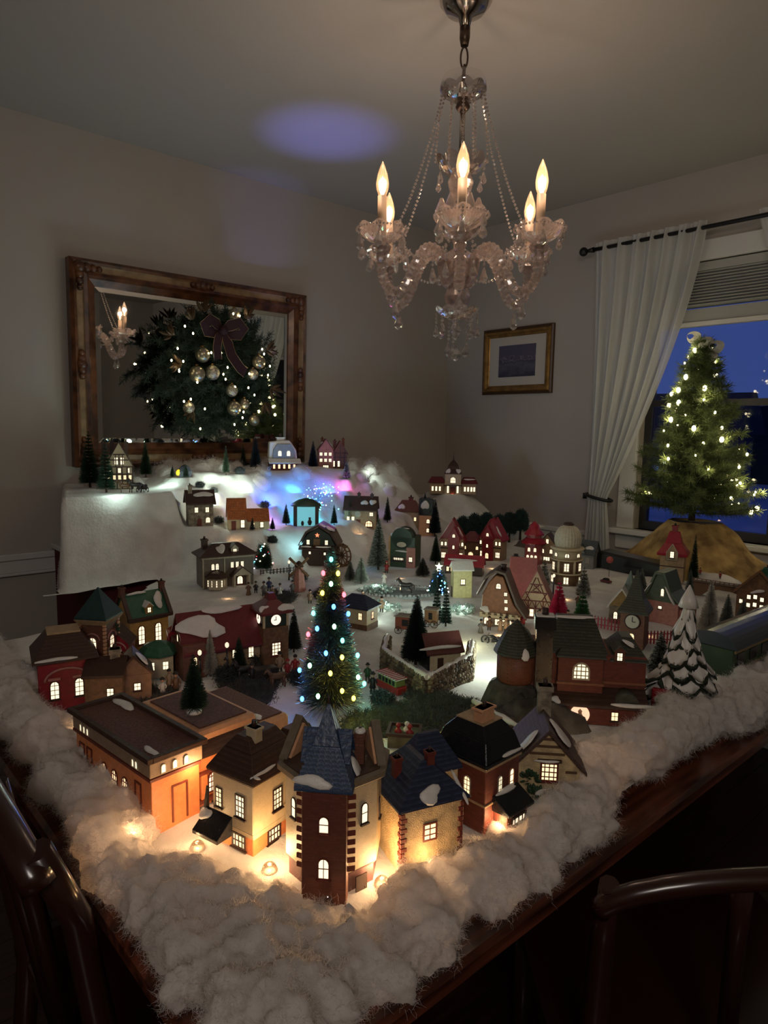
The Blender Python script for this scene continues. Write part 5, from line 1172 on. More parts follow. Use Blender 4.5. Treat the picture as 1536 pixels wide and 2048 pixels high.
# watermill
t = house('village_watermill', 'dark watermill barn with red star, snowy gambrel roof and water wheel', G(-2.030, 1.517), 0.754, 'village building')
put(t, 'wall', timber, MB().box(-7, 5.5, -4, 6, 0, 7.6), 0.1); put(t, 'gable_wall', hm('black_green_board', (0.02, 0.028, 0.02), 0.5), MB().poly([(-7, -4, 7.6), (5.5, -4, 7.6), (3.2, -4, 11.8), (-0.8, -4, 14.2), (-4.8, -4, 11.8)], (0, 10, 0)))
put(t, 'roof', brown, MB().poly([(-8.2, -4.8, 7.4), (-5.2, -4.8, 12.2), (-0.8, -4.8, 14.8), (3.6, -4.8, 12.2), (6.6, -4.8, 7.4), (6.6, -4.8, 8.0), (4.0, -4.8, 12.9), (-0.8, -4.8, 15.6), (-5.6, -4.8, 12.9), (-8.2, -4.8, 8.0)], (0, 11.6, 0)), 0.05)
put(t, 'lower_eave', brown, MB().poly([(-7.8, -4, 7.8), (-7.8, -6.4, 6.8), (-7.8, -6.4, 6.4), (-7.8, -4, 6.8)], (13.6, 0, 0)))
star = emit('red_star', (1.0, 0.25, 0.12), 1.6); put(t, 'star', star, MB().poly([((0.9 if k % 2 == 0 else .38)*math.sin(PI*k/5)-1.2, -4.3, 11.6+(0.9 if k % 2 == 0 else .38)*math.cos(PI*k/5)) for k in range(10)], (0, 0.2, 0)))
for x in (-4.6, 2.2): win(t, -90, 4.1, x, 8.0, 1.3, 1.9, 2, 2, False, frameD, panew)
win(t, -90, 4.0, -4.0, 4.4, .9, 1.1, 1, 1, pm=panew); win(t, -90, 4.0, 1.6, 4.2, .9, 1.1, 1, 1, pm=panew); put(t, 'loft_door', wood, MB().box(-2.6, -.2, -4.2, -4, 7.8, 10.2))
snow(t, (-5.0, -5.6, 7.4), (1, 0, 0), (0, 1, .4), 1.6, .5, 3); snow(t, (1.0, -5.6, 7.4), (1, 0, 0), (0, 1, .4), 2.4, .5, 4); snow(t, (3.0, -1.5, 13.7), (0, 1, 0), (-1, 0, .6), 2.6, 1.6, 5); snow(t, (0.6, -3.5, 15.2), (1, 0, -.5), (0, 1, 0), 1.6, 1.0, 6)
wh = MB(); rw = 3.9
for s_ in (-.9, .9): wh.tube([(s_, rw*math.cos(2*PI*k/24), rw*math.sin(2*PI*k/24)) for k in range(25)], 0.3, 6)
for k in range(12): a = 2*PI*k/12; wh.tube([(0, 0, 0), (0, rw*math.cos(a), rw*math.sin(a))], 0.22, 5); wh.cbox((0, rw*math.cos(a), rw*math.sin(a)), (1.8, 1.1, .2), Matrix.Rotation(a, 3, 'X'))
o = put(t, 'water_wheel', wood, wh); o.location = (7.8, -3.0, 4.2); o.rotation_euler = (0, 0, R(50)); put(t, 'axle', timber, MB().tube([(5, -2, 4.2), (8.6, -3.6, 4.2)], .3, 6))

# ---------------------------------------------------------------- back rows
t = house('village_tudor_house', 'tall half-timbered house with three chimneys below the mirror', G(-2.537, 0.961), 1.209)
put(t, 'wall', cream, MB().box(-4.6, 4.6, -3, 5, 0, 8.5), 0.1); gable(t, timber, 0, 1, 9.2, 8, 8.5, 8.5, 'y', 0.5, 0.5, 'roof', cream, 0.4)
q = MB()
for x in (-4.5, -2.7, -0.9, 0.9, 2.7, 4.5): q.box(x-.2, x+.2, -3.2, -3, 0, 8.5)
for z_ in (0.2, 3.2, 5.6, 8.3): q.box(-4.7, 4.7, -3.22, -3, z_-.2, z_+.2)
for z_, w_ in ((10.8, 3.2), (12.8, 2.0)): q.box(-w_, w_, -3.22, -3, z_-.2, z_+.2)
for x in (-1.2, 0, 1.2): q.box(x-.15, x+.15, -3.2, -3, 8.5, 13)
q.build('timber_frame', timber, t)
winrow(t, -90, 3.05, (-1.0, 1.0), 9.0, 1.4, 2.8, 2, 2, False, frameD, panew); winrow(t, -90, 3.05, (-3.6, -1.8, 0, 1.8, 3.6), 3.6, 1.1, 1.7, 2, 2, False, frameD, pane)
winrow(t, -90, 3.05, (-3, 0, 3), 6.0, 1.2, 1.9, 2, 2, False, frameD, panew)
for (x, y) in ((-5.2, 0), (-2.4, 3.4), (2.6, 3.0)): chim(t, timber, x, y, 11, 1.3, 6.4)
t = house('village_chalet', 'small white snow-roofed house with two lit dormer windows by the mirror corner', G(-2.541, 1.681), 1.161)
put(t, 'wall', frameR, MB().box(-6, 6, -3, 4, 0, 4.0), 0.1); put(t, 'upper_wall', grey, MB().poly([(-5, -2.8, 5), (5, -2.8, 5), (4.6, -2.8, 9), (3, -2.8, 11.4), (-3, -2.8, 11.4), (-4.6, -2.8, 9)], (0, 6, 0)))
put(t, 'roof', whit, MB().poly([(-6.4, -1.6, 5), (-6.0, -1.6, 12.4), (2.6, -1.6, 13.2), (5.6, -1.6, 9), (6, -1.6, 5)], (0, 5, 0)), 0.4); put(t, 'porch_roof', whit, MB().poly([(-7, -3, 5.4), (-7, -6, 3.6), (-7, -6, 3.1), (-7, -3, 3.8)], (14, 0, 0)), 0.2)
winrow(t, -90, 2.85, (-1.9, 1.9), 6.2, 1.8, 2.6, 2, 2, True, frameC, panew); winrow(t, -90, 3.0, (-4.4, -2.2, 0, 2.2, 4.4), 0.8, 1.1, 2.0, 1, 2, False, frameR, pane)
chim(t, whit, -1.0, 1.0, 11.8, 3.2, 2.6, d=2)
t = house('village_red_lodge', 'red brick lodge with snowy gables and lit windows right of the mirror', G(-2.543, 1.927), 0.992)
put(t, 'wall', pinkw, MB().box(-4.4, 2.4, -3, 4, 0, 8.8), 0.1); gable(t, burg, -1, 0.5, 6.8, 7, 8.8, 4.6, 'y', 0.4, 0.4, 'roof', pinkw, 0.5)
put(t, 'wing', brickb, MB().box(2.4, 9.0, -2, 4, 0, 7.2), 0.1); gable(t, burg, 5.7, 1, 6.6, 6, 7.2, 5.4, 'y', .4, .4, 'wing_roof', brickb, .4); put(t, 'timber_frame', timber, MB().box(3.2, 3.6, -2.2, -2, 0, 8).box(5.5, 5.9, -2.2, -2, 0, 11).box(7.6, 8.0, -2.2, -2, 0, 8).box(2.4, 9, -2.2, -2, 5.2, 5.6).box(2.4, 9, -2.2, -2, 7.2, 7.6))
winrow(t, -90, 3, (-3.2, -1.1, 1.0), 6.0, 1.5, 1.7, 2, 2, False, frameR, panew); winrow(t, -90, 3, (-3.2, -1.1, 1.0), 3.2, 1.5, 1.7, 2, 2, False, frameR, panew); winrow(t, -90, 2, (3.0, 5.0), 1.0, 1.2, 2.8, 1, 3, False, frameR, panew); win(t, -90, 3, -1, .4, 3, 1.6, 3, 1, pm=panew)
chim(t, frameR, -2.4, 1, 11.6, 1.1, 2.6); chim(t, frameR, 3.4, 1, 9.6, 1.4, 3.4); chim(t, frameR, 7.4, 2, 10, 1.1, 4)
gsnow(t, -1, .5, 6.8, 8.8, 4.6, 1, -2, .4, 1.5, 1.3, 'y', 3, tl=.8); gsnow(t, -1, .5, 6.8, 8.8, 4.6, -1, -2, .5, 1.5, 1.0, 'y', 4, tl=.8)
t = house('village_domed_hall', 'cream hall with spired bell roof and red wings alone on the corner hill', G(-2.322, 2.547), 0.739, 'village building')
put(t, 'wall', cream, MB().box(-4.0, 4.0, -4, 4, 0, 10.2), 0.1); put(t, 'wing_wall', tan, MB().box(-11.5, -4, -3, 3, 0, 5.4).box(4, 11.5, -3, 3, 0, 5.4), 0.1)
put(t, 'wing_roof', burg, MB().fru(-8, 0, 5.4, 8.4, 9, 8, 5.6, 3).fru(8, 0, 5.4, 8.4, 9, 8, 5.6, 3), 0.06)
bell(t, brown, (0, 0, 0), [(6.0, 10.0), (6.0, 10.5), (4.2, 12.4), (3.6, 14.0), (2.2, 15.6), (0.9, 16.6), (0.5, 17.6), (0.2, 19.4), (0.03, 20.8)], 4, R(45), 'bell_roof')
win(t, -90, 4.0, 0, 5.4, 3.0, 3.4, 3, 2, True, frameC, panew); winrow(t, -90, 4.0, (-2.4, 2.4), .6, 1.1, 3.6, 1, 3, False, frameC, panew); door(t, -90, 4, 0, 0, 2.6, 3.8, frameR); winrow(t, -90, 3, (-10, -8.2, -6.4, 6.0, 7.6, 9.2, 10.6), 1.4, 1.1, 2.4, 1, 2, False, frameC, panew)
put(t, 'canopy', timber, MB().box(-4.6, 4.6, -6, -4, 4.3, 4.7)); snow(t, (-2.4, -3.6, 11.5), (1, 0, 0), (.3, .6, 1), 1.0, 1.6, 3); snow(t, (2.6, -3.5, 11.5), (1, 0, 0), (-.3, .6, 1), 1.0, 1.6, 4); snow(t, (8, -2.6, 7.4), (1, 0, 0), (0, .8, 1), 2.4, .5, 4)
t = house('village_stone_tower_house', 'narrow grey stone house with snow on its roof on the cotton slope', G(-2.290, 1.155), 1.243)
put(t, 'wall', stone, MB().box(-4.4, 4.4, -3, 4, 0, 8.8), 0.15); gable(t, brown, 0, .5, 7, 8.8, 8.8, 3.6, 'x', .9, .5, 'roof', stone, .9); chim(t, stone, -3.4, 0, 10.6, 1.4, 4.2); gsnow(t, 0, .5, 7, 8.8, 3.6, -1, 1.2, .5, 2.9, 1.3, 'x', 3, tl=.8)
winrow(t, -90, 3, (-1.6, 2.2), 5.0, 1.4, 2.0, 2, 2, False, frameC, panew); win(t, -90, 3, 2.4, 1.2, 1.8, 2.2, 2, 2, True, frameC, panew); door(t, -90, 3, -.6, 0, 1.6, 3.0, frameR, arch=True)
glow = mat('glowing_orange_tile', (0.50, 0.14, 0.03), 0.5, kind='brick', var=0.35, sz=(0.9, 0.6), col2=(0.2, 0.05, 0.02))
t = house('village_orange_cottage', 'low cream cottage with bright orange tiled roofs on the slope', G(-2.206, 1.300), 1.143)
put(t, 'wall', cream, MB().box(-7, -.5, -3, 4, 0, 4.6).box(-.5, 8, -2.4, 4, 0, 3.4), 0.1)
gable(t, glow, -3.75, .5, 7, 6.5, 4.6, 6.4, 'x', .4, .4, 'roof', cream, .3); gable(t, glow, 4, .8, 6.4, 7.6, 3.4, 3.6, 'x', .5, .4, 'wing_roof', cream, .3)
door(t, -90, 3, -5, 0, 1.6, 3.4, frameR); win(t, -90, 3, -1.8, .8, 1.6, 3.0, 1, 2, False, frameD, panew); win(t, -90, 2.4, 5.2, .6, 1.4, 2.2, 1, 2, False, frameD, panew); win(t, -90, 2.4, 2, .6, 1.2, 2.0, 1, 2, False, frameD, pane)
t = house('village_tavern', 'tan tavern with snowy brown roof and round sign right of the coloured lights', (-2.179, 1.828, 0.905), 0.768)
put(t, 'wall', tan, MB().box(-6.6, 6.6, -3, 5, 0, 8.2), 0.1); gable(t, brown, 0, 1, 8, 13.2, 8.2, 4.4, 'x', .8, .5, 'roof', tan, .6); chim(t, timber, -1, 1, 11.6, 1.2, 2.8); chim(t, timber, 4.4, 1, 11.4, 1.2, 2.6)
winrow(t, -90, 3, (-5, -3), 2.4, 1.3, 2.6, 2, 2, False, frameC, panew); win(t, -90, 3, 4.6, 5.2, 1.7, 1.7, 2, 2, False, frameC, panew); door(t, -90, 3, -.8, 0, 1.8, 3.8, frameR); win(t, -90, 3, 3.6, .6, 3.4, 3.0, 3, 2, True, frameR, pane)
o = put(t, 'round_sign', frameC, MB().rings([(1.3, 0), (1.3, .25)], 16, (0, 0, 0), False)); o.location = (-1.0, -3.05, 6.0); o.rotation_euler = (R(90), 0, 0)
gsnow(t, 0, 1, 8, 8.2, 4.4, -1, 1.6, .35, 1.3, 1.3, 'x', 3, tl=.9); gsnow(t, 0, 1, 8, 8.2, 4.4, -1, 5, .4, 1.2, 1.5, 'x', 4, tl=.9)
t = house('village_green_shop', 'green fronted shop with orange side wall and rounded snowy roof', G(-1.933, 1.834), 0.533, 'village shop')
put(t, 'wall', hm('bottle_green_wall', (0.035, 0.06, 0.035), 0.4), MB().box(-3.6, 6.4, -4, 5, 0, 12), 0.1); put(t, 'side_wall', yellow, MB().box(-4.2, -3.6, -3.4, 5, 0, 12), 0.05); put(t, 'shop_front', pinkw, MB().box(3.0, 6.6, -4.2, -3.9, 0, 8))
o = put(t, 'roof', darkg, MB().rings([(4.2, 0), (4.2, 6)], 16, (0, 0, 0), True)); o.rotation_euler = (R(90), 0, 0); o.location = (1.0, 2.0, 11.4)
winrow(t, 180, 4.25, (-2.4, 0, 2.4), 6.8, 1.5, 3, 1, 3, False, frameR, pane); winrow(t, 180, 4.25, (-2.4, 0, 2.4), 1.4, 1.5, 3.4, 1, 3, False, frameR, pane)
win(t, -90, 4.0, -.2, 2.4, 5.0, 1.8, 7, 1, False, frameD, panew); win(t, -90, 4.25, 4.8, 2.4, 1.6, 2.0, 2, 2, False, frameD, panew)
o = put(t, 'oval_sign', frameC, MB().rings([(1, 0), (1, .25)], 18, (0, 0, 0), False, 0, 1.9, 1)); o.location = (1.0, -4.0, 9.0); o.rotation_euler = (R(90), 0, 0)
snow(t, (1, -3.2, 15.2), (1, 0, 0), (0, 1, .1), 2.4, .6, 3); snow(t, (1.2, -4.4, 6.4), (1, 0, 0), (0, 1, .3), 2.6, .5, 5); snow(t, (-3, 0, 12.2), (1, 0, 0), (0, 1, .1), 1.6, 2.6, 4)
t = house('village_brown_house', 'brown roofed house with snow behind the green shop', (-2.204, 2.134, 0.860), 0.662); put(t, 'wall', tan, MB().box(-6, 5, -3, 4, 0, 9), .1); hip(t, hm('rust_roof', (0.13, 0.045, 0.025), .5), -.5, .5, 11, 7, 9, 5, 6, 1, .6); chim(t, frameR, .5, .6, 12.6, 1.8, 2.8); snow(t, (-3.2, -2.2, 11.2), (1, 0, 0), (0, .7, 1), 1.3, 1.5, 3); winrow(t, -90, 3, (-3, 0, 3), 5, 1.2, 1.8, 2, 2)
t = house('village_black_tower', 'slim tower with black roof carrying a snow patch behind the shops', G(-2.085, 2.125), 0.636); put(t, 'wall', peach, MB().box(-3, 3, -3, 3, 0, 9), .1); put(t, 'upper_stage', black, MB().box(-3.2, 3.2, -3.2, 3.2, 9, 16.4), .3); put(t, 'finial', black, MB().cyl((-1, 0, 16.4), .5, .2, 2.0)); snow(t, (-.4, -3.35, 13.6), (1, 0, 0), (0, .01, 1), 1.5, 2.2, 3); win(t, -90, 3, 1, 5.6, 1.6, 2, 2, 2, True, frameR, panew); win(t, -90, 3, 1, 1.6, 1.4, 2, 2, 2, True, frameR, panew); win(t, 0, 3, 0, 2, 1.4, 2, 2, 2, True, frameR, panew)

def red_house(label, loc, rz, mirror=1):
    t = house('village_red_house', label, loc, rz)
    put(t, 'wall', tan, MB().box(-4.6, 4.6, -3, 4, 0, 9.5), .1); put(t, 'front_bay', redw, MB().box(mirror*-.2-2.3+mirror*.9, mirror*-.2+2.3+mirror*.9, -4.4, -3, 0, 10.5), .1)
    gable(t, redr, 0, .5, 9.2, 7, 9.5, 7.4, 'y', .8, .5, 'roof', redw, .6); gable(t, redr, mirror*.7, -3.0, 4.6, 2.6, 10.0, 4.2, 'y', .5, .4, 'bay_roof', redw, .4)
    c_ = (mirror*.7, 0); win(t, -90, 4.4, c_[0], 10.2, 1.3, 1.6, 2, 2, True, frameD, panew, sill=False)
    for x in (-3.4, 3.4): winrow(t, -90, 3, (x-.75, x+.75), 6.6, 1.0, 1.7, 1, 2, True, frameR, panew); win(t, -90, 3, x, 1.4, 2.2, 2.6, 3, 2, False, frameR, panew)
    win(t, -90, 4.4, c_[0], 5.6, 1.0, 1.6, 1, 2, True, frameD, panew); win(t, -90, 4.4, c_[0], 1.0, 1.7, 2.6, 2, 2, True, frameD, pane); chim(t, redw, 0, 1.5, 15.4, 1.1, 2.0)
    snow(t, (-3.0, -2.2, 12.4), (.55, 0, 1), (0, 1, 0), 2.6, .9, 3); snow(t, (3.2, -2.2, 12.2), (-.55, 0, 1), (0, 1, 0), 2.0, .8, 4)
    put(t, 'band', timber, MB().box(-4.8, 4.8, -3.2, -3, 5.4, 5.9)); return t
red_house('left tall red roofed house with snow streaks and lit bay', G(-1.882, 2.075), 0.632); red_house('right tall red roofed house in front of the dark evergreens', G(-1.781, 2.209), 0.294, -1)
t = house('village_low_shop', 'low brown shop squeezed between the two red roofed houses', G(-1.886, 2.201), 0.534); put(t, 'wall', wood, MB().box(-4.4, 4.4, -3, 3, 0, 6.8), .1); hip(t, burg, 0, 0, 8.8, 6, 6.8, 4.2, 2, 1, .5); winrow(t, -90, 3, (-2.6, 2.6), 3.6, 1.2, 1.6, 2, 2, True, frameC, pane); win(t, -90, 3, 0, .6, 2.4, 2.2, 3, 1, True, frameC, pane)
t = house('village_pink_tower', 'narrow rose coloured tower with conical cap left of the observatory', G(-1.644, 2.301), 0.446); put(t, 'wall', hm('rose_wall', (0.28, 0.06, 0.06), .4), MB().rings([(3.6, 0), (3.6, 9), (3.0, 9.4), (3.0, 12)], 10, (0, 0, 0), False)); bell(t, redr, (0, 0, 0), [(5.2, 8.6), (5.2, 9), (3.1, 10.8)], 10, 0, 'skirt_roof'); bell(t, redr, (0, 0, 0), [(4, 12), (4, 12.4), (2.4, 14.4), (1.8, 16), (.3, 17.4)], 10, 0, 'cap_roof'); winrow(t, -90, 3.45, (-1.2, 1.2), 5.4, 1.2, 1.8, 2, 2, True, frameC, panew); winrow(t, -90, 3.5, (-1.6, 0, 1.6), 2.0, 1.2, 2.2, 2, 2, True, frameC, panew)
t = house('village_gabled_shop', 'small gabled tan shop between rose tower and observatory', G(-1.619, 2.370), 0.390); put(t, 'wall', tan, MB().box(-3.4, 3.4, -3, 3, 0, 7.6), .1); gable(t, timber, 0, 0, 6.8, 6, 7.6, 4.2, 'y', .5, .4, 'roof', tan, .4); win(t, -90, 3, 0, 8, 1.2, 2, 2, 2, False, frameC, panew); winrow(t, -90, 3, (-1.7, 1.7), 4, 1.3, 1.9, 2, 2, True, frameC, panew); win(t, -90, 3, 0, .8, 3, 2, 3, 1, False, frameC, panew)
# observatory
t = house('village_observatory', 'round cream observatory with ribbed white dome and lit storeys', G(-1.341, 2.078), 0.573, 'village building')
put(t, 'wall', hm('bronze_brown_wall', (0.14, 0.075, 0.035), .45), MB().rings([(5.4, 0), (5.4, 4.2)], 28, (0, 0, 0))); put(t, 'wall', MATS['bronze_brown_wall'], MB().rings([(5.1, 4.2), (5.1, 9.0)], 28)); put(t, 'upper_wall', cream, MB().rings([(4.9, 9.0), (4.9, 12.6)], 28))
put(t, 'ledge', cream, MB().rings([(5.9, 4.0), (5.9, 4.5)], 28).rings([(5.7, 8.8), (5.7, 9.3)], 28).rings([(5.6, 12.4), (6.0, 12.9), (5.6, 13.3)], 28))
dom = MB(); NS = 26
prof = [(4.75*math.cos(a), 3.0+5.6*math.sin(a)) for a in [R(-32)+(PI/2+R(32))*k/11 for k in range(12)]]
vs = []; fs = []
for r_, z_ in prof:
    for i in range(NS*4):
        a = 2*PI*i/(NS*4); g_ = 1-0.06*(1 if i % 4 == 0 else 0); vs.append((max(r_, .05)*g_*math.cos(a), max(r_, .05)*g_*math.sin(a), 13.2+z_*.95))
for j in range(11):
    for i in range(NS*4): k = (i+1) % (NS*4); fs.append((j*NS*4+i, j*NS*4+k, (j+1)*NS*4+k, (j+1)*NS*4+i))
simple_mesh('dome', vs, fs, hm('ivory_dome', (0.50, 0.44, 0.32), .35), t); put(t, 'dome_cap', timber, MB().rings([(1.8, 20.9), (1.9, 21.3), (1.4, 21.9)], 14)); put(t, 'dome_slit', black, MB().poly([(-4.75, -.6, 15.5), (-4.75, .6, 15.5), (-1.9, .6, 20.8), (-1.9, -.6, 20.8)], (-.25, 0, .1)))
for an in (-140, -90, -40): win(t, an, 4.85, 0, 10, 1.7, 1.7, 2, 1, True, frameD, panew, sill=False)
for an in (-150, -90, -30): win(t, an, 5.05, 0, 5.2, 1.9, 3.0, 2, 3, False, frameC, panew); win(t, an, 5.35, 0, .8, 1.9, 2.6, 2, 2, False, frameC, panew)
for an in (-120, -60): put(t, 'pillar', cream, MB().cyl((5.3*math.cos(R(an)), 5.3*math.sin(R(an)), 4.4), .45, .45, 4.4, 8))
t = house('village_grey_house', 'small grey house with snowy gable right of the observatory', G(-1.452, 2.386), 0.197); put(t, 'wall', grey, MB().box(-4, 4, -3, 3, 0, 6.4), .1); gable(t, hm('slate_grey_roof', (0.05, 0.06, 0.06), .5), 0, 0, 6, 8, 6.4, 4, 'x', .7, .5, 'roof', grey, .6); gable(t, MATS['slate_grey_roof'], -1, -2.6, 3.4, 2, 6.2, 3, 'y', .4, .4, 'gable_roof', grey, .3); winrow(t, -90, 3, (-2, 1.6), 2.4, 1.2, 2, 2, 2, False, frameC, mat('grey_pane', (.3, .28, .25), .2)); snow(t, (2, -2, 8.2), (1, 0, 0), (0, .8, 1), 1.4, 1, 3)
# curvy brown house
t = house('village_witch_house', 'brown house with swooping curved roof and column of small lit windows', G(-1.162, 1.491), 0.522)
put(t, 'wall', stone, MB().box(-4.6, 5.2, -4, 4, 0, 4.2), .15); put(t, 'front_wall', hm('rust_brown_wall', (0.20, 0.075, 0.03), .5, .2), MB().poly([(-5.2, -4, 3.8), (6.2, -4, 3.8), (3.6, -4, 6.8), (2.0, -4, 10.6), (.6, -4, 14.2), (-1.4, -4, 14.6), (-3.2, -4, 12.6), (-5.0, -4, 9.0)], (0, 7, 0)), .2)
put(t, 'roof', hm('grey_brown_roof', (0.09, 0.06, 0.05), .5), MB().poly([(6.8, -4.5, 3.2), (4.1, -4.5, 6.8), (2.5, -4.5, 10.8), (.8, -4.5, 14.8), (-1.4, -4.5, 15.4), (-4.0, -4.5, 13.4), (-6.2, -4.5, 8.6), (-6.6, -4.5, 9.2), (-4.4, -4.5, 14.0), (-1.4, -4.5, 16.1), (1.3, -4.5, 15.4), (3.1, -4.5, 11.0), (4.7, -4.5, 7.1), (7.4, -4.5, 3.4)], (0, 8, 0)), .1)
put(t, 'chimney', frameD, MB().rings([(.9, 14.8), (.7, 16.8), (.9, 17.2)], 8, (.2, -1, 0)))
for k, z_ in enumerate((5.0, 7.0, 9.0)): win(t, -90, 4, 1.7-.15*k, z_, 1.0, 1.1, 2, 2, False, frameD, panew, sill=False)
win(t, -90, 4, -.6, 10.8, 1.5, 1.7, 2, 2, True, frameD, panew, sill=False); winrow(t, 180, 5.0, (-2, 1), 5.4, .9, 1.2, 1, 2, True, frameD, panew)
put(t, 'battlement', cream, MB().box(-5.4, 5.6, -5.0, -4, 2.9, 3.7).box(*(-5.4, -4.6, -5, -4, 3.7, 4.3)).box(-3.8, -3, -5, -4, 3.7, 4.3).box(-2.2, -1.4, -5, -4, 3.7, 4.3).box(-.6, .2, -5, -4, 3.7, 4.3).box(1, 1.8, -5, -4, 3.7, 4.3).box(2.6, 3.4, -5, -4, 3.7, 4.3).box(4.2, 5, -5, -4, 3.7, 4.3), .04)
winrow(t, -90, 4, (-3.6,), .7, 1.4, 2.1, 2, 2, True, frameR, panew); winrow(t, -90, 4, (-.6, 1.4, 3.4), .7, 1.4, 1.8, 2, 2, False, frameC, panew); snow(t, (-5.2, -4.4, 11.2), (.5, 0, 1), (0, 1, 0), 2.0, .8, 3); snow(t, (-4, -4.3, 5.0), (1, 0, 0), (0, .5, 1), 1.4, .8, 5)
# tudor gingerbread with steep red roof
t = house('village_gingerbread_house', 'steep pink-red roofed timbered house beside the curved brown house', G(-1.148, 1.633), 0.543)
put(t, 'wall', cream, MB().box(-4.2, 4.2, -3.4, 4, 0, 5.2), .1); gable(t, hm('rose_red_roof', (0.26, 0.06, 0.05), .35), 0, .5, 8.4, 8, 5.2, 8.6, 'y', .5, .5, 'roof', cream, .2); put(t, 'rear_roof', MATS['rose_red_roof'], MB().prism(-4.4, 3, 8, 6, 5, 11.5, 'x'), .1); put(t, 'rear_wall', tan, MB().box(-7.4, -1.4, -.9, 6.9, 0, 5))
q = MB()
for x in (-4.1, -2.1, 0, 2.1, 4.1): q.box(x-.16, x+.16, -3.6, -3.4, 0, 5.2)
for z_, w_ in ((.2, 4.2), (3.0, 4.2), (5.2, 4.2), (7.6, 3.0), (10, 1.7)): q.box(-w_, w_, -3.62, -3.4, z_-.16, z_+.16)
for a_, b_ in (((-3, 5.2), (-.2, 12)), ((3, 5.2), (.2, 12)), ((-1.6, 5.2), (-3, 7.6)), ((1.6, 5.2), (3, 7.6)), ((-1.5, 7.6), (.9, 10)), ((1.5, 7.6), (-.9, 10))): q.tube([(a_[0], -3.5, a_[1]), (b_[0], -3.5, b_[1])], .15, 4)
for k in range(4): x = -3.15+2.1*k; q.tube([(x-1, -3.5, 3.1), (x, -3.5, 5.1), (x+1, -3.5, 3.1)], .14, 4)
q.build('timber_frame', frameR, t); win(t, -90, 3.42, 0, 7.9, 1.5, 1.8, 2, 2, False, frameR, panew); winrow(t, -90, 3.42, (-3.1, -1.05), .5, 1.3, 2.3, 1, 2, False, frameR, panew); door(t, -90, 3.4, 1.05, .2, 1.3, 2.4, frameR, arch=True); win(t, -90, 3.42, 3.1, .5, 1.3, 2.3, 1, 2, False, frameR, panew)
# yellow shed, red carousel-like roof, small cabins
t = house('village_ticket_booth', 'narrow yellow booth with one small window beside the frozen pond', G(-1.448, 1.642), 0.932, 'village booth'); put(t, 'wall', hm('pale_yellow_wall', (0.42, 0.36, 0.16), .5), MB().box(-3, 3, -2.4, 2.4, 0, 9.6), .1); gable(t, whit, 0, 0, 4.8, 6, 9.6, 1.8, 'x', .6, .4, 'roof', MATS['pale_yellow_wall'], .5); win(t, -90, 2.4, 0, 4.6, 1.6, 1.9, 2, 2, False, frameD, panew); door(t, 180, 3, 0, 0, 1.6, 3.6, timber)
t = house('village_red_stall', 'long low stall with snow-dusted crimson roof behind the yellow booth', G(-1.653, 1.921), 0.571, 'village stall'); put(t, 'wall', timber, MB().box(-9, 5, -2.4, 2.4, 0, 3.8), .1); gable(t, redr, -2, 0, 4.8, 14, 3.8, 2.6, 'x', .6, .6, 'roof', timber, .5); winrow(t, -90, 2.4, (-8, -6.4, -4.8, -3.2, -1.6), 1.0, 1.1, 1.8, 1, 2, False, frameR, pane); snow(t, (-3, -1.8, 5.4), (1, 0, 0), (0, 1, 1), 4.6, .6, 4)
t = house('village_cabin', 'small cabin with dark red snow-edged roof inside the stone wall', G(-1.034, 1.107), 1.170); put(t, 'wall', cream, MB().box(-4, 4, -2.6, 2.6, 0, 4.6), .1); put(t, 'trim_board', black, MB().box(-4.1, -3.6, -2.7, 2.7, 0, 4.7)); gable(t, hm('maroon_roof', (0.10, 0.03, 0.025), .5), 0, 0, 5.2, 8, 4.6, 2.8, 'x', .8, .5, 'roof', cream, .6); gsnow(t, 0, 0, 5.2, 4.6, 2.8, -1, -1, 0, 4.2, .5, 'x', 3, tl=.6); door(t, -90, 2.6, -1, 0, 1.4, 2.8, timber)
t = house('village_guard_house', 'little cream guard house with navy roof right of the big lit tree', G(-1.385, 1.156), 0.352); put(t, 'wall', cream, MB().box(-4.4, 4.4, -3, 3, 0, 6), .1); put(t, 'base_course', wood, MB().box(-4.5, 4.5, -3.1, 3.1, 0, 1.8), .05); hip(t, navy, 0, 0, 8.8, 6, 6, 3.2, 4, .5, .8); winrow(t, -90, 3, (-2.8, 2.4), 3, 1.3, 2, 2, 2, False, frameR, pane); win(t, 0, 4.4, 0, 3, 1.3, 2, 2, 2, False, frameR, pane)
t = house('village_brick_cottage', 'small brown cottage with two chimneys standing behind the opera house roof', G(-1.286, 0.452), 0.989); put(t, 'wall', wood, MB().box(-3.4, 3.4, -3, 4, 0, 6.6), .1); gable(t, timber, 0, .5, 7, 6.8, 6.6, 2.2, 'x', .5, .5, 'roof', wood, .4); win(t, -90, 3, 1.2, 2.6, 1.4, 1.7, 2, 2, False, frameD, panew); chim(t, brickb, 2.2, 1, 7.8, 1.1, 2.0); put(t, 'snow_ledge', whit, MB().box(-4.2, 4.8, -3.6, -3, 0, .5), .1)
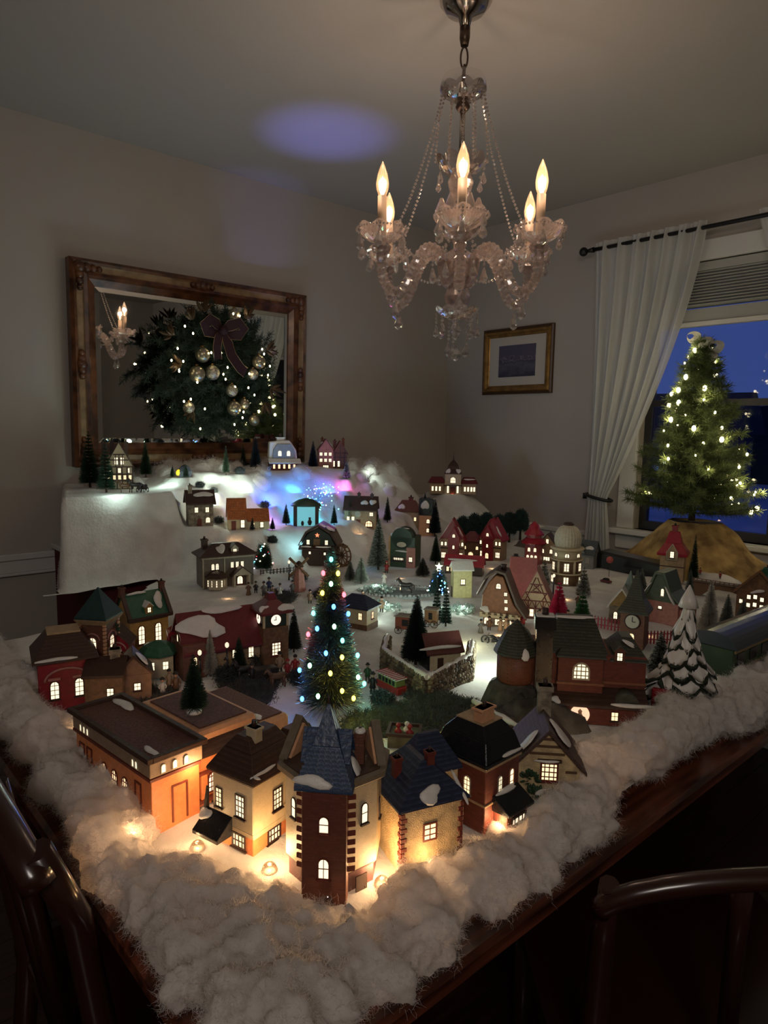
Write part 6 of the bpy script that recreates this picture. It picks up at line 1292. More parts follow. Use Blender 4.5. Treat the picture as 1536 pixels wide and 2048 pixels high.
t = house('village_half_cottage', 'small brown cottage with snow on its gable right of the two-chimney cottage', G(-1.284, 0.501), 1.233); put(t, 'wall', hm('warm_brown_wall', (0.18, 0.10, 0.06), .5), MB().box(-3.2, 3.2, -3, 3, 0, 6.0), .1); gable(t, timber, 0, 0, 6.4, 6, 6.0, 3.4, 'y', .5, .5, 'roof', MATS['warm_brown_wall'], .4); chim(t, stone, -3.2, -1, 5, 1.8, 6); win(t, -90, 3, .6, 2.8, 1.4, 1.6, 2, 2, False, frameD, panew); gsnow(t, 0, 0, 6.4, 6.0, 3.4, 1, -1.5, .5, 1.4, 1.8, 'y', 3, tl=.9)
t = house('village_kiosk', 'tiny shop with green canopy between cottage and burgundy depot', G(-1.377, 0.593), 1.164, 'village shop'); put(t, 'wall', cream, MB().box(-3, 3, -2.4, 2.4, 0, 5.2), .1); bell(t, greenr, (0, 0, 0), [(4.3, 5), (4.3, 5.4), (3, 6.8), (.6, 7.6)], 8, 0, 'canopy_roof'); winrow(t, -90, 2.4, (-1.4, 1.4), 1.8, 1.3, 1.9, 2, 2, False, frameC, panew)
t = house('phone_booth', 'red telephone booth standing at the left end of the depot', G(-1.410, 0.652), 1.242, 'phone booth'); put(t, 'frame', redw, MB().box(-2.1, 2.1, -2.1, 2.1, 0, .8).box(-2.2, 2.2, -2.2, 2.2, 7, 7.8).box(-2.1, -1.7, -2.1, -1.7, .8, 7).box(1.7, 2.1, -2.1, -1.7, .8, 7).box(-2.1, -1.7, 1.7, 2.1, .8, 7).box(1.7, 2.1, 1.7, 2.1, .8, 7).fru(0, 0, 7.8, 8.8, 4.2, 4.2, 2, 2), .05)
put(t, 'glass_panel', mat('dull_glass', (.24, .21, .17), .2), MB().box(-1.7, 1.7, -1.8, 1.8, .8, 7)); put(t, 'glazing_bar', redw, MB().box(-.12, .12, -2.05, -1.8, .8, 7).box(-1.7, 1.7, -2.05, -1.8, 3, 3.2).box(-1.7, 1.7, -2.05, -1.8, 5, 5.2))
# right cluster
t = house('village_green_cottage', 'pink-walled cottage with sagging green roof and snow at the right', G(-0.888, 1.882), 0.092); put(t, 'wall', pinkw, MB().box(-5.4, 5.4, -4, 4, 0, 6.4), .1); put(t, 'roof', hm('sage_roof', (0.07, 0.09, 0.06), .5), MB().poly([(-6.6, -4.8, 5.6), (-3, -4.8, 8.6), (-1, -4.8, 14), (1, -4.8, 14), (3, -4.8, 8.8), (6.6, -4.8, 5.6), (6.6, -4.8, 6.3), (3.4, -4.8, 9.4), (1.4, -4.8, 14.8), (-1.4, -4.8, 14.8), (-3.4, -4.8, 9.2), (-6.6, -4.8, 6.3)], (0, 9, 0)), .1); put(t, 'gable_wall', MATS['sage_roof'], MB().poly([(-5.4, -3.9, 6.2), (5.4, -3.9, 6.2), (2.9, -3.9, 8.8), (.9, -3.9, 14), (-.9, -3.9, 14), (-2.9, -3.9, 8.7)], (0, 7.6, 0)))
win(t, -90, 3.95, .8, 8.0, 1.0, 2.2, 1, 3, True, frameC, panew); snow(t, (-3.6, -4.9, 8.8), (.6, 0, 1), (0, 1, 0), 2.8, .9, 3); snow(t, (3.2, -4.9, 8.4), (-.6, 0, 1), (0, 1, 0), 2.4, .8, 4); win(t, -90, 4, -3.6, .9, 1.4, 2.6, 2, 3, True, frameR, panew); win(t, -90, 4, .4, 4.2, 1.2, 1.0, 1, 1, False, timber, panew); put(t, 'lean_to', pinkw, MB().box(5.4, 8, -3, 3, 0, 4.8), .1); win(t, 0, 8, 0, 1.4, 1.2, 2, 2, 2)
t = house('village_chapel', 'small tan chapel with carved snow-rimmed gable at the right', G(-0.948, 1.758), 0.390, 'village building'); put(t, 'wall', stone, MB().box(-3.2, 3.2, -3, 4, 0, 5.4), .15); gable(t, whit, 0, .5, 6.4, 7, 5.4, 4.6, 'y', .6, .5, 'roof', hm('amber_gable', (0.28, 0.16, 0.05), .5), .6); bell(t, hm('mint_spire', (0.13, 0.17, 0.14), .5), (1.4, 3, 0), [(2.4, 8), (1.4, 10.5), (.1, 14.5)], 6, 0, 'spire'); winrow(t, -90, 3, (-1.4, 1.4), 1.6, 1.2, 2.2, 2, 2, True, frameR, panew)
t = house('village_clock_house', 'slim brick clock house with dark pointed roof in front of the fences', G(-0.823, 1.591), 0.303, 'village building', 0.0112); put(t, 'wall', brickb, MB().box(-2.6, 2.6, -2.6, 2.6, 0, 8.4), .1); bell(t, olive, (0, 0, 0), [(4.6, 8), (4.6, 8.4), (2.6, 11), (1.4, 14), (.1, 17.5)], 4, R(45), 'roof')
o = put(t, 'clock_face', mat('dull_clock_face', (.45, .42, .35), .4), MB().rings([(1.55, 0), (1.55, .2)], 20, (0, 0, 0), False)); o.location = (0, -2.65, 6.2); o.rotation_euler = (R(90), 0, 0); put(o, 'clock_rim', frameD, MB().tube([(1.6*math.cos(2*PI*k/20), 1.6*math.sin(2*PI*k/20), .15) for k in range(21)], .15, 5)); put(o, 'clock_hand', frameD, MB().box(-.08, .08, 0, 1.1, .2, .28).box(0, .7, -.08, .08, .2, .28)); win(t, -90, 2.6, 0, 1.6, 1.3, 2, 2, 2, True, frameC, pane)
t = house('village_red_tower_cottage', 'tall tan cottage with bright red steep roof before the burlap mound', G(-1.107, 2.393), 0.329); put(t, 'wall', tan, MB().box(-4, 4, -3, 3, 0, 10), .1); put(t, 'stone_arch', frameD, MB().tube([(2*math.cos(PI*k/10), -3.05, 2.2+2*math.sin(PI*k/10)) for k in range(11)], .2, 5).box(-4.1, 4.1, -3.15, -3, 5.6, 5.9)); put(t, 'roof', redr, MB().fru(0, 0, 9.6, 10.4, 10, 8, 10.2, 8.2).fru(0, 0, 10.4, 14, 10.2, 8.2, 5.6, 4.6).fru(0, 0, 14, 18, 5.6, 4.6, 3.4, 2.0), .1); chim(t, redw, 0, 0, 17.6, 1.8, 2.6)
put(t, 'dormer', tan, MB().poly([(-1.7, -4.2, 8.6), (1.7, -4.2, 8.6), (1.7, -4.2, 11), (0, -4.2, 13.8), (-1.7, -4.2, 11)], (0, 3, 0))); put(t, 'dormer_trim', frameC, MB().tube([(-1.8, -4.3, 8.4), (-1.8, -4.3, 11), (0, -4.3, 14.0), (1.8, -4.3, 11), (1.8, -4.3, 8.4), (-1.8, -4.3, 8.4)], .22, 5)); win(t, -90, 4.2, 0, 9, 1.5, 2.4, 1, 3, False, frameD, panew)
t = house('village_edge_house', 'brown gabled house with green roof and many lit panes at the right edge', G(-0.719, 2.138), 0.080); put(t, 'wall', wood, MB().box(-6, 6, -3, 4, 0, 8), .1); gable(t, greenr, 0, .5, 12, 7, 8, 6.4, 'y', .6, .6, 'roof', wood, .6); chim(t, greenr, 1, 0, 13.4, 1.6, 2.2); put(t, 'bargeboard', hm('chestnut_board', (.16, .07, .03), .5), MB().poly([(-6.8, -3.8, 7.2), (0, -3.8, 14.4), (6.8, -3.8, 7.2), (6.8, -3.8, 8.1), (0, -3.8, 15.3), (-6.8, -3.8, 8.1)], (0, .3, 0)))
for (x, z_) in ((-2.6, 6), (-.9, 6.3), (-.9, 4.0), (-2.6, 3.6), (.9, 5.8), (.9, 3.6), (-4.6, 4.4), (2.8, 4)): win(t, -90, 3, x, z_, 1.2, 1.4, 1, 1, False, frameD, panew, sill=False)
snow(t, (-.4, -3.1, 8.7), (1, 0, .3), (0, .2, 1), 1.6, .6, 3)

# ================================================================== TREES OF THE VILLAGE
def ftree(name, label, loc, h, r, col, n=2600, seed=1, layers=0, rad=0.00045, tipc=None, group=None, stand=None, droop=0.05, snowtip=False):
    t = thing(name, label, 'tree', loc, 0, group)
    bristle_cone(t, h, r, n, col, h*0.10, rad, 'bristle', droop, 0.16, r*0.12, seed, layers)
    MB().tube([(0, 0, 0), (0, 0, h*0.98)], [h*0.022, h*0.006], 6).build('trunk', mat('twig_bark', (0, 0, 0)), t)
    if stand is not None: MB().rings([(r*0.5, 0), (r*0.5, h*0.03), (r*0.42, h*0.06)], 14).build('base', stand, t)
    if snowtip:
        o = bristle_cone(t, h*1.0, r*1.04, int(n*0.45), mat('frost_white', (0.55, 0.55, 0.50), 0.7), h*0.10, rad, 'frosted_tip', 0.12, 0.16, r*0.12, seed+50, layers)
    return t
GD = (0.020, 0.040, 0.018); GB = (0.020, 0.030, 0.038); GF = (0.16, 0.17, 0.14); GW = (0.45, 0.42, 0.36)
ftree('bottle_brush_tree', 'tall green bottle brush tree at the left end of the mirror', G(-2.633, 0.886), 0.215, 0.042, (0.02, 0.055, 0.03), 3400, 1, 16, 0.0005)
ftree('bottle_brush_tree', 'green bottle brush tree beside the half-timbered house', G(-2.411, 0.866), 0.185, 0.034, (0.02, 0.055, 0.03), 2600, 2, 14, 0.0005)
ftree('bottle_brush_tree', 'dark bottle brush tree right of the half-timbered house', G(-2.720, 1.137), 0.150, 0.028, GD, 2400, 3)
ftree('bottle_brush_tree', 'slim dark tree below the middle of the mirror', G(-2.453, 1.353), 0.120, 0.018, GD, 1400, 4)
ftree('bottle_brush_tree', 'bluish black tree left of the white chalet', G(-2.595, 1.575), 0.150, 0.030, GB, 2600, 5)
ftree('bottle_brush_tree', 'navy cone tree between chalet and red lodge', G(-2.541, 1.843), 0.130, 0.026, (0.02, 0.03, 0.06), 2400, 6)
ftree('bottle_brush_tree', 'small dark tree standing behind the white chalet', G(-2.777, 1.621), 0.11, 0.018, GD, 1300, 61)
ftree('bottle_brush_tree', 'short snowy tree at the foot of the red lodge', G(-2.397, 1.924), 0.085, 0.020, GD, 1500, 7, snowtip=True)
ftree('bottle_brush_tree', 'small dark tree left of the yellow cave lamp', G(-2.531, 1.164), 0.05, 0.012, GD, 700, 8)
ftree('bottle_brush_tree', 'small dark tree right of the yellow cave lamp', G(-2.457, 1.184), 0.055, 0.013, GD, 700, 9)
ftree('frosted_tree', 'large frosted green tree left of the green shop', G(-1.927, 1.706), 0.200, 0.044, (0.05, 0.075, 0.045), 5200, 10, snowtip=True)
ftree('bottle_brush_tree', 'thin grey green tree above the large frosted tree', G(-2.154, 1.955), 0.115, 0.020, (0.05, 0.06, 0.045), 1700, 12)
ftree('bottle_brush_tree', 'dark blue cone tree right of the black tower', G(-2.034, 2.124), 0.165, 0.032, GB, 2800, 13)
ftree('bottle_brush_tree', 'dark cone tree before the taller blue cone', G(-1.881, 1.973), 0.125, 0.026, GD, 2400, 14)
ftree('bottle_brush_tree', 'dark tree at the left edge of the blue glow', G(-2.203, 1.471), 0.085, 0.018, GD, 1500, 15)
ftree('bottle_brush_tree', 'dark tree right of the little pavilion in the cyan glow', G(-2.171, 1.680), 0.085, 0.016, GD, 1500, 16)
ftree('bottle_brush_tree', 'dark tree behind the snowy tavern roof', G(-2.150, 1.887), 0.110, 0.016, GD, 1400, 17)
ftree('bottle_brush_tree', 'dark tree left behind the tavern', G(-2.192, 1.780), 0.105, 0.012, GD, 900, 18)
ftree('bottle_brush_tree', 'small pointed tree on the snow left of the pavilion', G(-2.177, 1.393), 0.05, 0.012, GB, 700, 19)
ftree('bottle_brush_tree', 'small pointed tree before the orange cottage', G(-2.152, 1.291), 0.05, 0.011, GB, 700, 20)
ftree('frosted_tree', 'frosted grey green tree beside the mill wheel', G(-1.774, 1.492), 0.095, 0.030, GF, 2200, 21)
ftree('frosted_tree', 'smaller frosted tree close to the mill wheel', G(-1.840, 1.497), 0.075, 0.024, GF, 1600, 22)
for i, (px_, r_, h_) in enumerate(((G(-2.016, 2.286), .034, .135), (G(-2.011, 2.359), .036, .150), (G(-2.009, 2.441), .036, .155), (G(-1.942, 2.449), .034, .150), (G(-1.948, 2.533), .034, .140), (G(-1.914, 2.570), .036, .145))):
    nm = ('first', 'second', 'third', 'fourth', 'fifth', 'sixth')[i]
    t = thing('bushy_tree', nm + ' bushy blue green tree from the left behind the red roofed houses', 'tree', px_, 0, 'bushy evergreens behind the red roofed houses')
    rg = np.random.default_rng(30+i); n_ = 5200; th = rg.uniform(0, 2*PI, n_); ph = np.arccos(rg.uniform(-0.6, 1, n_)); rr_ = rg.uniform(.55, 1, n_)
    C_ = np.stack([np.cos(th)*np.sin(ph)*r_*rr_, np.sin(th)*np.sin(ph)*r_*rr_, h_*0.56+np.cos(ph)*h_*.44*rr_], 1); N = rg.normal(0, 1, (n_, 3)); N /= np.linalg.norm(N, axis=1)[:, None]
    o = hair('foliage', np.stack([C_, C_+N*0.011], 1), 0.0009, needle_material('bluegreen_foliage', (0.025, 0.055, 0.05)), t, .6); o['kind'] = 'stuff'
    MB().tube([(0, 0, 0), (0, 0, h_*.7)], [.006, .003], 6).build('trunk', mat('twig_bark', (0, 0, 0)), t)
ftree('pink_tree', 'bright pink feather tree before the timbered house', G(-1.071, 1.629), 0.118, 0.032, (0.50, 0.03, 0.09), 3600, 40, 9, 0.0006)
t = ftree('green_tree', 'small green tree with white baubles between pink tree and red fence', G(-0.995, 1.629), 0.108, 0.030, (0.03, 0.10, 0.03), 3400, 41, 8, 0.0005)
t = ftree('frosted_tree', 'brown snow flecked tree in front of the observatory', G(-1.183, 1.936), 0.105, 0.026, (0.08, 0.07, 0.045), 2400, 42, 8, snowtip=True)
ftree('frosted_tree', 'brown snow flecked tree left of the observatory', G(-1.357, 1.968), 0.10, 0.024, (0.10, 0.08, 0.05), 2000, 43, 8, snowtip=True)
ftree('bottle_brush_tree', 'large black green tree inside the stone wall', G(-1.072, 1.068), 0.165, 0.040, (0.012, 0.020, 0.016), 5600, 44)
ftree('bottle_brush_tree', 'thin feathery dark tree under the star topped tree', G(-1.269, 1.341), 0.125, 0.018, (0.02, 0.05, 0.04), 1700, 45, 12)
ftree('bottle_brush_tree', 'second thin feathery tree right under the star topped tree', G(-1.236, 1.343), 0.120, 0.018, (0.02, 0.05, 0.04), 1700, 46, 12)
ftree('white_bristle_tree', 'cream white bristle tree before the burgundy depot', G(-1.294, 0.671), 0.105, 0.019, GW, 2600, 47)
ftree('bottle_brush_tree', 'dark tree on a white stand on the opera house roof', (-0.890, 0.435, 0.905), 0.088, 0.022, (0.02, 0.04, 0.02), 2600, 48, snowtip=False, stand=whit)
ftree('frosted_tree', 'large white frosted tree behind the dark trolley', G(-0.720, 1.784), 0.160, 0.032, GW, 4200, 49)
ftree('frosted_tree', 'grey frosted tree left of the large white one', G(-0.720, 1.898), 0.110, 0.026, GF, 2200, 50)
ftree('frosted_tree', 'grey frosted tree at the right before the edge house', G(-0.679, 1.891), 0.105, 0.028, GF, 2200, 51)
ftree('bottle_brush_tree', 'tall slim green tree right of the red tower cottage', G(-1.046, 2.427), 0.185, 0.022, (0.02, 0.05, 0.025), 2400, 52)
ftree('frosted_tree', 'slim frosted tree below the tall green one', G(-0.940, 2.162), 0.11, 0.02, (0.10, 0.12, 0.10), 1600, 53)
ftree('bottle_brush_tree', 'small green tree on the mound, left of the two', G(-1.090, 2.694), 0.080, 0.017, (0.02, 0.05, 0.025), 1200, 54)
ftree('bottle_brush_tree', 'small green tree on the mound, nearer the edge house', G(-1.010, 2.698), 0.075, 0.018, (0.02, 0.05, 0.025), 1200, 55)
ftree('frosted_tree', 'mint frosted tree behind the small tan chapel', G(-1.099, 2.156), 0.085, 0.022, GF, 1700, 56)
ftree('bottle_brush_tree', 'dark tree beside the burgundy depot tower', G(-1.320, 0.903), 0.11, 0.022, (0.03, 0.035, 0.03), 2000, 57)
ftree('bottle_brush_tree', 'dark green tree in front of the depot windows', G(-1.269, 0.726), 0.085, 0.020, (0.02, 0.035, 0.02), 1800, 58)
ftree('bottle_brush_tree', 'small dark tree left of the brown station', G(-2.105, 1.064), 0.07, 0.012, GB, 900, 59)
ftree('bottle_brush_tree', 'dark wide tree between green shop and mill slope', G(-1.730, 1.748), 0.07, 0.030, (0.05, 0.045, 0.035), 2200, 60)
ftree('bottle_brush_tree', 'tall dark tree with snow beside the mansion wing', G(-0.682, 1.443), 0.10, 0.03, (0.03, 0.03, 0.025), 2400, 62, snowtip=True)

# the big tree with coloured lights
t = ftree('lit_bristle_tree', 'big tinsel tree with coloured lights in the middle of the village', G(-0.973, 0.747), 0.325, 0.062, (0.045, 0.050, 0.045), 9000, 70, rad=0.0006)
BL = t; BLL = tuple(t.location)
hair_t = bristle_cone(t, 0.325, 0.066, 1600, mat('tinsel', (0.55, 0.55, 0.5), 0.25, metal=0.8), 0.035, 0.0005, 'tinsel', 0.05, 0.3, 0.006, 77); 
cols = {'c': (0.08, 0.75, 0.65), 'r': (1.0, 0.06, 0.08), 'y': (1.0, 0.80, 0.06), 'b': (0.05, 0.30, 1.0), 'g': (0.30, 1.0, 0.45)}
em = {k: emit('bulb_'+{'c': 'cyan', 'r': 'red', 'y': 'yellow', 'b': 'blue', 'g': 'green'}[k], v, 9) for k, v in cols.items()}
# (height fraction, angle seen from the room corner in degrees, colour)
lts = [(.93, 0, 'c'), (.84, -60, 'r'), (.84, 50, 'y'), (.72, -40, 'y'), (.70, 70, 'r'), (.58, -75, 'c'), (.575, 75, 'b'), (.43, 30, 'c'), (.44, -80, 'r'), (.36, -10, 'b'), (.33, 25, 'y'), (.30, 80, 'c'), (.20, -85, 'b'), (.18, 60, 'g'), (.13, 20, 'y'), (.06, -50, 'b'), (.07, 40, 'y'), (.10, 88, 'c'), (.24, 0, 'y'), (.52, 10, 'g'), (.64, 10, 'b'), (.5, -40, 'b'), (.78, 0, 'g'), (.1, -20, 'g'), (.27, -45, 'g'), (.3, 150, 'r'), (.5, 180, 'b'), (.7, 200, 'y'), (.15, 170, 'c')]
face = math.atan2(-BLL[1], -BLL[0]); firsts = {}
for i, (u, a, c) in enumerate(lts):
    z = 0.035+u*0.285; r_ = (0.062*(1-u)+0.006)*1.02; an = face+R(a)
    p = (r_*math.cos(an), r_*math.sin(an), z)
    if c not in firsts: firsts[c] = MB().sph((0, 0, 0), 0.0036, 8, 6, 1.4).build('coloured_bulb', em[c], t); o = firsts[c]
    else: o = firsts[c].copy(); COL.objects.link(o)
    o.location = p; o.scale = (1, 1, 1)
    if i < 19: point('tree_bulb_light', (BLL[0]+p[0]*1.12, BLL[1]+p[1]*1.12, BLL[2]+z), 0.05, cols[c], 0.005)

# snow laden pine at the right
t = thing('snowy_pine', 'resin pine with thick white snow on its tiered branches at the right', 'tree', G(-0.553, 1.272), R(20), None, 1.14)
MB().cyl((0, 0, 0), 0.011, 0.004, 0.19, 8).build('trunk', mat('pine_bark', (0.06, 0.045, 0.03), .8), t)
rs = random.Random(3)
dgm = mat('pine_underside', (0.015, 0.022, 0.012), .7)
for j in range(7):
    z = 0.055+0.021*j; R_ = 0.062*(1-j/7.6)
    nb = 7 if j < 5 else 5
    for k in range(nb):
        a = 2*PI*k/nb+j*0.55+rs.uniform(-.15, .15); ca, sa = math.cos(a), math.sin(a); L = R_*rs.uniform(.85, 1.12); w_ = L*0.42
        prof = [(0.10, .25, .010), (.45, .9, .004), (.75, 1.0, -.010), (.92, .55, -.019), (1.0, .12, -.023)]
        for nm, mm_, dz, sc_ in (('branch', dgm, -0.0035, 1.06), ('snow', whit, 0.0, 1.0)):
            vs = []; fs = []
            for f, wf, zz in prof:
                for q_ in (-1, -.5, 0, .5, 1):
                    jag = 0.10*rs.uniform(-1, 1) if abs(q_) == 1 else 0
                    x_, y_ = L*(f+jag*.5)*sc_, q_*w_*wf*sc_; zt = z+zz-0.004*abs(q_)**2+(0.004 if nm == 'snow' and abs(q_) < 1 else 0)+dz
                    vs.append((ca*x_-sa*y_, sa*x_+ca*y_, zt))
            for a_ in range(4):
                for b_ in range(4): i0 = a_*5+b_; fs.append((i0, i0+1, i0+6, i0+5))
            n0 = len(vs); vs += [(x_, y_, z_-0.003) for x_, y_, z_ in vs]; fs += [tuple(q+n0 for q in reversed(f)) for f in fs[:16]]
            bd = [0, 1, 2, 3, 4, 9, 14, 19, 24, 23, 22, 21, 20, 15, 10, 5]; fs += [(bd[i], bd[(i+1) % 16], bd[(i+1) % 16]+n0, bd[i]+n0) for i in range(16)]
            simple_mesh(nm, vs, fs, mm_, t)
MB().rings([(0.016, .185), (.012, .198), (.001, .222)], 8).build('snow_top', whit, t)

# ================================================================== GROUND PATCHES, WALLS, POND, LIGHTS IN THE SNOW
def patch(name, label, cen, rx, ry, rz, m, h=0.006, seed=1, n=34, rough=0.004, cat='ground cover', fuzz=None, rise=0.0):
    t = thing(name, label, cat, (cen[0], cen[1], 0), rz); V = [(0, 0, 0)]; F = []; rs_ = random.Random(seed); ph = [rs_.uniform(0, 6) for _ in range(4)]
    rings_ = 8; V = []; top = 0
    for j in range(rings_+1):
        f = j/rings_
        for i in range(n):
            a = 2*PI*i/n; rr_ = 1+0.12*math.sin(2*a+ph[0])+0.09*math.sin(3*a+ph[1])+0.06*math.sin(7*a+ph[2]); x_, y_ = rx*f*rr_*math.cos(a), ry*f*rr_*math.sin(a)
            wx, wy = cen[0]+x_*math.cos(rz)-y_*math.sin(rz), cen[1]+x_*math.sin(rz)+y_*math.cos(rz)
            V.append((x_, y_, ground(wx, wy)+h*(1-f**6)*1.0-(0.006 if j == rings_ else 0)+rise*(1-f*f)+noise.noise(Vector((wx*60, wy*60, 0)))*rough))
    for j in range(rings_):
        for i in range(n): F.append((j*n+i, j*n+(i+1) % n, (j+1)*n+(i+1) % n, (j+1)*n+i))
    F.append(tuple(range(n)))
    simple_mesh('mat', V, F, m, t)
    if fuzz:
        rg = np.random.default_rng(seed); k = fuzz[1]; idx = rg.integers(n, len(V), k); B = np.array(V)[idx]+rg.normal(0, .006, (k, 3))*[1, 1, .1]; N = rg.normal(0, 1, (k, 3)); N[:, 2] = abs(N[:, 2])+.3; N /= np.linalg.norm(N, axis=1)[:, None]
        o = hair('tuft', np.stack([B, B+N*.009], 1), .0006, fuzz[0], t, .5); o['kind'] = 'stuff'
    return t
moss = mat('moss_green', (0.05, 0.052, 0.040), .9, var=.5, scale=60, bump=.8); mossf = needle_material('moss_fibre', (0.065, 0.07, 0.052))
grav = mat('dark_gravel', (0.055, 0.048, 0.042), .9, var=.5, scale=90, bump=.9); gravf = needle_material('dark_tuft', (0.06, 0.055, 0.05))
patch('moss_mat', 'grey green moss mat around the foot of the big lit tree', G(-0.868, 0.828), .11, .07, 1.0, moss, .008, 3, fuzz=(mossf, 5000))
patch('moss_mat', 'grey green moss mat before the stone wall', G(-0.863, 0.942), .09, .05, .3, moss, .008, 4, fuzz=(mossf, 4000))
patch('dark_mat', 'dark gravel mat in front of the burgundy depot', G(-1.179, 0.699), .16, .06, 2.6, grav, .006, 5, fuzz=(gravf, 6000))
patch('dark_mat', 'dark gravel patch beside the small brown cottages', G(-1.245, 0.517), .10, .06, 2.9, grav, .006, 6, fuzz=(gravf, 3000))
patch('dark_mat', 'darker ground between station and windmill', G(-1.785, 1.169), .09, .05, 2.4, grav, .004, 15, fuzz=(gravf, 2500))  # darkens the white snow sheet beside the station
patch('dark_mat', 'darker ground below the watermill', G(-1.730, 1.314), .07, .05, 2.4, grav, .004, 16, fuzz=(gravf, 2000))  # same dark cover over the sheet near the mill
rockm = mat('dark_rock', (0.075, 0.065, 0.052), .85, var=.5, scale=30, bump=.9)
patch('rock_base', 'dark rocky ground under the round turret of the mansion', G(-0.706, 1.023), .085, .06, .7, rockm, .012, 7, rough=.02, cat='rocks', rise=.035)
patch('rock_base', 'dark bushy rock patch between stone wall and black mansard roof', G(-0.746, 0.942), .06, .045, .7, rockm, .010, 8, rough=.015, cat='rocks', rise=.02)
# rubble stone walls: every stone is geometry
stm = [mat('wall_stone_%s' % k, c, .8, var=.4, scale=60, bump=.6) for k, c in (('tan', (.20, .15, .09)), ('brown', (.13, .09, .05)), ('dark', (.08, .06, .04)))]
def stonewall(label, pts, h, name='stone_wall'):
    t = thing(name, label, 'wall', (pts[0][0], pts[0][1], 0)); base = Vector((pts[0][0], pts[0][1], 0)); rs_ = random.Random(len(label)); bl = [MB(), MB(), MB()]
    core = MB()
    for a, b in zip(pts[:-1], pts[1:]):
        a = Vector((a[0], a[1], .775))-base*1; b = Vector((b[0], b[1], .775))-base; a.z = b.z = .775; d = (b-a); L = d.length; d.normalize(); nrm = Vector((-d.y, d.x, 0))
        core.poly([a-nrm*.004, a+nrm*.004, a+nrm*.004+Vector((0, 0, h)), a-nrm*.004+Vector((0, 0, h))], d*L)
        z = 0.004; row = 0
        while z < h+.012:
            x_ = rs_.uniform(0, .006)
            while x_ < L:
                w_ = rs_.uniform(.006, .013); hh = rs_.uniform(.0038, .0056)
                for s_ in (-1, 1):
                    c = a+d*(x_+w_/2)+nrm*s_*.0055+Vector((0, 0, z)); M_ = Matrix((d, nrm, (0, 0, 1))).transposed()
                    q = bl[rs_.randrange(3)]; k = len(q.v)
                    q.rings([(.35, -1), (1, -.45), (1, .45), (.35, 1)], 6, (0, 0, 0), False, rs_.uniform(0, 1)); 
                    q.v[k:] = [tuple(c+M_ @ Vector((v[0]*w_*.52, v[1]*.005, v[2]*hh))) for v in q.v[k:]]
                x_ += w_
            z += .0088; row += 1
    core.build('core', stm[2], t)
    for q, m_ in zip(bl, stm): o = q.build('stones', m_, t); o['kind'] = 'stuff'
    sn = MB()
    for a, b in zip(pts[:-1], pts[1:]):
        a = Vector((a[0], a[1], 0))-base; b = Vector((b[0], b[1], 0))-base; K = 12
        sn.tube([a.lerp(b, i/K)+Vector((rs_.uniform(-.002, .002), 0, .775+h+.012)) for i in range(K+1)], [rs_.uniform(.004, .0075) for _ in range(K+1)], 7)
    sn.build('snow_cap', whit, t)
    return t
stonewall('rubble stone wall corner enclosing the dark tree and cabin', [G(-1.157, 1.058), G(-1.086, 0.983), G(-0.907, 0.934), G(-0.911, 0.953), G(-0.941, 1.102), G(-1.007, 1.186)], .048)
stonewall('low rubble stone wall left below the mansion turret', [G(-0.805, 0.956), G(-0.677, 0.930)], .026)

# lit fibre piece, pavilion, pond
pond = thing('frozen_pond', 'small oval frozen pond in the middle of the village', 'pond', G(-1.615, 1.527), R(50))
icem = mat('pond_ice', (.20, .23, .23), .12); MB().rings([(.001, .001), (.085, .001), (.09, -.002), (.09, -.01)], 36, (0, 0, .002), True, 0, 1.5, .8).build('ice', icem, pond)
q = MB(); rs = random.Random(8)
for i in range(60):
    a = 2*PI*i/60; q.sph((.137*math.cos(a), .074*math.sin(a), .004), rs.uniform(.004, .008), 6, 4, .8)
q.build('bank_stones', mat('bank_stone', (.25, .25, .24), .8), pond)
icec = crystal('ice_crystal', (.85, 1.0, .92), .6, .45, .05)
def crystals(label, cen, n, sp, seed, s=(1, 1)):
    t = thing('crystal_garland', label, 'garland', cen); rs_ = random.Random(seed); q = MB()
    for i in range(n):
        x_, y_ = rs_.gauss(0, sp*s[0]), rs_.gauss(0, sp*s[1]); r_ = rs_.uniform(.003, .006)
        q.rings([(.0005, -r_), (r_, -.2*r_), (r_*.8, .5*r_), (.0005, r_)], 6, (x_, y_, rs_.uniform(.002, .018)), False, rs_.uniform(0, 1))
    o = q.build('crystal', icec, t); o['kind'] = 'stuff'; return t
crystals('heap of clear crystals glowing on the left of the pond', G(-1.656, 1.464), 220, .022, 1)
crystals('glowing crystals on the snow below the pond', G(-1.486, 1.349), 120, .018, 2, (1.4, .8))
crystals('glowing crystals beside the yellow booth', G(-1.304, 1.488), 160, .017, 3)
crystals('glowing crystals under the star topped tree', G(-1.319, 1.418), 60, .012, 4)
ledw = (.78, 1.0, .86)
def led(loc, power, col=ledw, up=.018, rad=.012):
    point('snow_light', (loc[0], loc[1], loc[2]+up), power, col, rad)
led(G(-1.670, 1.470), 1.3, ledw, .022); led(G(-1.478, 1.342), 1.0, ledw, .022); led(G(-1.296, 1.481), 1.3, ledw, .022); led(G(-1.325, 1.427), .6, ledw, .022); led(G(-1.414, 1.214), .25)
led(G(-0.939, 1.205), .50, (.85, 1, .85), .05); led(G(-1.090, 1.248), .22, (1, 1, .6), .03); led(G(-0.926, 1.145), .35, (.85, 1, .85), .05)
led(G(-2.434, 1.099), .60, (.72, 1, .88), .025); led((-2.294, 0.860, 1.080), .25, (.72, 1, .9), .02); led(G(-2.363, 1.386), .7, (.80, 1, .86), .05); led(G(-2.411, 1.282), .6, (.80, 1, .86), .03); led(G(-2.393, 2.059), .22, (.80, 1, .88), .04); led(G(-2.326, 1.235), .5, (.9, 1, .8), .04)
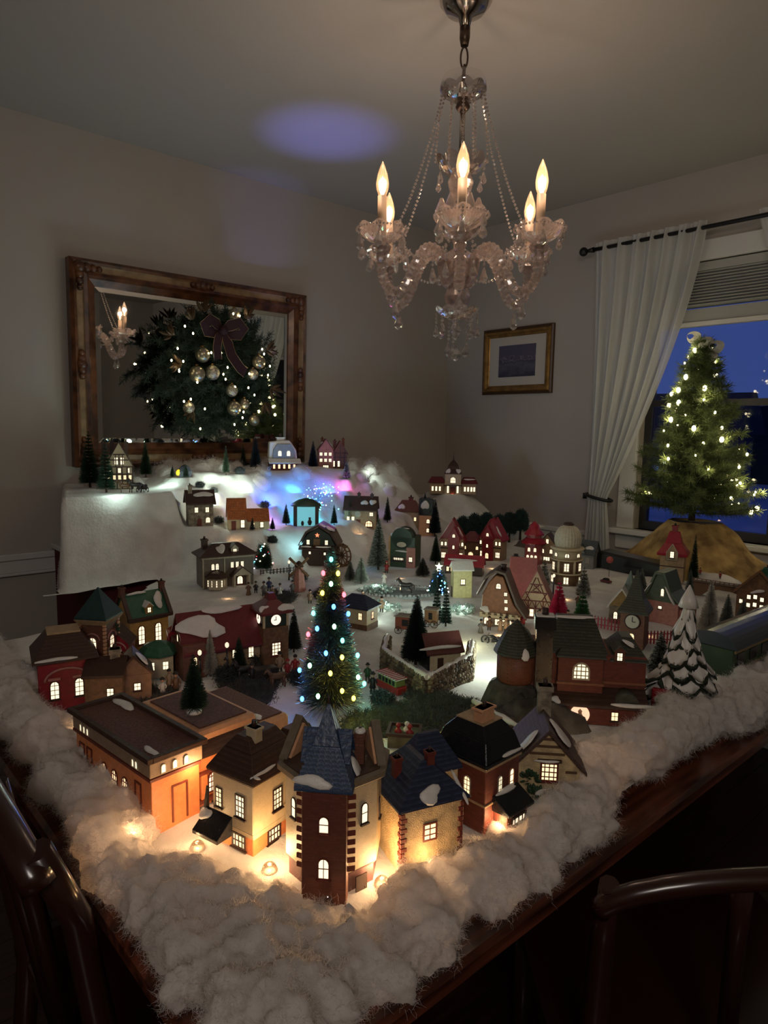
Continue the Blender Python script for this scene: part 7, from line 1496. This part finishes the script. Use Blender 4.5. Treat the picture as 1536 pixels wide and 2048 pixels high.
led(G(-2.236, 1.815), .7, (0, .9, .72), .04); led(G(-2.224, 1.611), .7, (.05, .75, 1), .03); led(G(-2.072, 1.445), .3, (.4, .9, 1), .05)
led(G(-2.312, 1.479), .7, (.05, .12, 1), .03); led(G(-2.354, 1.616), .7, (.05, .30, 1), .03); led(G(-2.350, 1.878), .30, (.9, .12, .5), .02); led(G(-2.236, 1.408), .2, (.8, .25, 1), .03); led(G(-2.345, 1.792), .45, (.08, .2, 1), .03)
# a little yellow lamp cave
t = thing('cave_lamp', 'bright yellow round lamp in the snow below the mirror', 'lamp', G(-2.486, 1.170)); MB().sph((0, 0, .018), .011, 12, 8, 1.2).build('globe', emit('yellow_lamp', (1, .72, .02), 1.6), t); MB().cyl((0, 0, 0), .008, .008, .01).build('base', timber, t)
MB().rings([(.030, 0), (.028, .025), (.016, .042), (.004, .05)], 10, (0, .024, 0), False).build('dark_hood', hm('dark_rock_hood', (.03, .03, .04), .8), t)
# fibre optic tree of light points
t = thing('fibre_light_tree', 'cluster of blue green and pink light points above the little pavilion', 'light display', G(-2.279, 1.664)); rs = random.Random(12)
MB().cyl((0, 0, -.03), .03, .02, .05, 12).build('stand', black, t); FT = []
dots = {}
for i in range(86):
    cluster = i % 3; u = rs.uniform(-1, 1); v = rs.random()
    if cluster == 0: x_, z_ = -.045+rs.gauss(0, .035), .035+rs.gauss(0, .012)
    elif cluster == 1: x_, z_ = .035+rs.gauss(0, .030), .085+rs.gauss(0, .016)
    else: x_, z_ = rs.gauss(.01, .045), .045+rs.gauss(0, .03)
    y_ = rs.uniform(-.03, .03); c = rs.choice(('b', 'c', 'c', 'b', 'w', 'g', 'r'))
    wx = x_*math.cos(R(42)); wy = x_*math.sin(R(42))
    key = {'b': ('fibre_blue', (.1, .25, 1)), 'c': ('fibre_cyan', (.2, .9, 1)), 'w': ('fibre_white', (.9, .8, 1)), 'g': ('fibre_green', (.1, 1, .7)), 'r': ('fibre_pink', (1, .25, .6))}[c]
    if c not in dots: o = MB().sph((0, 0, 0), .0024, 6, 4).build('light_point', emit(key[0], key[1], 6), t); dots[c] = o
    else: o = dots[c].copy(); COL.objects.link(o)
    o.location = (wx-y_*.7, wy+y_*.7, max(.005, z_)); FT.append(o.location.copy())
q = MB()
for p in FT: q.tube([(0, 0, 0), (p.x*.4, p.y*.4, p.z*.8), tuple(p)], .0005, 3)
o = q.build('fibre', mat('clear_fibre', (.2, .25, .35), .3), t); o['kind'] = 'stuff'
bs = bpy.data.lights.new('colour_beam', 'SPOT'); bs.energy = 36; bs.color = (.20, .22, 1.0); bs.spot_size = R(27); bs.spot_blend = 1.0; bs.shadow_soft_size = .02
bo_ = bpy.data.objects.new('colour_beam', bs); bo_.location = tuple(Vector(G(-2.279, 1.664))+Vector((0, 0, .12))); COL.objects.link(bo_)
bo_.rotation_euler = (Vector((-2.247, 1.692, 2.440))-bo_.location).to_track_quat('-Z', 'Y').to_euler()
b2 = bpy.data.lights.new('colour_beam_low', 'SPOT'); b2.energy = 9; b2.color = (.28, .30, 1.0); b2.spot_size = R(24); b2.spot_blend = 1.0; b2.shadow_soft_size = .02
o = bpy.data.objects.new('colour_beam_low', b2); o.location = bo_.location; COL.objects.link(o); o.rotation_euler = (Vector((-2.87, 1.78, 2.26))-bo_.location).to_track_quat('-Z', 'Y').to_euler()
t = house('skating_pavilion', 'little pavilion with cyan lit back panel and skaters in the coloured glow', G(-2.180, 1.549), 0.953, 'pavilion')
for x in (-4.2, 4.2): put(t, 'post', timber, MB().box(x-.7, x+.7, -1, 1, 0, 8))
put(t, 'roof', darkg, MB().rings([(6.0, 8), (5.6, 9), (3.0, 10.6), (.6, 11.2)], 14, (0, 0, 0), True, 0, 1, .5)); put(t, 'back_panel', emit('cyan_panel', (.25, .75, .85), .55, var=.2), MB().box(-3.5, 3.5, .6, .9, 0, 8)); put(t, 'skater', timber, MB().rings([(.5, 0), (.9, 1.2), (.4, 2.2), (.5, 3)], 8, (1.4, -.6, .6)).rings([(.4, 0), (.6, 1), (.3, 1.8)], 8, (-1.4, -.6, .4)))
# bulbs lying between the front houses
string_bulb(G(-0.524, 0.554), 0.17, 'clear lit bulb lying in the cotton before the stone house')
string_bulb(G(-0.537, 0.608), 0.20, 'lit bulb under the black bay roof of the townhouse')
string_bulb(G(-0.555, 0.505), 0.37, 'lit bulb in the gap between tower house and stone house')
string_bulb(G(-0.661, 0.417), 0.30, 'lit bulb in the gap between cream house and tower house')
string_bulb(G(-0.759, 0.372), 0.43, 'lit bulb in the gap between opera house and cream house')
string_bulb(G(-0.813, 0.308), 0.11, 'lit bulb in the cotton at the foot of the opera house')
string_bulb(G(-1.139, 0.344), 0.11, 'lit bulb glowing inside the cotton at the left')
string_bulb(G(-1.323, 0.385), 0.13, 'lit bulb at the corner of the crimson hall')
string_bulb(G(-0.544, 0.922), 0.17, 'lit bulb behind the gabled cottage in the cotton')
string_bulb(G(-0.526, 0.688), 0.15, 'lit bulb between townhouse and gabled cottage')
string_bulb(G(-0.575, 0.440), 0.15, 'clear bulb bulging under the cotton before the tower house')
for p, pw in (((-0.810, 0.402, 0.860), .16), ((-1.202, 0.529, 0.830), .03), (G(-1.861, 1.027), .04), (G(-2.140, 1.213), .08), (G(-1.044, 1.528), .10), (G(-1.086, 1.389), .08), (G(-1.754, 1.657), .05), (G(-1.735, 1.914), .05), (G(-1.641, 2.037), .05), (G(-2.118, 1.773), .05), (G(-1.198, 1.861), .06), (G(-1.164, 0.725), .03), (G(-0.835, 1.699), .03), (G(-2.293, 2.516), .04), (G(-1.983, 1.764), .03)):
    point('house_light', p, pw, (1.0, .58, .28), .008)

# ================================================================== FIGURES, VEHICLES, FENCES
skin = mat('figure_skin', (.45, .26, .17), .5)
def figure(label, loc, rz, coat, h=.042, skirt=False, hat=None, group=None, arm=0.4, stoop=0):
    t = thing('figurine', label, 'figurine', loc, rz, group); s = h/.042; coatm = mat('coat_'+coat, {'red': (.25, .02, .02), 'blue': (.03, .04, .12), 'green': (.03, .08, .03), 'brown': (.12, .06, .03), 'grey': (.12, .11, .10), 'black': (.015, .013, .013), 'tan': (.30, .20, .12), 'white': (.5, .47, .43)}[coat], .5)
    q = MB(); f = .004*s*stoop
    if skirt: q.rings([(.009*s, .001*s), (.008*s, .008*s), (.005*s, .020*s), (.0058*s, .028*s), (.0030*s, .034*s)], 10, (0, 0, 0))
    else: q.rings([(.0072*s, .012*s), (.0055*s, .020*s), (.0062*s, .029*s), (.0030*s, .034*s)], 10, (0, -f*.3, 0))
    for sx_ in (-1, 1): q.tube([(sx_*.0055*s, -f*.3, .0305*s), (sx_*.0085*s, -.001*s-f, .0235*s), (sx_*.0065*s, -.0065*s*(1+arm)-f, .0215*s+.004*s*arm)], [.0021*s, .0019*s, .0015*s], 6)
    q.build('coat', coatm, t)
    if not skirt:
        lg = MB()
        for sx_ in (-1, 1): lg.tube([(sx_*.0028*s, 0, .014*s), (sx_*.0032*s, 0, .007*s), (sx_*.0036*s, 0, .001*s), (sx_*.0038*s, -.004*s, .001*s)], [.0026*s, .0022*s, .0019*s, .0016*s], 6)
        lg.build('trousers', coatm if coat == 'black' else mat('trouser_dark', (.03, .025, .02), .6), t)
    hd = MB().rings([(.0016*s, 0), (.0016*s, .002*s), (.0032*s, .0035*s), (.0038*s, .006*s), (.0034*s, .0085*s), (.001*s, .0102*s)], 10, (0, -f, .033*s))
    hd.cbox((0, -.0040*s-f, .0385*s), (.0009*s, .0012*s, .0014*s))
    for sx_ in (-1, 1): hd.sph((sx_*.0066*s, -.0068*s*(1+arm)-f, .0215*s+.004*s*arm), .0014*s, 6, 4)
    hd.build('head', skin, t)
    fe = MB()
    for sx_ in (-1, 1): fe.cbox((sx_*.0014*s, -.0038*s-f, .0400*s), (.0006*s, .0006*s, .0006*s))
    fe.cbox((0, -.0036*s-f, .0370*s), (.0014*s, .0005*s, .0004*s)); fe.build('face', timber, t)
    hc = mat('hat_dark', (.02, .016, .014), .6) if not hat else mat('coat_'+hat, (.25, .02, .02), .5)
    (MB().rings([(.0062*s, 0), (.0062*s, .0006*s), (.0036*s, .0008*s), (.0034*s, .0045*s)], 10, (0, -f, .0415*s)) if not skirt else MB().rings([(.0043*s, -.002*s), (.0045*s, .001*s), (.0025*s, .0032*s), (.0005*s, .004*s)], 10, (0, .0005*s-f, .0412*s))).build('hat', hc, t)
    return t
F_ = [(G(-1.139, 1.375), 0.866, 'grey', 1, 'grey caroler leftmost before the brown curved house'), (G(-1.143, 1.414), 0.680, 'brown', 0, 'brown coated caroler behind the motorcycle'), (G(-1.097, 1.428), 0.655, 'tan', 0, 'tan coated figure right of the motorcycle'),
 (G(-1.070, 1.419), 0.297, 'white', 0, 'pale figure with arms out right of the carolers'), (G(-1.115, 1.495), 0.641, 'green', 1, 'green dressed woman by the curved house'), (G(-1.109, 1.518), 0.631, 'red', 0, 'red capped figure before the timbered house'),
 (G(-1.118, 1.430), 0.664, 'tan', 1, 'tan dressed caroler in the middle of the group'), (G(-1.461, 1.309), 0.840, 'tan', 0, 'lone figure on the bright snow below the pond'), (G(-1.827, 1.136), 1.014, 'grey', 0, 'grey figure right of the station porch'), (G(-1.865, 1.130), 1.026, 'black', 0, 'black figure before the station porch'),
 (G(-1.783, 1.140), 1.002, 'brown', 0, 'brown figure right of the station crowd'), (G(-1.796, 1.176), 0.991, 'white', 1, 'pale figure at the right of the station crowd'), (G(-1.856, 1.098), 1.037, 'brown', 1, 'brown dressed woman at the station'), (G(-1.874, 1.185), 1.007, 'blue', 0, 'blue coated figure behind the station crowd'),
 (G(-1.226, 0.802), 0.991, 'tan', 0, 'tan coated figure with a cane before the clock tower'), (G(-1.190, 0.798), 0.980, 'red', 0, 'red coated figure right before the clock tower'), (G(-1.192, 0.819), 0.969, 'red', 1, 'dark red dressed woman beside the lit tree'), (G(-1.273, 0.697), 1.070, 'grey', 0, 'grey figure right of the white bristle tree'),
 (G(-1.332, 0.672), 1.104, 'red', 0, 'dark red figure left of the white bristle tree'), (G(-1.295, 0.579), 1.151, 'tan', 1, 'tan dressed woman in front of the kiosk'), (G(-1.261, 0.578), 1.141, 'brown', 0, 'brown figure before the red telephone booth'), (G(-1.266, 0.552), 1.160, 'white', 0, 'pale figure left before the kiosk'),
 (G(-1.863, 1.691), 0.834, 'red', 0, 'red figure under the large frosted tree'), (G(-1.743, 1.571), 0.837, 'white', 1, 'small white figure between frosted tree and pond'), (G(-1.059, 0.912), 0.860, 'green', 0, 'green coated figure between lit tree and streetcar'), (G(-1.000, 0.875), 0.852, 'black', 0, 'black figure at the end of the streetcar'),
 (G(-1.039, 1.628), 0.568, 'blue', 0, 'purple blue figure between pink tree and timbered house'), (G(-1.689, 1.948), 0.714, 'white', 0, 'pale figure behind the yellow booth roof'), (G(-1.098, 1.578), 0.608, 'tan', 1, 'small woman before the timbered house door'), (G(-1.692, 1.256), 0.932, 'brown', 0, 'brown figure below the watermill'), (G(-1.686, 1.213), 0.947, 'tan', 0, 'tan figure left below the watermill'),
 (G(-1.816, 1.237), 0.973, 'grey', 0, 'grey figure left of the windmill'), (G(-1.130, 1.821), 0.555, 'brown', 0, 'brown figure left of the snow flecked tree'), (G(-1.200, 0.717), 1.032, 'black', 0, 'black figure beside the dark carriage'), (G(-1.562, 1.321), 0.869, 'brown', 1, 'brown dressed woman left of the pond')]
for lc, rz_, co, sk, lb in F_:
    figure(lb, lc, rz_, co, rnd.uniform(.036, .044), bool(sk), 'red' if co == 'red' and not sk else None)
# santa like figure, large, behind the curved house roof
t = figure('larger red suited bearded figure with black hat behind the curved house', G(-1.468, 1.952), 0.645, 'red', .095)
MB().sph((0, -.007, .082), .009, 10, 8, 1.2).build('beard', whit, t)
# horses and carriages
def horse(label, loc, rz, col, s=1.0):
    t = thing('toy_horse', label, 'horse', loc, rz, None, s); m_ = mat('horse_'+col, {'black': (.02, .015, .013), 'brown': (.10, .05, .025), 'white': (.4, .36, .30)}[col], .5)
    q = MB().tube([(.019, 0, .027), (.012, 0, .0265), (0, 0, .0255), (-.012, 0, .027), (-.018, 0, .0265)], [.0035, .0068, .0062, .0070, .0035], 10)
    q.tube([(-.013, 0, .029), (-.019, 0, .036), (-.0225, 0, .0425)], [.0052, .0038, .0026], 8).tube([(-.021, 0, .043), (-.026, 0, .0405), (-.031, 0, .036)], [.0029, .0026, .0016], 8)
    for sy_ in (-1, 1):
        q.tube([(-.0215, sy_*.0015, .045), (-.021, sy_*.002, .0485)], [.0009, .0003], 5)
        q.tube([(-.013, sy_*.0036, .024), (-.0135, sy_*.0038, .013), (-.0125, sy_*.0038, .007), (-.013, sy_*.0038, .001)], [.0034, .0019, .0015, .0018], 6)
        q.tube([(.014, sy_*.0036, .026), (.0115, sy_*.004, .017), (.0160, sy_*.004, .0105), (.0145, sy_*.004, .001)], [.0048, .0030, .0017, .0018], 6)
    q.build('body', m_, t); MB().tube([(.0195, 0, .028), (.024, 0, .022), (.0235, 0, .012)], [.0018, .0026, .0008], 6).build('tail', timber, t); MB().tube([(-.0125, 0, .0345), (-.018, 0, .041), (-.0205, 0, .0465)], [.0012, .0022, .0012], 5).build('mane', timber, t)
    return t
def wheel(q, c, r, ax='y', n=16):
    pts = [(c[0]+r*math.cos(2*PI*k/n), c[1], c[2]+r*math.sin(2*PI*k/n)) for k in range(n+1)]; q.tube(pts, r*.10, 5)
    for k in range(8): a = 2*PI*k/8; q.tube([c, (c[0]+r*math.cos(a), c[1], c[2]+r*math.sin(a))], r*.05, 4)
    return q
def carriage(label, loc, rz, col, roof=True, L=.05, h=.03, name='carriage'):
    t = thing(name, label, 'carriage', loc, rz); MB().box(-L/2, L/2, -.012, .012, .012, .012+h).build('body', col, t, .002)
    for x in (-L*.33, L*.33):
        for y in (-.014, .014): wheel(MB(), (x, y, .010), .0095).build('wheel', timber, t)
    if roof: MB().rings([(.001, .004), (.7, .003), (1, 0), (1, -.002)], 4, (0, 0, 0), False, PI/4).build('roof', mat('wagon_roof', (.25, .22, .18), .6), t).location = (0, 0, .014+h); t.children[0]; 
    for c in t.children:
        if c.name.startswith('roof'): c.scale = (L*.78, .021, 1)
    put(t, 'window', mat('dark_glass', (.02, .02, .02), .2), MB().box(-L*.15, L*.15, -.0126, -.012, .022, .012+h*.8))
    return t
carriage('red and green covered wagon with big spoked wheels left of the dark tree', G(-1.264, 1.220), 0.559, mat('wagon_red', (.22, .07, .04), .5), True, .055, .034)
carriage('tan box wagon behind the dark tree', G(-1.254, 1.305), 0.521, mat('wagon_tan', (.22, .13, .07), .5), True, .035, .036)
carriage('dark open carriage in front of the burgundy depot', G(-1.191, 0.742), 1.363, mat('carriage_black', (.02, .016, .015), .4), False, .05, .020)
horse('black horse harnessed before the depot carriage', G(-1.222, 0.713), 1.392, 'black', 1.05); horse('brown horse standing by the depot tower', G(-1.143, 0.742), 1.519, 'brown', 1.0)
horse('black horse on the pond bank', G(-1.588, 1.529), 0.804, 'black', 1.15); horse('dark horse left on the top ledge under the half-timbered house', G(-2.360, 0.950), 1.188, 'black', 1.1); horse('brown horse leading the ledge cart', G(-2.380, 0.919), 1.202, 'brown', 1.0)
carriage('dark sleigh cart on the ledge right of the half-timbered house', (-2.367, 0.976, 1.080), 1.180, mat('carriage_black', (0, 0, 0)), False, .035, .016)
# streetcar
t = thing('streetcar', 'red and green toy streetcar with striped snowy roof beside the stone wall', 'streetcar', G(-0.976, 0.904), -0.084); MB().box(-.036, .036, -.013, .013, .005, .020).build('body', mat('streetcar_red', (.30, .025, .02), .4), t, .002); MB().box(-.030, .030, -.012, .012, .020, .034).build('cabin', mat('streetcar_green', (.16, .20, .06), .4), t, .001); MB().box(-.036, .034, -.0145, .0145, .034, .037).build('roof', whit, t, .0015)
q = MB()
for k in range(9): q.box(-.034+.008*k, -.031+.008*k, -.0148, .0148, .0368, .0378)
q.build('roof_stripe', mat('streetcar_red', (0, 0, 0)), t)
q = MB()
for x in (-.022, -.011, 0, .011, .022): q.box(x-.004, x+.004, -.0124, -.0118, .0225, .0315)
q.build('window', mat('dark_glass', (0, 0, 0)), t)
for x in (-.022, .022):
    for y in (-.012, .012): wheel(MB(), (x, y, .005), .005).build('wheel', timber, t)
# motorcycle
t = thing('toy_motorcycle', 'black toy motorcycle with sidecar before the carolers', 'motorcycle', G(-1.053, 1.325), 0.358)
for x in (-.024, .022): wheel(MB(), (x, 0, .010), .010).build('wheel', mat('tyre', (.01, .01, .01), .5), t); MB().tube([(x+.010*math.cos(2*PI*k/14), 0, .010+.010*math.sin(2*PI*k/14)) for k in range(15)], .0022, 5).build('tyre', MATS['tyre'], t)
MB().tube([(-.024, 0, .010), (-.016, 0, .020), (-.004, 0, .021), (.008, 0, .017), (.022, 0, .010)], [.0015, .003, .0045, .003, .0015], 8).box(-.006, .008, -.004, .004, .006, .015).build('frame', black, t); MB().tube([(-.017, -.007, .027), (-.014, 0, .025), (-.017, .007, .027)], .0009, 5).build('handlebar', chm, t); MB().sph((.010, 0, .0205), .005, 8, 6, .5).build('saddle', timber, t); MB().tube([(-.006, -.006, .008), (.014, -.006, .008), (.03, -.006, .010)], .0014, 6).build('exhaust', chm, t); MB().tube([(-.008, .016, .008), (.004, .018, .010), (.020, .016, .009)], [.003, .008, .004], 10).build('sidecar', black, t)
# gift wagon with dolls
t = thing('flower_box', 'square dark planter box holding red and white dolls behind the navy roof', 'planter', G(-0.807, 0.780), R(40)); MB().box(-.026, .026, -.022, .022, 0, .022).build('box', stone_ := mat('box_stone', (.10, .09, .05), .7, var=.4, scale=50), t); frame_b = MB().box(-.029, .029, -.025, -.020, .022, .027).box(-.029, .029, .020, .025, .022, .027).box(-.029, -.024, -.020, .020, .022, .027).box(.024, .029, -.020, .020, .022, .027); frame_b.build('rim', timber, t)
for i, (x, y, c) in enumerate(((-.010, -.004, 'red'), (.004, .004, 'white'), (.010, -.006, 'red'))): MB().rings([(.006, 0), (.007, .006), (.003, .012)], 8, (x, y, .018)).sph((x, y, .034), .0045, 8, 6).build('doll', mat('coat_'+c, (.25, .02, .02)), t)
# fences
redm = mat('fence_red', (.28, .02, .04), .4)
def fence(label, a, b, n, h=.032, m_=redm):
    t = thing('picket_fence', label, 'fence', a); d = Vector(b)-Vector(a); d.z = 0; L = d.length; u = d.normalized(); an = math.atan2(u.y, u.x); t.rotation_euler = (0, 0, an)
    for z_ in (.3, .72): MB().box(0, L, -.0008, .0008, h*z_-.001, h*z_+.001).build('rail', m_, t)
    pk = MB().poly([(-.0019, -.0018, 0), (.0019, -.0018, 0), (.0019, -.0018, h*.85), (0, -.0018, h), (-.0019, -.0018, h*.85)], (0, .0012, 0)).build('picket', m_, t); pk.location = (0.002, 0, 0)
    for i in range(1, n): o = pk.copy(); COL.objects.link(o); o.location = (L*i/(n-1), 0, 0)
    return t
fence('red picket fence between green tree and clock house', G(-0.978, 1.650), G(-0.894, 1.680), 11, .036); fence('red picket fence right of the clock house', G(-0.812, 1.624), G(-0.769, 1.677), 9, .036); fence('dark low fence along the station square', G(-2.021, 1.241), G(-1.994, 1.391), 13, .02, timber)
# lamp posts
def lamp_post(label, loc, h=.07):
    t = thing('lamp_post', label, 'lamp post', loc); MB().cyl((0, 0, 0), .003, .0016, h, 8).build('post', black, t); MB().rings([(.002, 0), (.0042, .003), (.0042, .008), (.0015, .011)], 8, (0, 0, h), False).build('lantern', emit('lantern_glow', (1, .85, .6), 1.0), t); return t
lamp_post('black lamp post on the snow right of the stone wall', G(-0.899, 1.178), .03); lamp_post('lamp post before the burgundy depot', G(-1.232, 0.677), .08); lamp_post('lamp post beside the white bristle tree', G(-1.276, 0.638), .06); lamp_post('lamp post between station and mill', G(-1.974, 1.330), .06)
lamp_post('lamp post in front of the observatory', G(-1.252, 1.870), .06)
# windmill (tan trunk)
t = house('village_windmill', 'tan wooden windmill trunk with dark sails left below the watermill', G(-1.826, 1.269), 0.963, 'windmill'); put(t, 'trunk', pinkw, MB().rings([(2.4, 0), (1.3, 8)], 8, (0, 0, 0), False)); put(t, 'cap', timber, MB().rings([(1.6, 8), (1.0, 9.4), (.1, 10)], 8, (0, 0, 0), False))
q = MB()
for k in range(4): a = PI/4+PI*k/2; q.tube([(0, -1.8, 8.2), (4.4*math.cos(a), -1.8, 8.2+4.4*math.sin(a))], .22, 4).cbox((3*math.cos(a), -1.8, 8.2+3*math.sin(a)), (2.8, .12, .9), Matrix.Rotation(-a, 3, 'Y'))
q.build('sails', wood, t)
# star topped tree with coloured points
t = thing('star_topped_tree', 'small tree of coloured light points with a glowing star by the pond', 'tree', G(-1.431, 1.517), 0); bristle_cone(t, .105, .034, 2200, (0.02, .04, .035), .03, .0005, seed=90); MB().tube([(0, 0, 0), (0, 0, .1)], [.003, .001], 6).build('trunk', mat('twig_bark', (0, 0, 0)), t)
fa = math.atan2(-1.5, 1.5); rs = random.Random(4); d1 = {}
for i in range(46):
    u = rs.random(); a = rs.uniform(0, 6.28); r_ = .034*(1-u)+.003; c = rs.choice(('fibre_cyan', 'fibre_white', 'fibre_blue', 'warm_led'))
    if c not in d1: o = MB().sph((0, 0, 0), .0021, 6, 4).build('light_point', MATS[c], t); d1[c] = o
    else: o = d1[c].copy(); COL.objects.link(o)
    o.location = (r_*math.cos(a), r_*math.sin(a), .032+.07*u)
o = MB().poly([((.013 if k % 2 == 0 else .0055)*math.sin(PI*k/5), -.001, (.013 if k % 2 == 0 else .0055)*math.cos(PI*k/5)) for k in range(10)], (0, .003, 0)).build('star', emit('star_glow', (.8, 1, .7), 1.4), t); o.location = (0, 0, .115); o.rotation_euler = (0, 0, R(42))
# string of lights on a bush right of the station
t = thing('light_bush', 'dark bush with white and red lights beside the brown station', 'bush', G(-2.046, 1.271)); bristle_cone(t, .085, .035, 2600, (0.03, .05, .03), .0, .0006, seed=91, jit=.4); rs = random.Random(6); d2 = {}
for i in range(26):
    a, u = rs.uniform(0, 6.28), rs.random(); c = rs.choice(('warm_led', 'fibre_white', 'bulb_red', 'fibre_cyan')); r_ = .036*(1-u)+.004
    if c not in d2: o = MB().sph((0, 0, 0), .0022, 6, 4).build('light_point', MATS[c], t); d2[c] = o
    else: o = d2[c].copy(); COL.objects.link(o)
    o.location = (r_*math.cos(a), r_*math.sin(a), u*.085)
# dark trolley car on the right edge
t = thing('train_coach', 'dark green railway coach with curved grey roof at the right edge', 'train coach', G(-0.583, 1.555), R(88), None, 1.55); gcm = mat('coach_green', (.035, .06, .03), .35, var=.3, scale=20); L = .30
MB().box(-.05, L, -.030, .030, .012, .055).build('body', gcm, t, .002)
q = MB(); K = 12; vs = []; fs = []
for i in range(K+1): a = PI*i/K; vs += [(-.052, .034*math.cos(a), .055+.020*math.sin(a)), (L+.002, .034*math.cos(a), .055+.020*math.sin(a))]
for i in range(K): fs.append((2*i, 2*i+1, 2*i+3, 2*i+2))
fs += [tuple(2*i for i in range(K+1)), tuple(2*i+1 for i in range(K+1))]
q.add(vs, fs, False); q.build('roof', mat('coach_roof', (.045, .055, .065), .2), t)
for x in [-.03+.04*k for k in range(8)]: MB().box(x-.011, x+.011, -.0312, -.0300, .032, .048).build('window', mat('dark_glass', (0, 0, 0)), t)
MB().box(-.05, L, -.032, -.0300, .050, .054).box(-.05, L, -.0315, -.0300, .024, .027).build('trim_stripe', mat('coach_gold', (.20, .14, .05), .4), t)
for x in (-.03, .0, .22, .25):
    for y in (-.024, .024): wheel(MB(), (x, y, .007), .008).build('wheel', timber, t)
o = bpy.data.objects.new('x', None); bpy.data.objects.remove(o)
# footbridge, black case, small props at the right back
t = thing('covered_bridge', 'low brown arched bridge with snow before the burlap mound', 'bridge', G(-0.880, 2.291), 0.122); MB().poly([(-.10, -.012, .0), (-.10, -.012, .045), (.10, -.012, .045), (.10, -.012, 0), (.075, -.012, 0), (.05, -.012, .022), (.02, -.012, .030), (-.02, -.012, .030), (-.05, -.012, .022), (-.075, -.012, 0)], (0, .03, 0)).build('arch', wood, t)
MB().box(-.105, .105, -.016, .022, .045, .049).build('deck', brown, t); q = MB()
for k in range(15): q.box(-.10+.014*k, -.0975+.014*k, -.015, -.013, .049, .058)
q.box(-.10, .10, -.0155, -.0125, .058, .060).build('railing', wood, t); MB().tube([(-.1, .01, .050), (0, .008, .052), (.1, .01, .050)], [.003, .006, .003], 8).build('snow', whit, t)
t = thing('black_case', 'long black instrument case lying behind the observatory', 'case', G(-1.286, 2.445), 0.100); MB().poly([(-.16, -.03, 0), (.19, -.03, 0), (.17, -.03, .052), (-.13, -.03, .078)], (0, .09, 0)).build('shell', mat('black_leather', (.012, .011, .012), .35), t, .008); MB().box(-.02, .05, -.036, -.030, .03, .036).build('handle', black, t)
t = thing('pink_ball', 'small pink ball ornament on a stem before the black case', 'ornament', G(-1.304, 2.304)); MB().sph((0, 0, .065), .013, 12, 8).build('ball', mat('coral', (.45, .10, .08), .4), t); MB().cyl((0, 0, 0), .0012, .0012, .055, 6).build('stem', timber, t)
t = thing('toy_car', 'small dark toy car on the snow behind the observatory', 'car', G(-1.243, 2.179), -0.005); MB().box(-.02, .02, -.008, .008, .003, .010).build('body', burg, t, .002); MB().fru(0, 0, .010, .017, .022, .015, .015, .012).build('cabin', mat('dark_glass', (0, 0, 0)), t)
for x in (-.012, .012):
    for y in (-.008, .008): wheel(MB(), (x, y, .004), .0042, n=10).build('wheel', timber, t)
t = thing('candy_sign', 'dark red board with white arch between mansion and snowy pine', 'sign', G(-0.561, 1.215), 0.293); MB().box(-.022, .010, -.006, .006, 0, .062).build('board', redw, t, .002); MB().box(.011, .022, -.007, .007, 0, .058).build('white_panel', whit, t, .004); MB().sph((-.010, -.0065, .045), .006, 10, 6).build('rosette', whit, t)
# snow drift with tiny red figures on the mound
patch('snow_drift', 'snow drift with tiny trees on the front of the burlap mound', G(-0.967, 2.464), .12, .05, R(-20), whit, .02, 12, cat='snow', rise=.03)
for i, (p, lb) in enumerate((((-0.996, 2.364, 0.835), 'tiny red figure leftmost on the mound drift'), ((-0.925, 2.354, 0.835), 'tiny red figure in the middle of the mound drift'), (G(-1.071, 2.769), 'tiny red figure high on the mound drift'))): figure(lb, p, 0.6, 'red', .024)
# frosted dark lumps on the back slope
for i, (p, s_, lb) in enumerate(((G(-2.392, 1.209), .9, 'dark twig bush left on the snowy ridge'), (G(-2.371, 1.256), .7, 'dark twig bush right on the snowy ridge'), (G(-2.305, 1.440), 1.0, 'dark bush left of the blue glow'), (G(-2.455, 1.417), 1.2, 'dark branch arch under the mirror middle'), (G(-2.270, 1.221), .9, 'green bush right of the grey stone house'), (G(-2.125, 1.359), 1.0, 'dark bush on the slope above the light bush'), (G(-1.242, 0.679), 1.5, 'black bush left of the depot carriage'), (G(-1.306, 0.781), 1.4, 'black bush under the depot tower window'), (G(-1.138, 0.792), 1.3, 'dark bush between depot figures and lit tree'), (G(-1.934, 1.349), 1.5, 'dark bush left of the mill'), (G(-0.936, 0.845), 1.3, 'dark bush at the foot of the streetcar'))):
    t = thing('bush', lb, 'bush', p); rg = np.random.default_rng(i+70); n_ = 1200; N = rg.normal(0, 1, (n_, 3)); N /= np.linalg.norm(N, axis=1)[:, None]; C_ = N*rg.uniform(.3, 1, (n_, 1))*np.array([.022, .016, .013])*s_+[0, 0, .012*s_]; N2 = rg.normal(0, 1, (n_, 3)); N2 /= np.linalg.norm(N2, axis=1)[:, None]
    o = hair('foliage', np.stack([C_, C_+N2*.008], 1), .0007, needle_material('dark_bush', (.03, .035, .035)), t, .5); o['kind'] = 'stuff'; MB().tube([(0, 0, -.004), (0, 0, .012*s_)], .002, 5).build('stem', mat('twig_bark', (0, 0, 0)), t)
t = thing('twig_tree', 'white frosted twig tree at the right end of the ridge', 'tree', G(-2.377, 2.024)); q = MB(); rs = random.Random(3)
for k in range(26): a = rs.uniform(0, 6.28); L = rs.uniform(.03, .05); q.tube([(0, 0, .004), (math.cos(a)*L*.4, math.sin(a)*L*.4, L*.7), (math.cos(a)*L*.8, math.sin(a)*L*.8, L*rs.uniform(.6, 1.2))], [.0012, .0009, .0004], 4)
q.build('twigs', mat('frost_white', (0, 0, 0)), t)
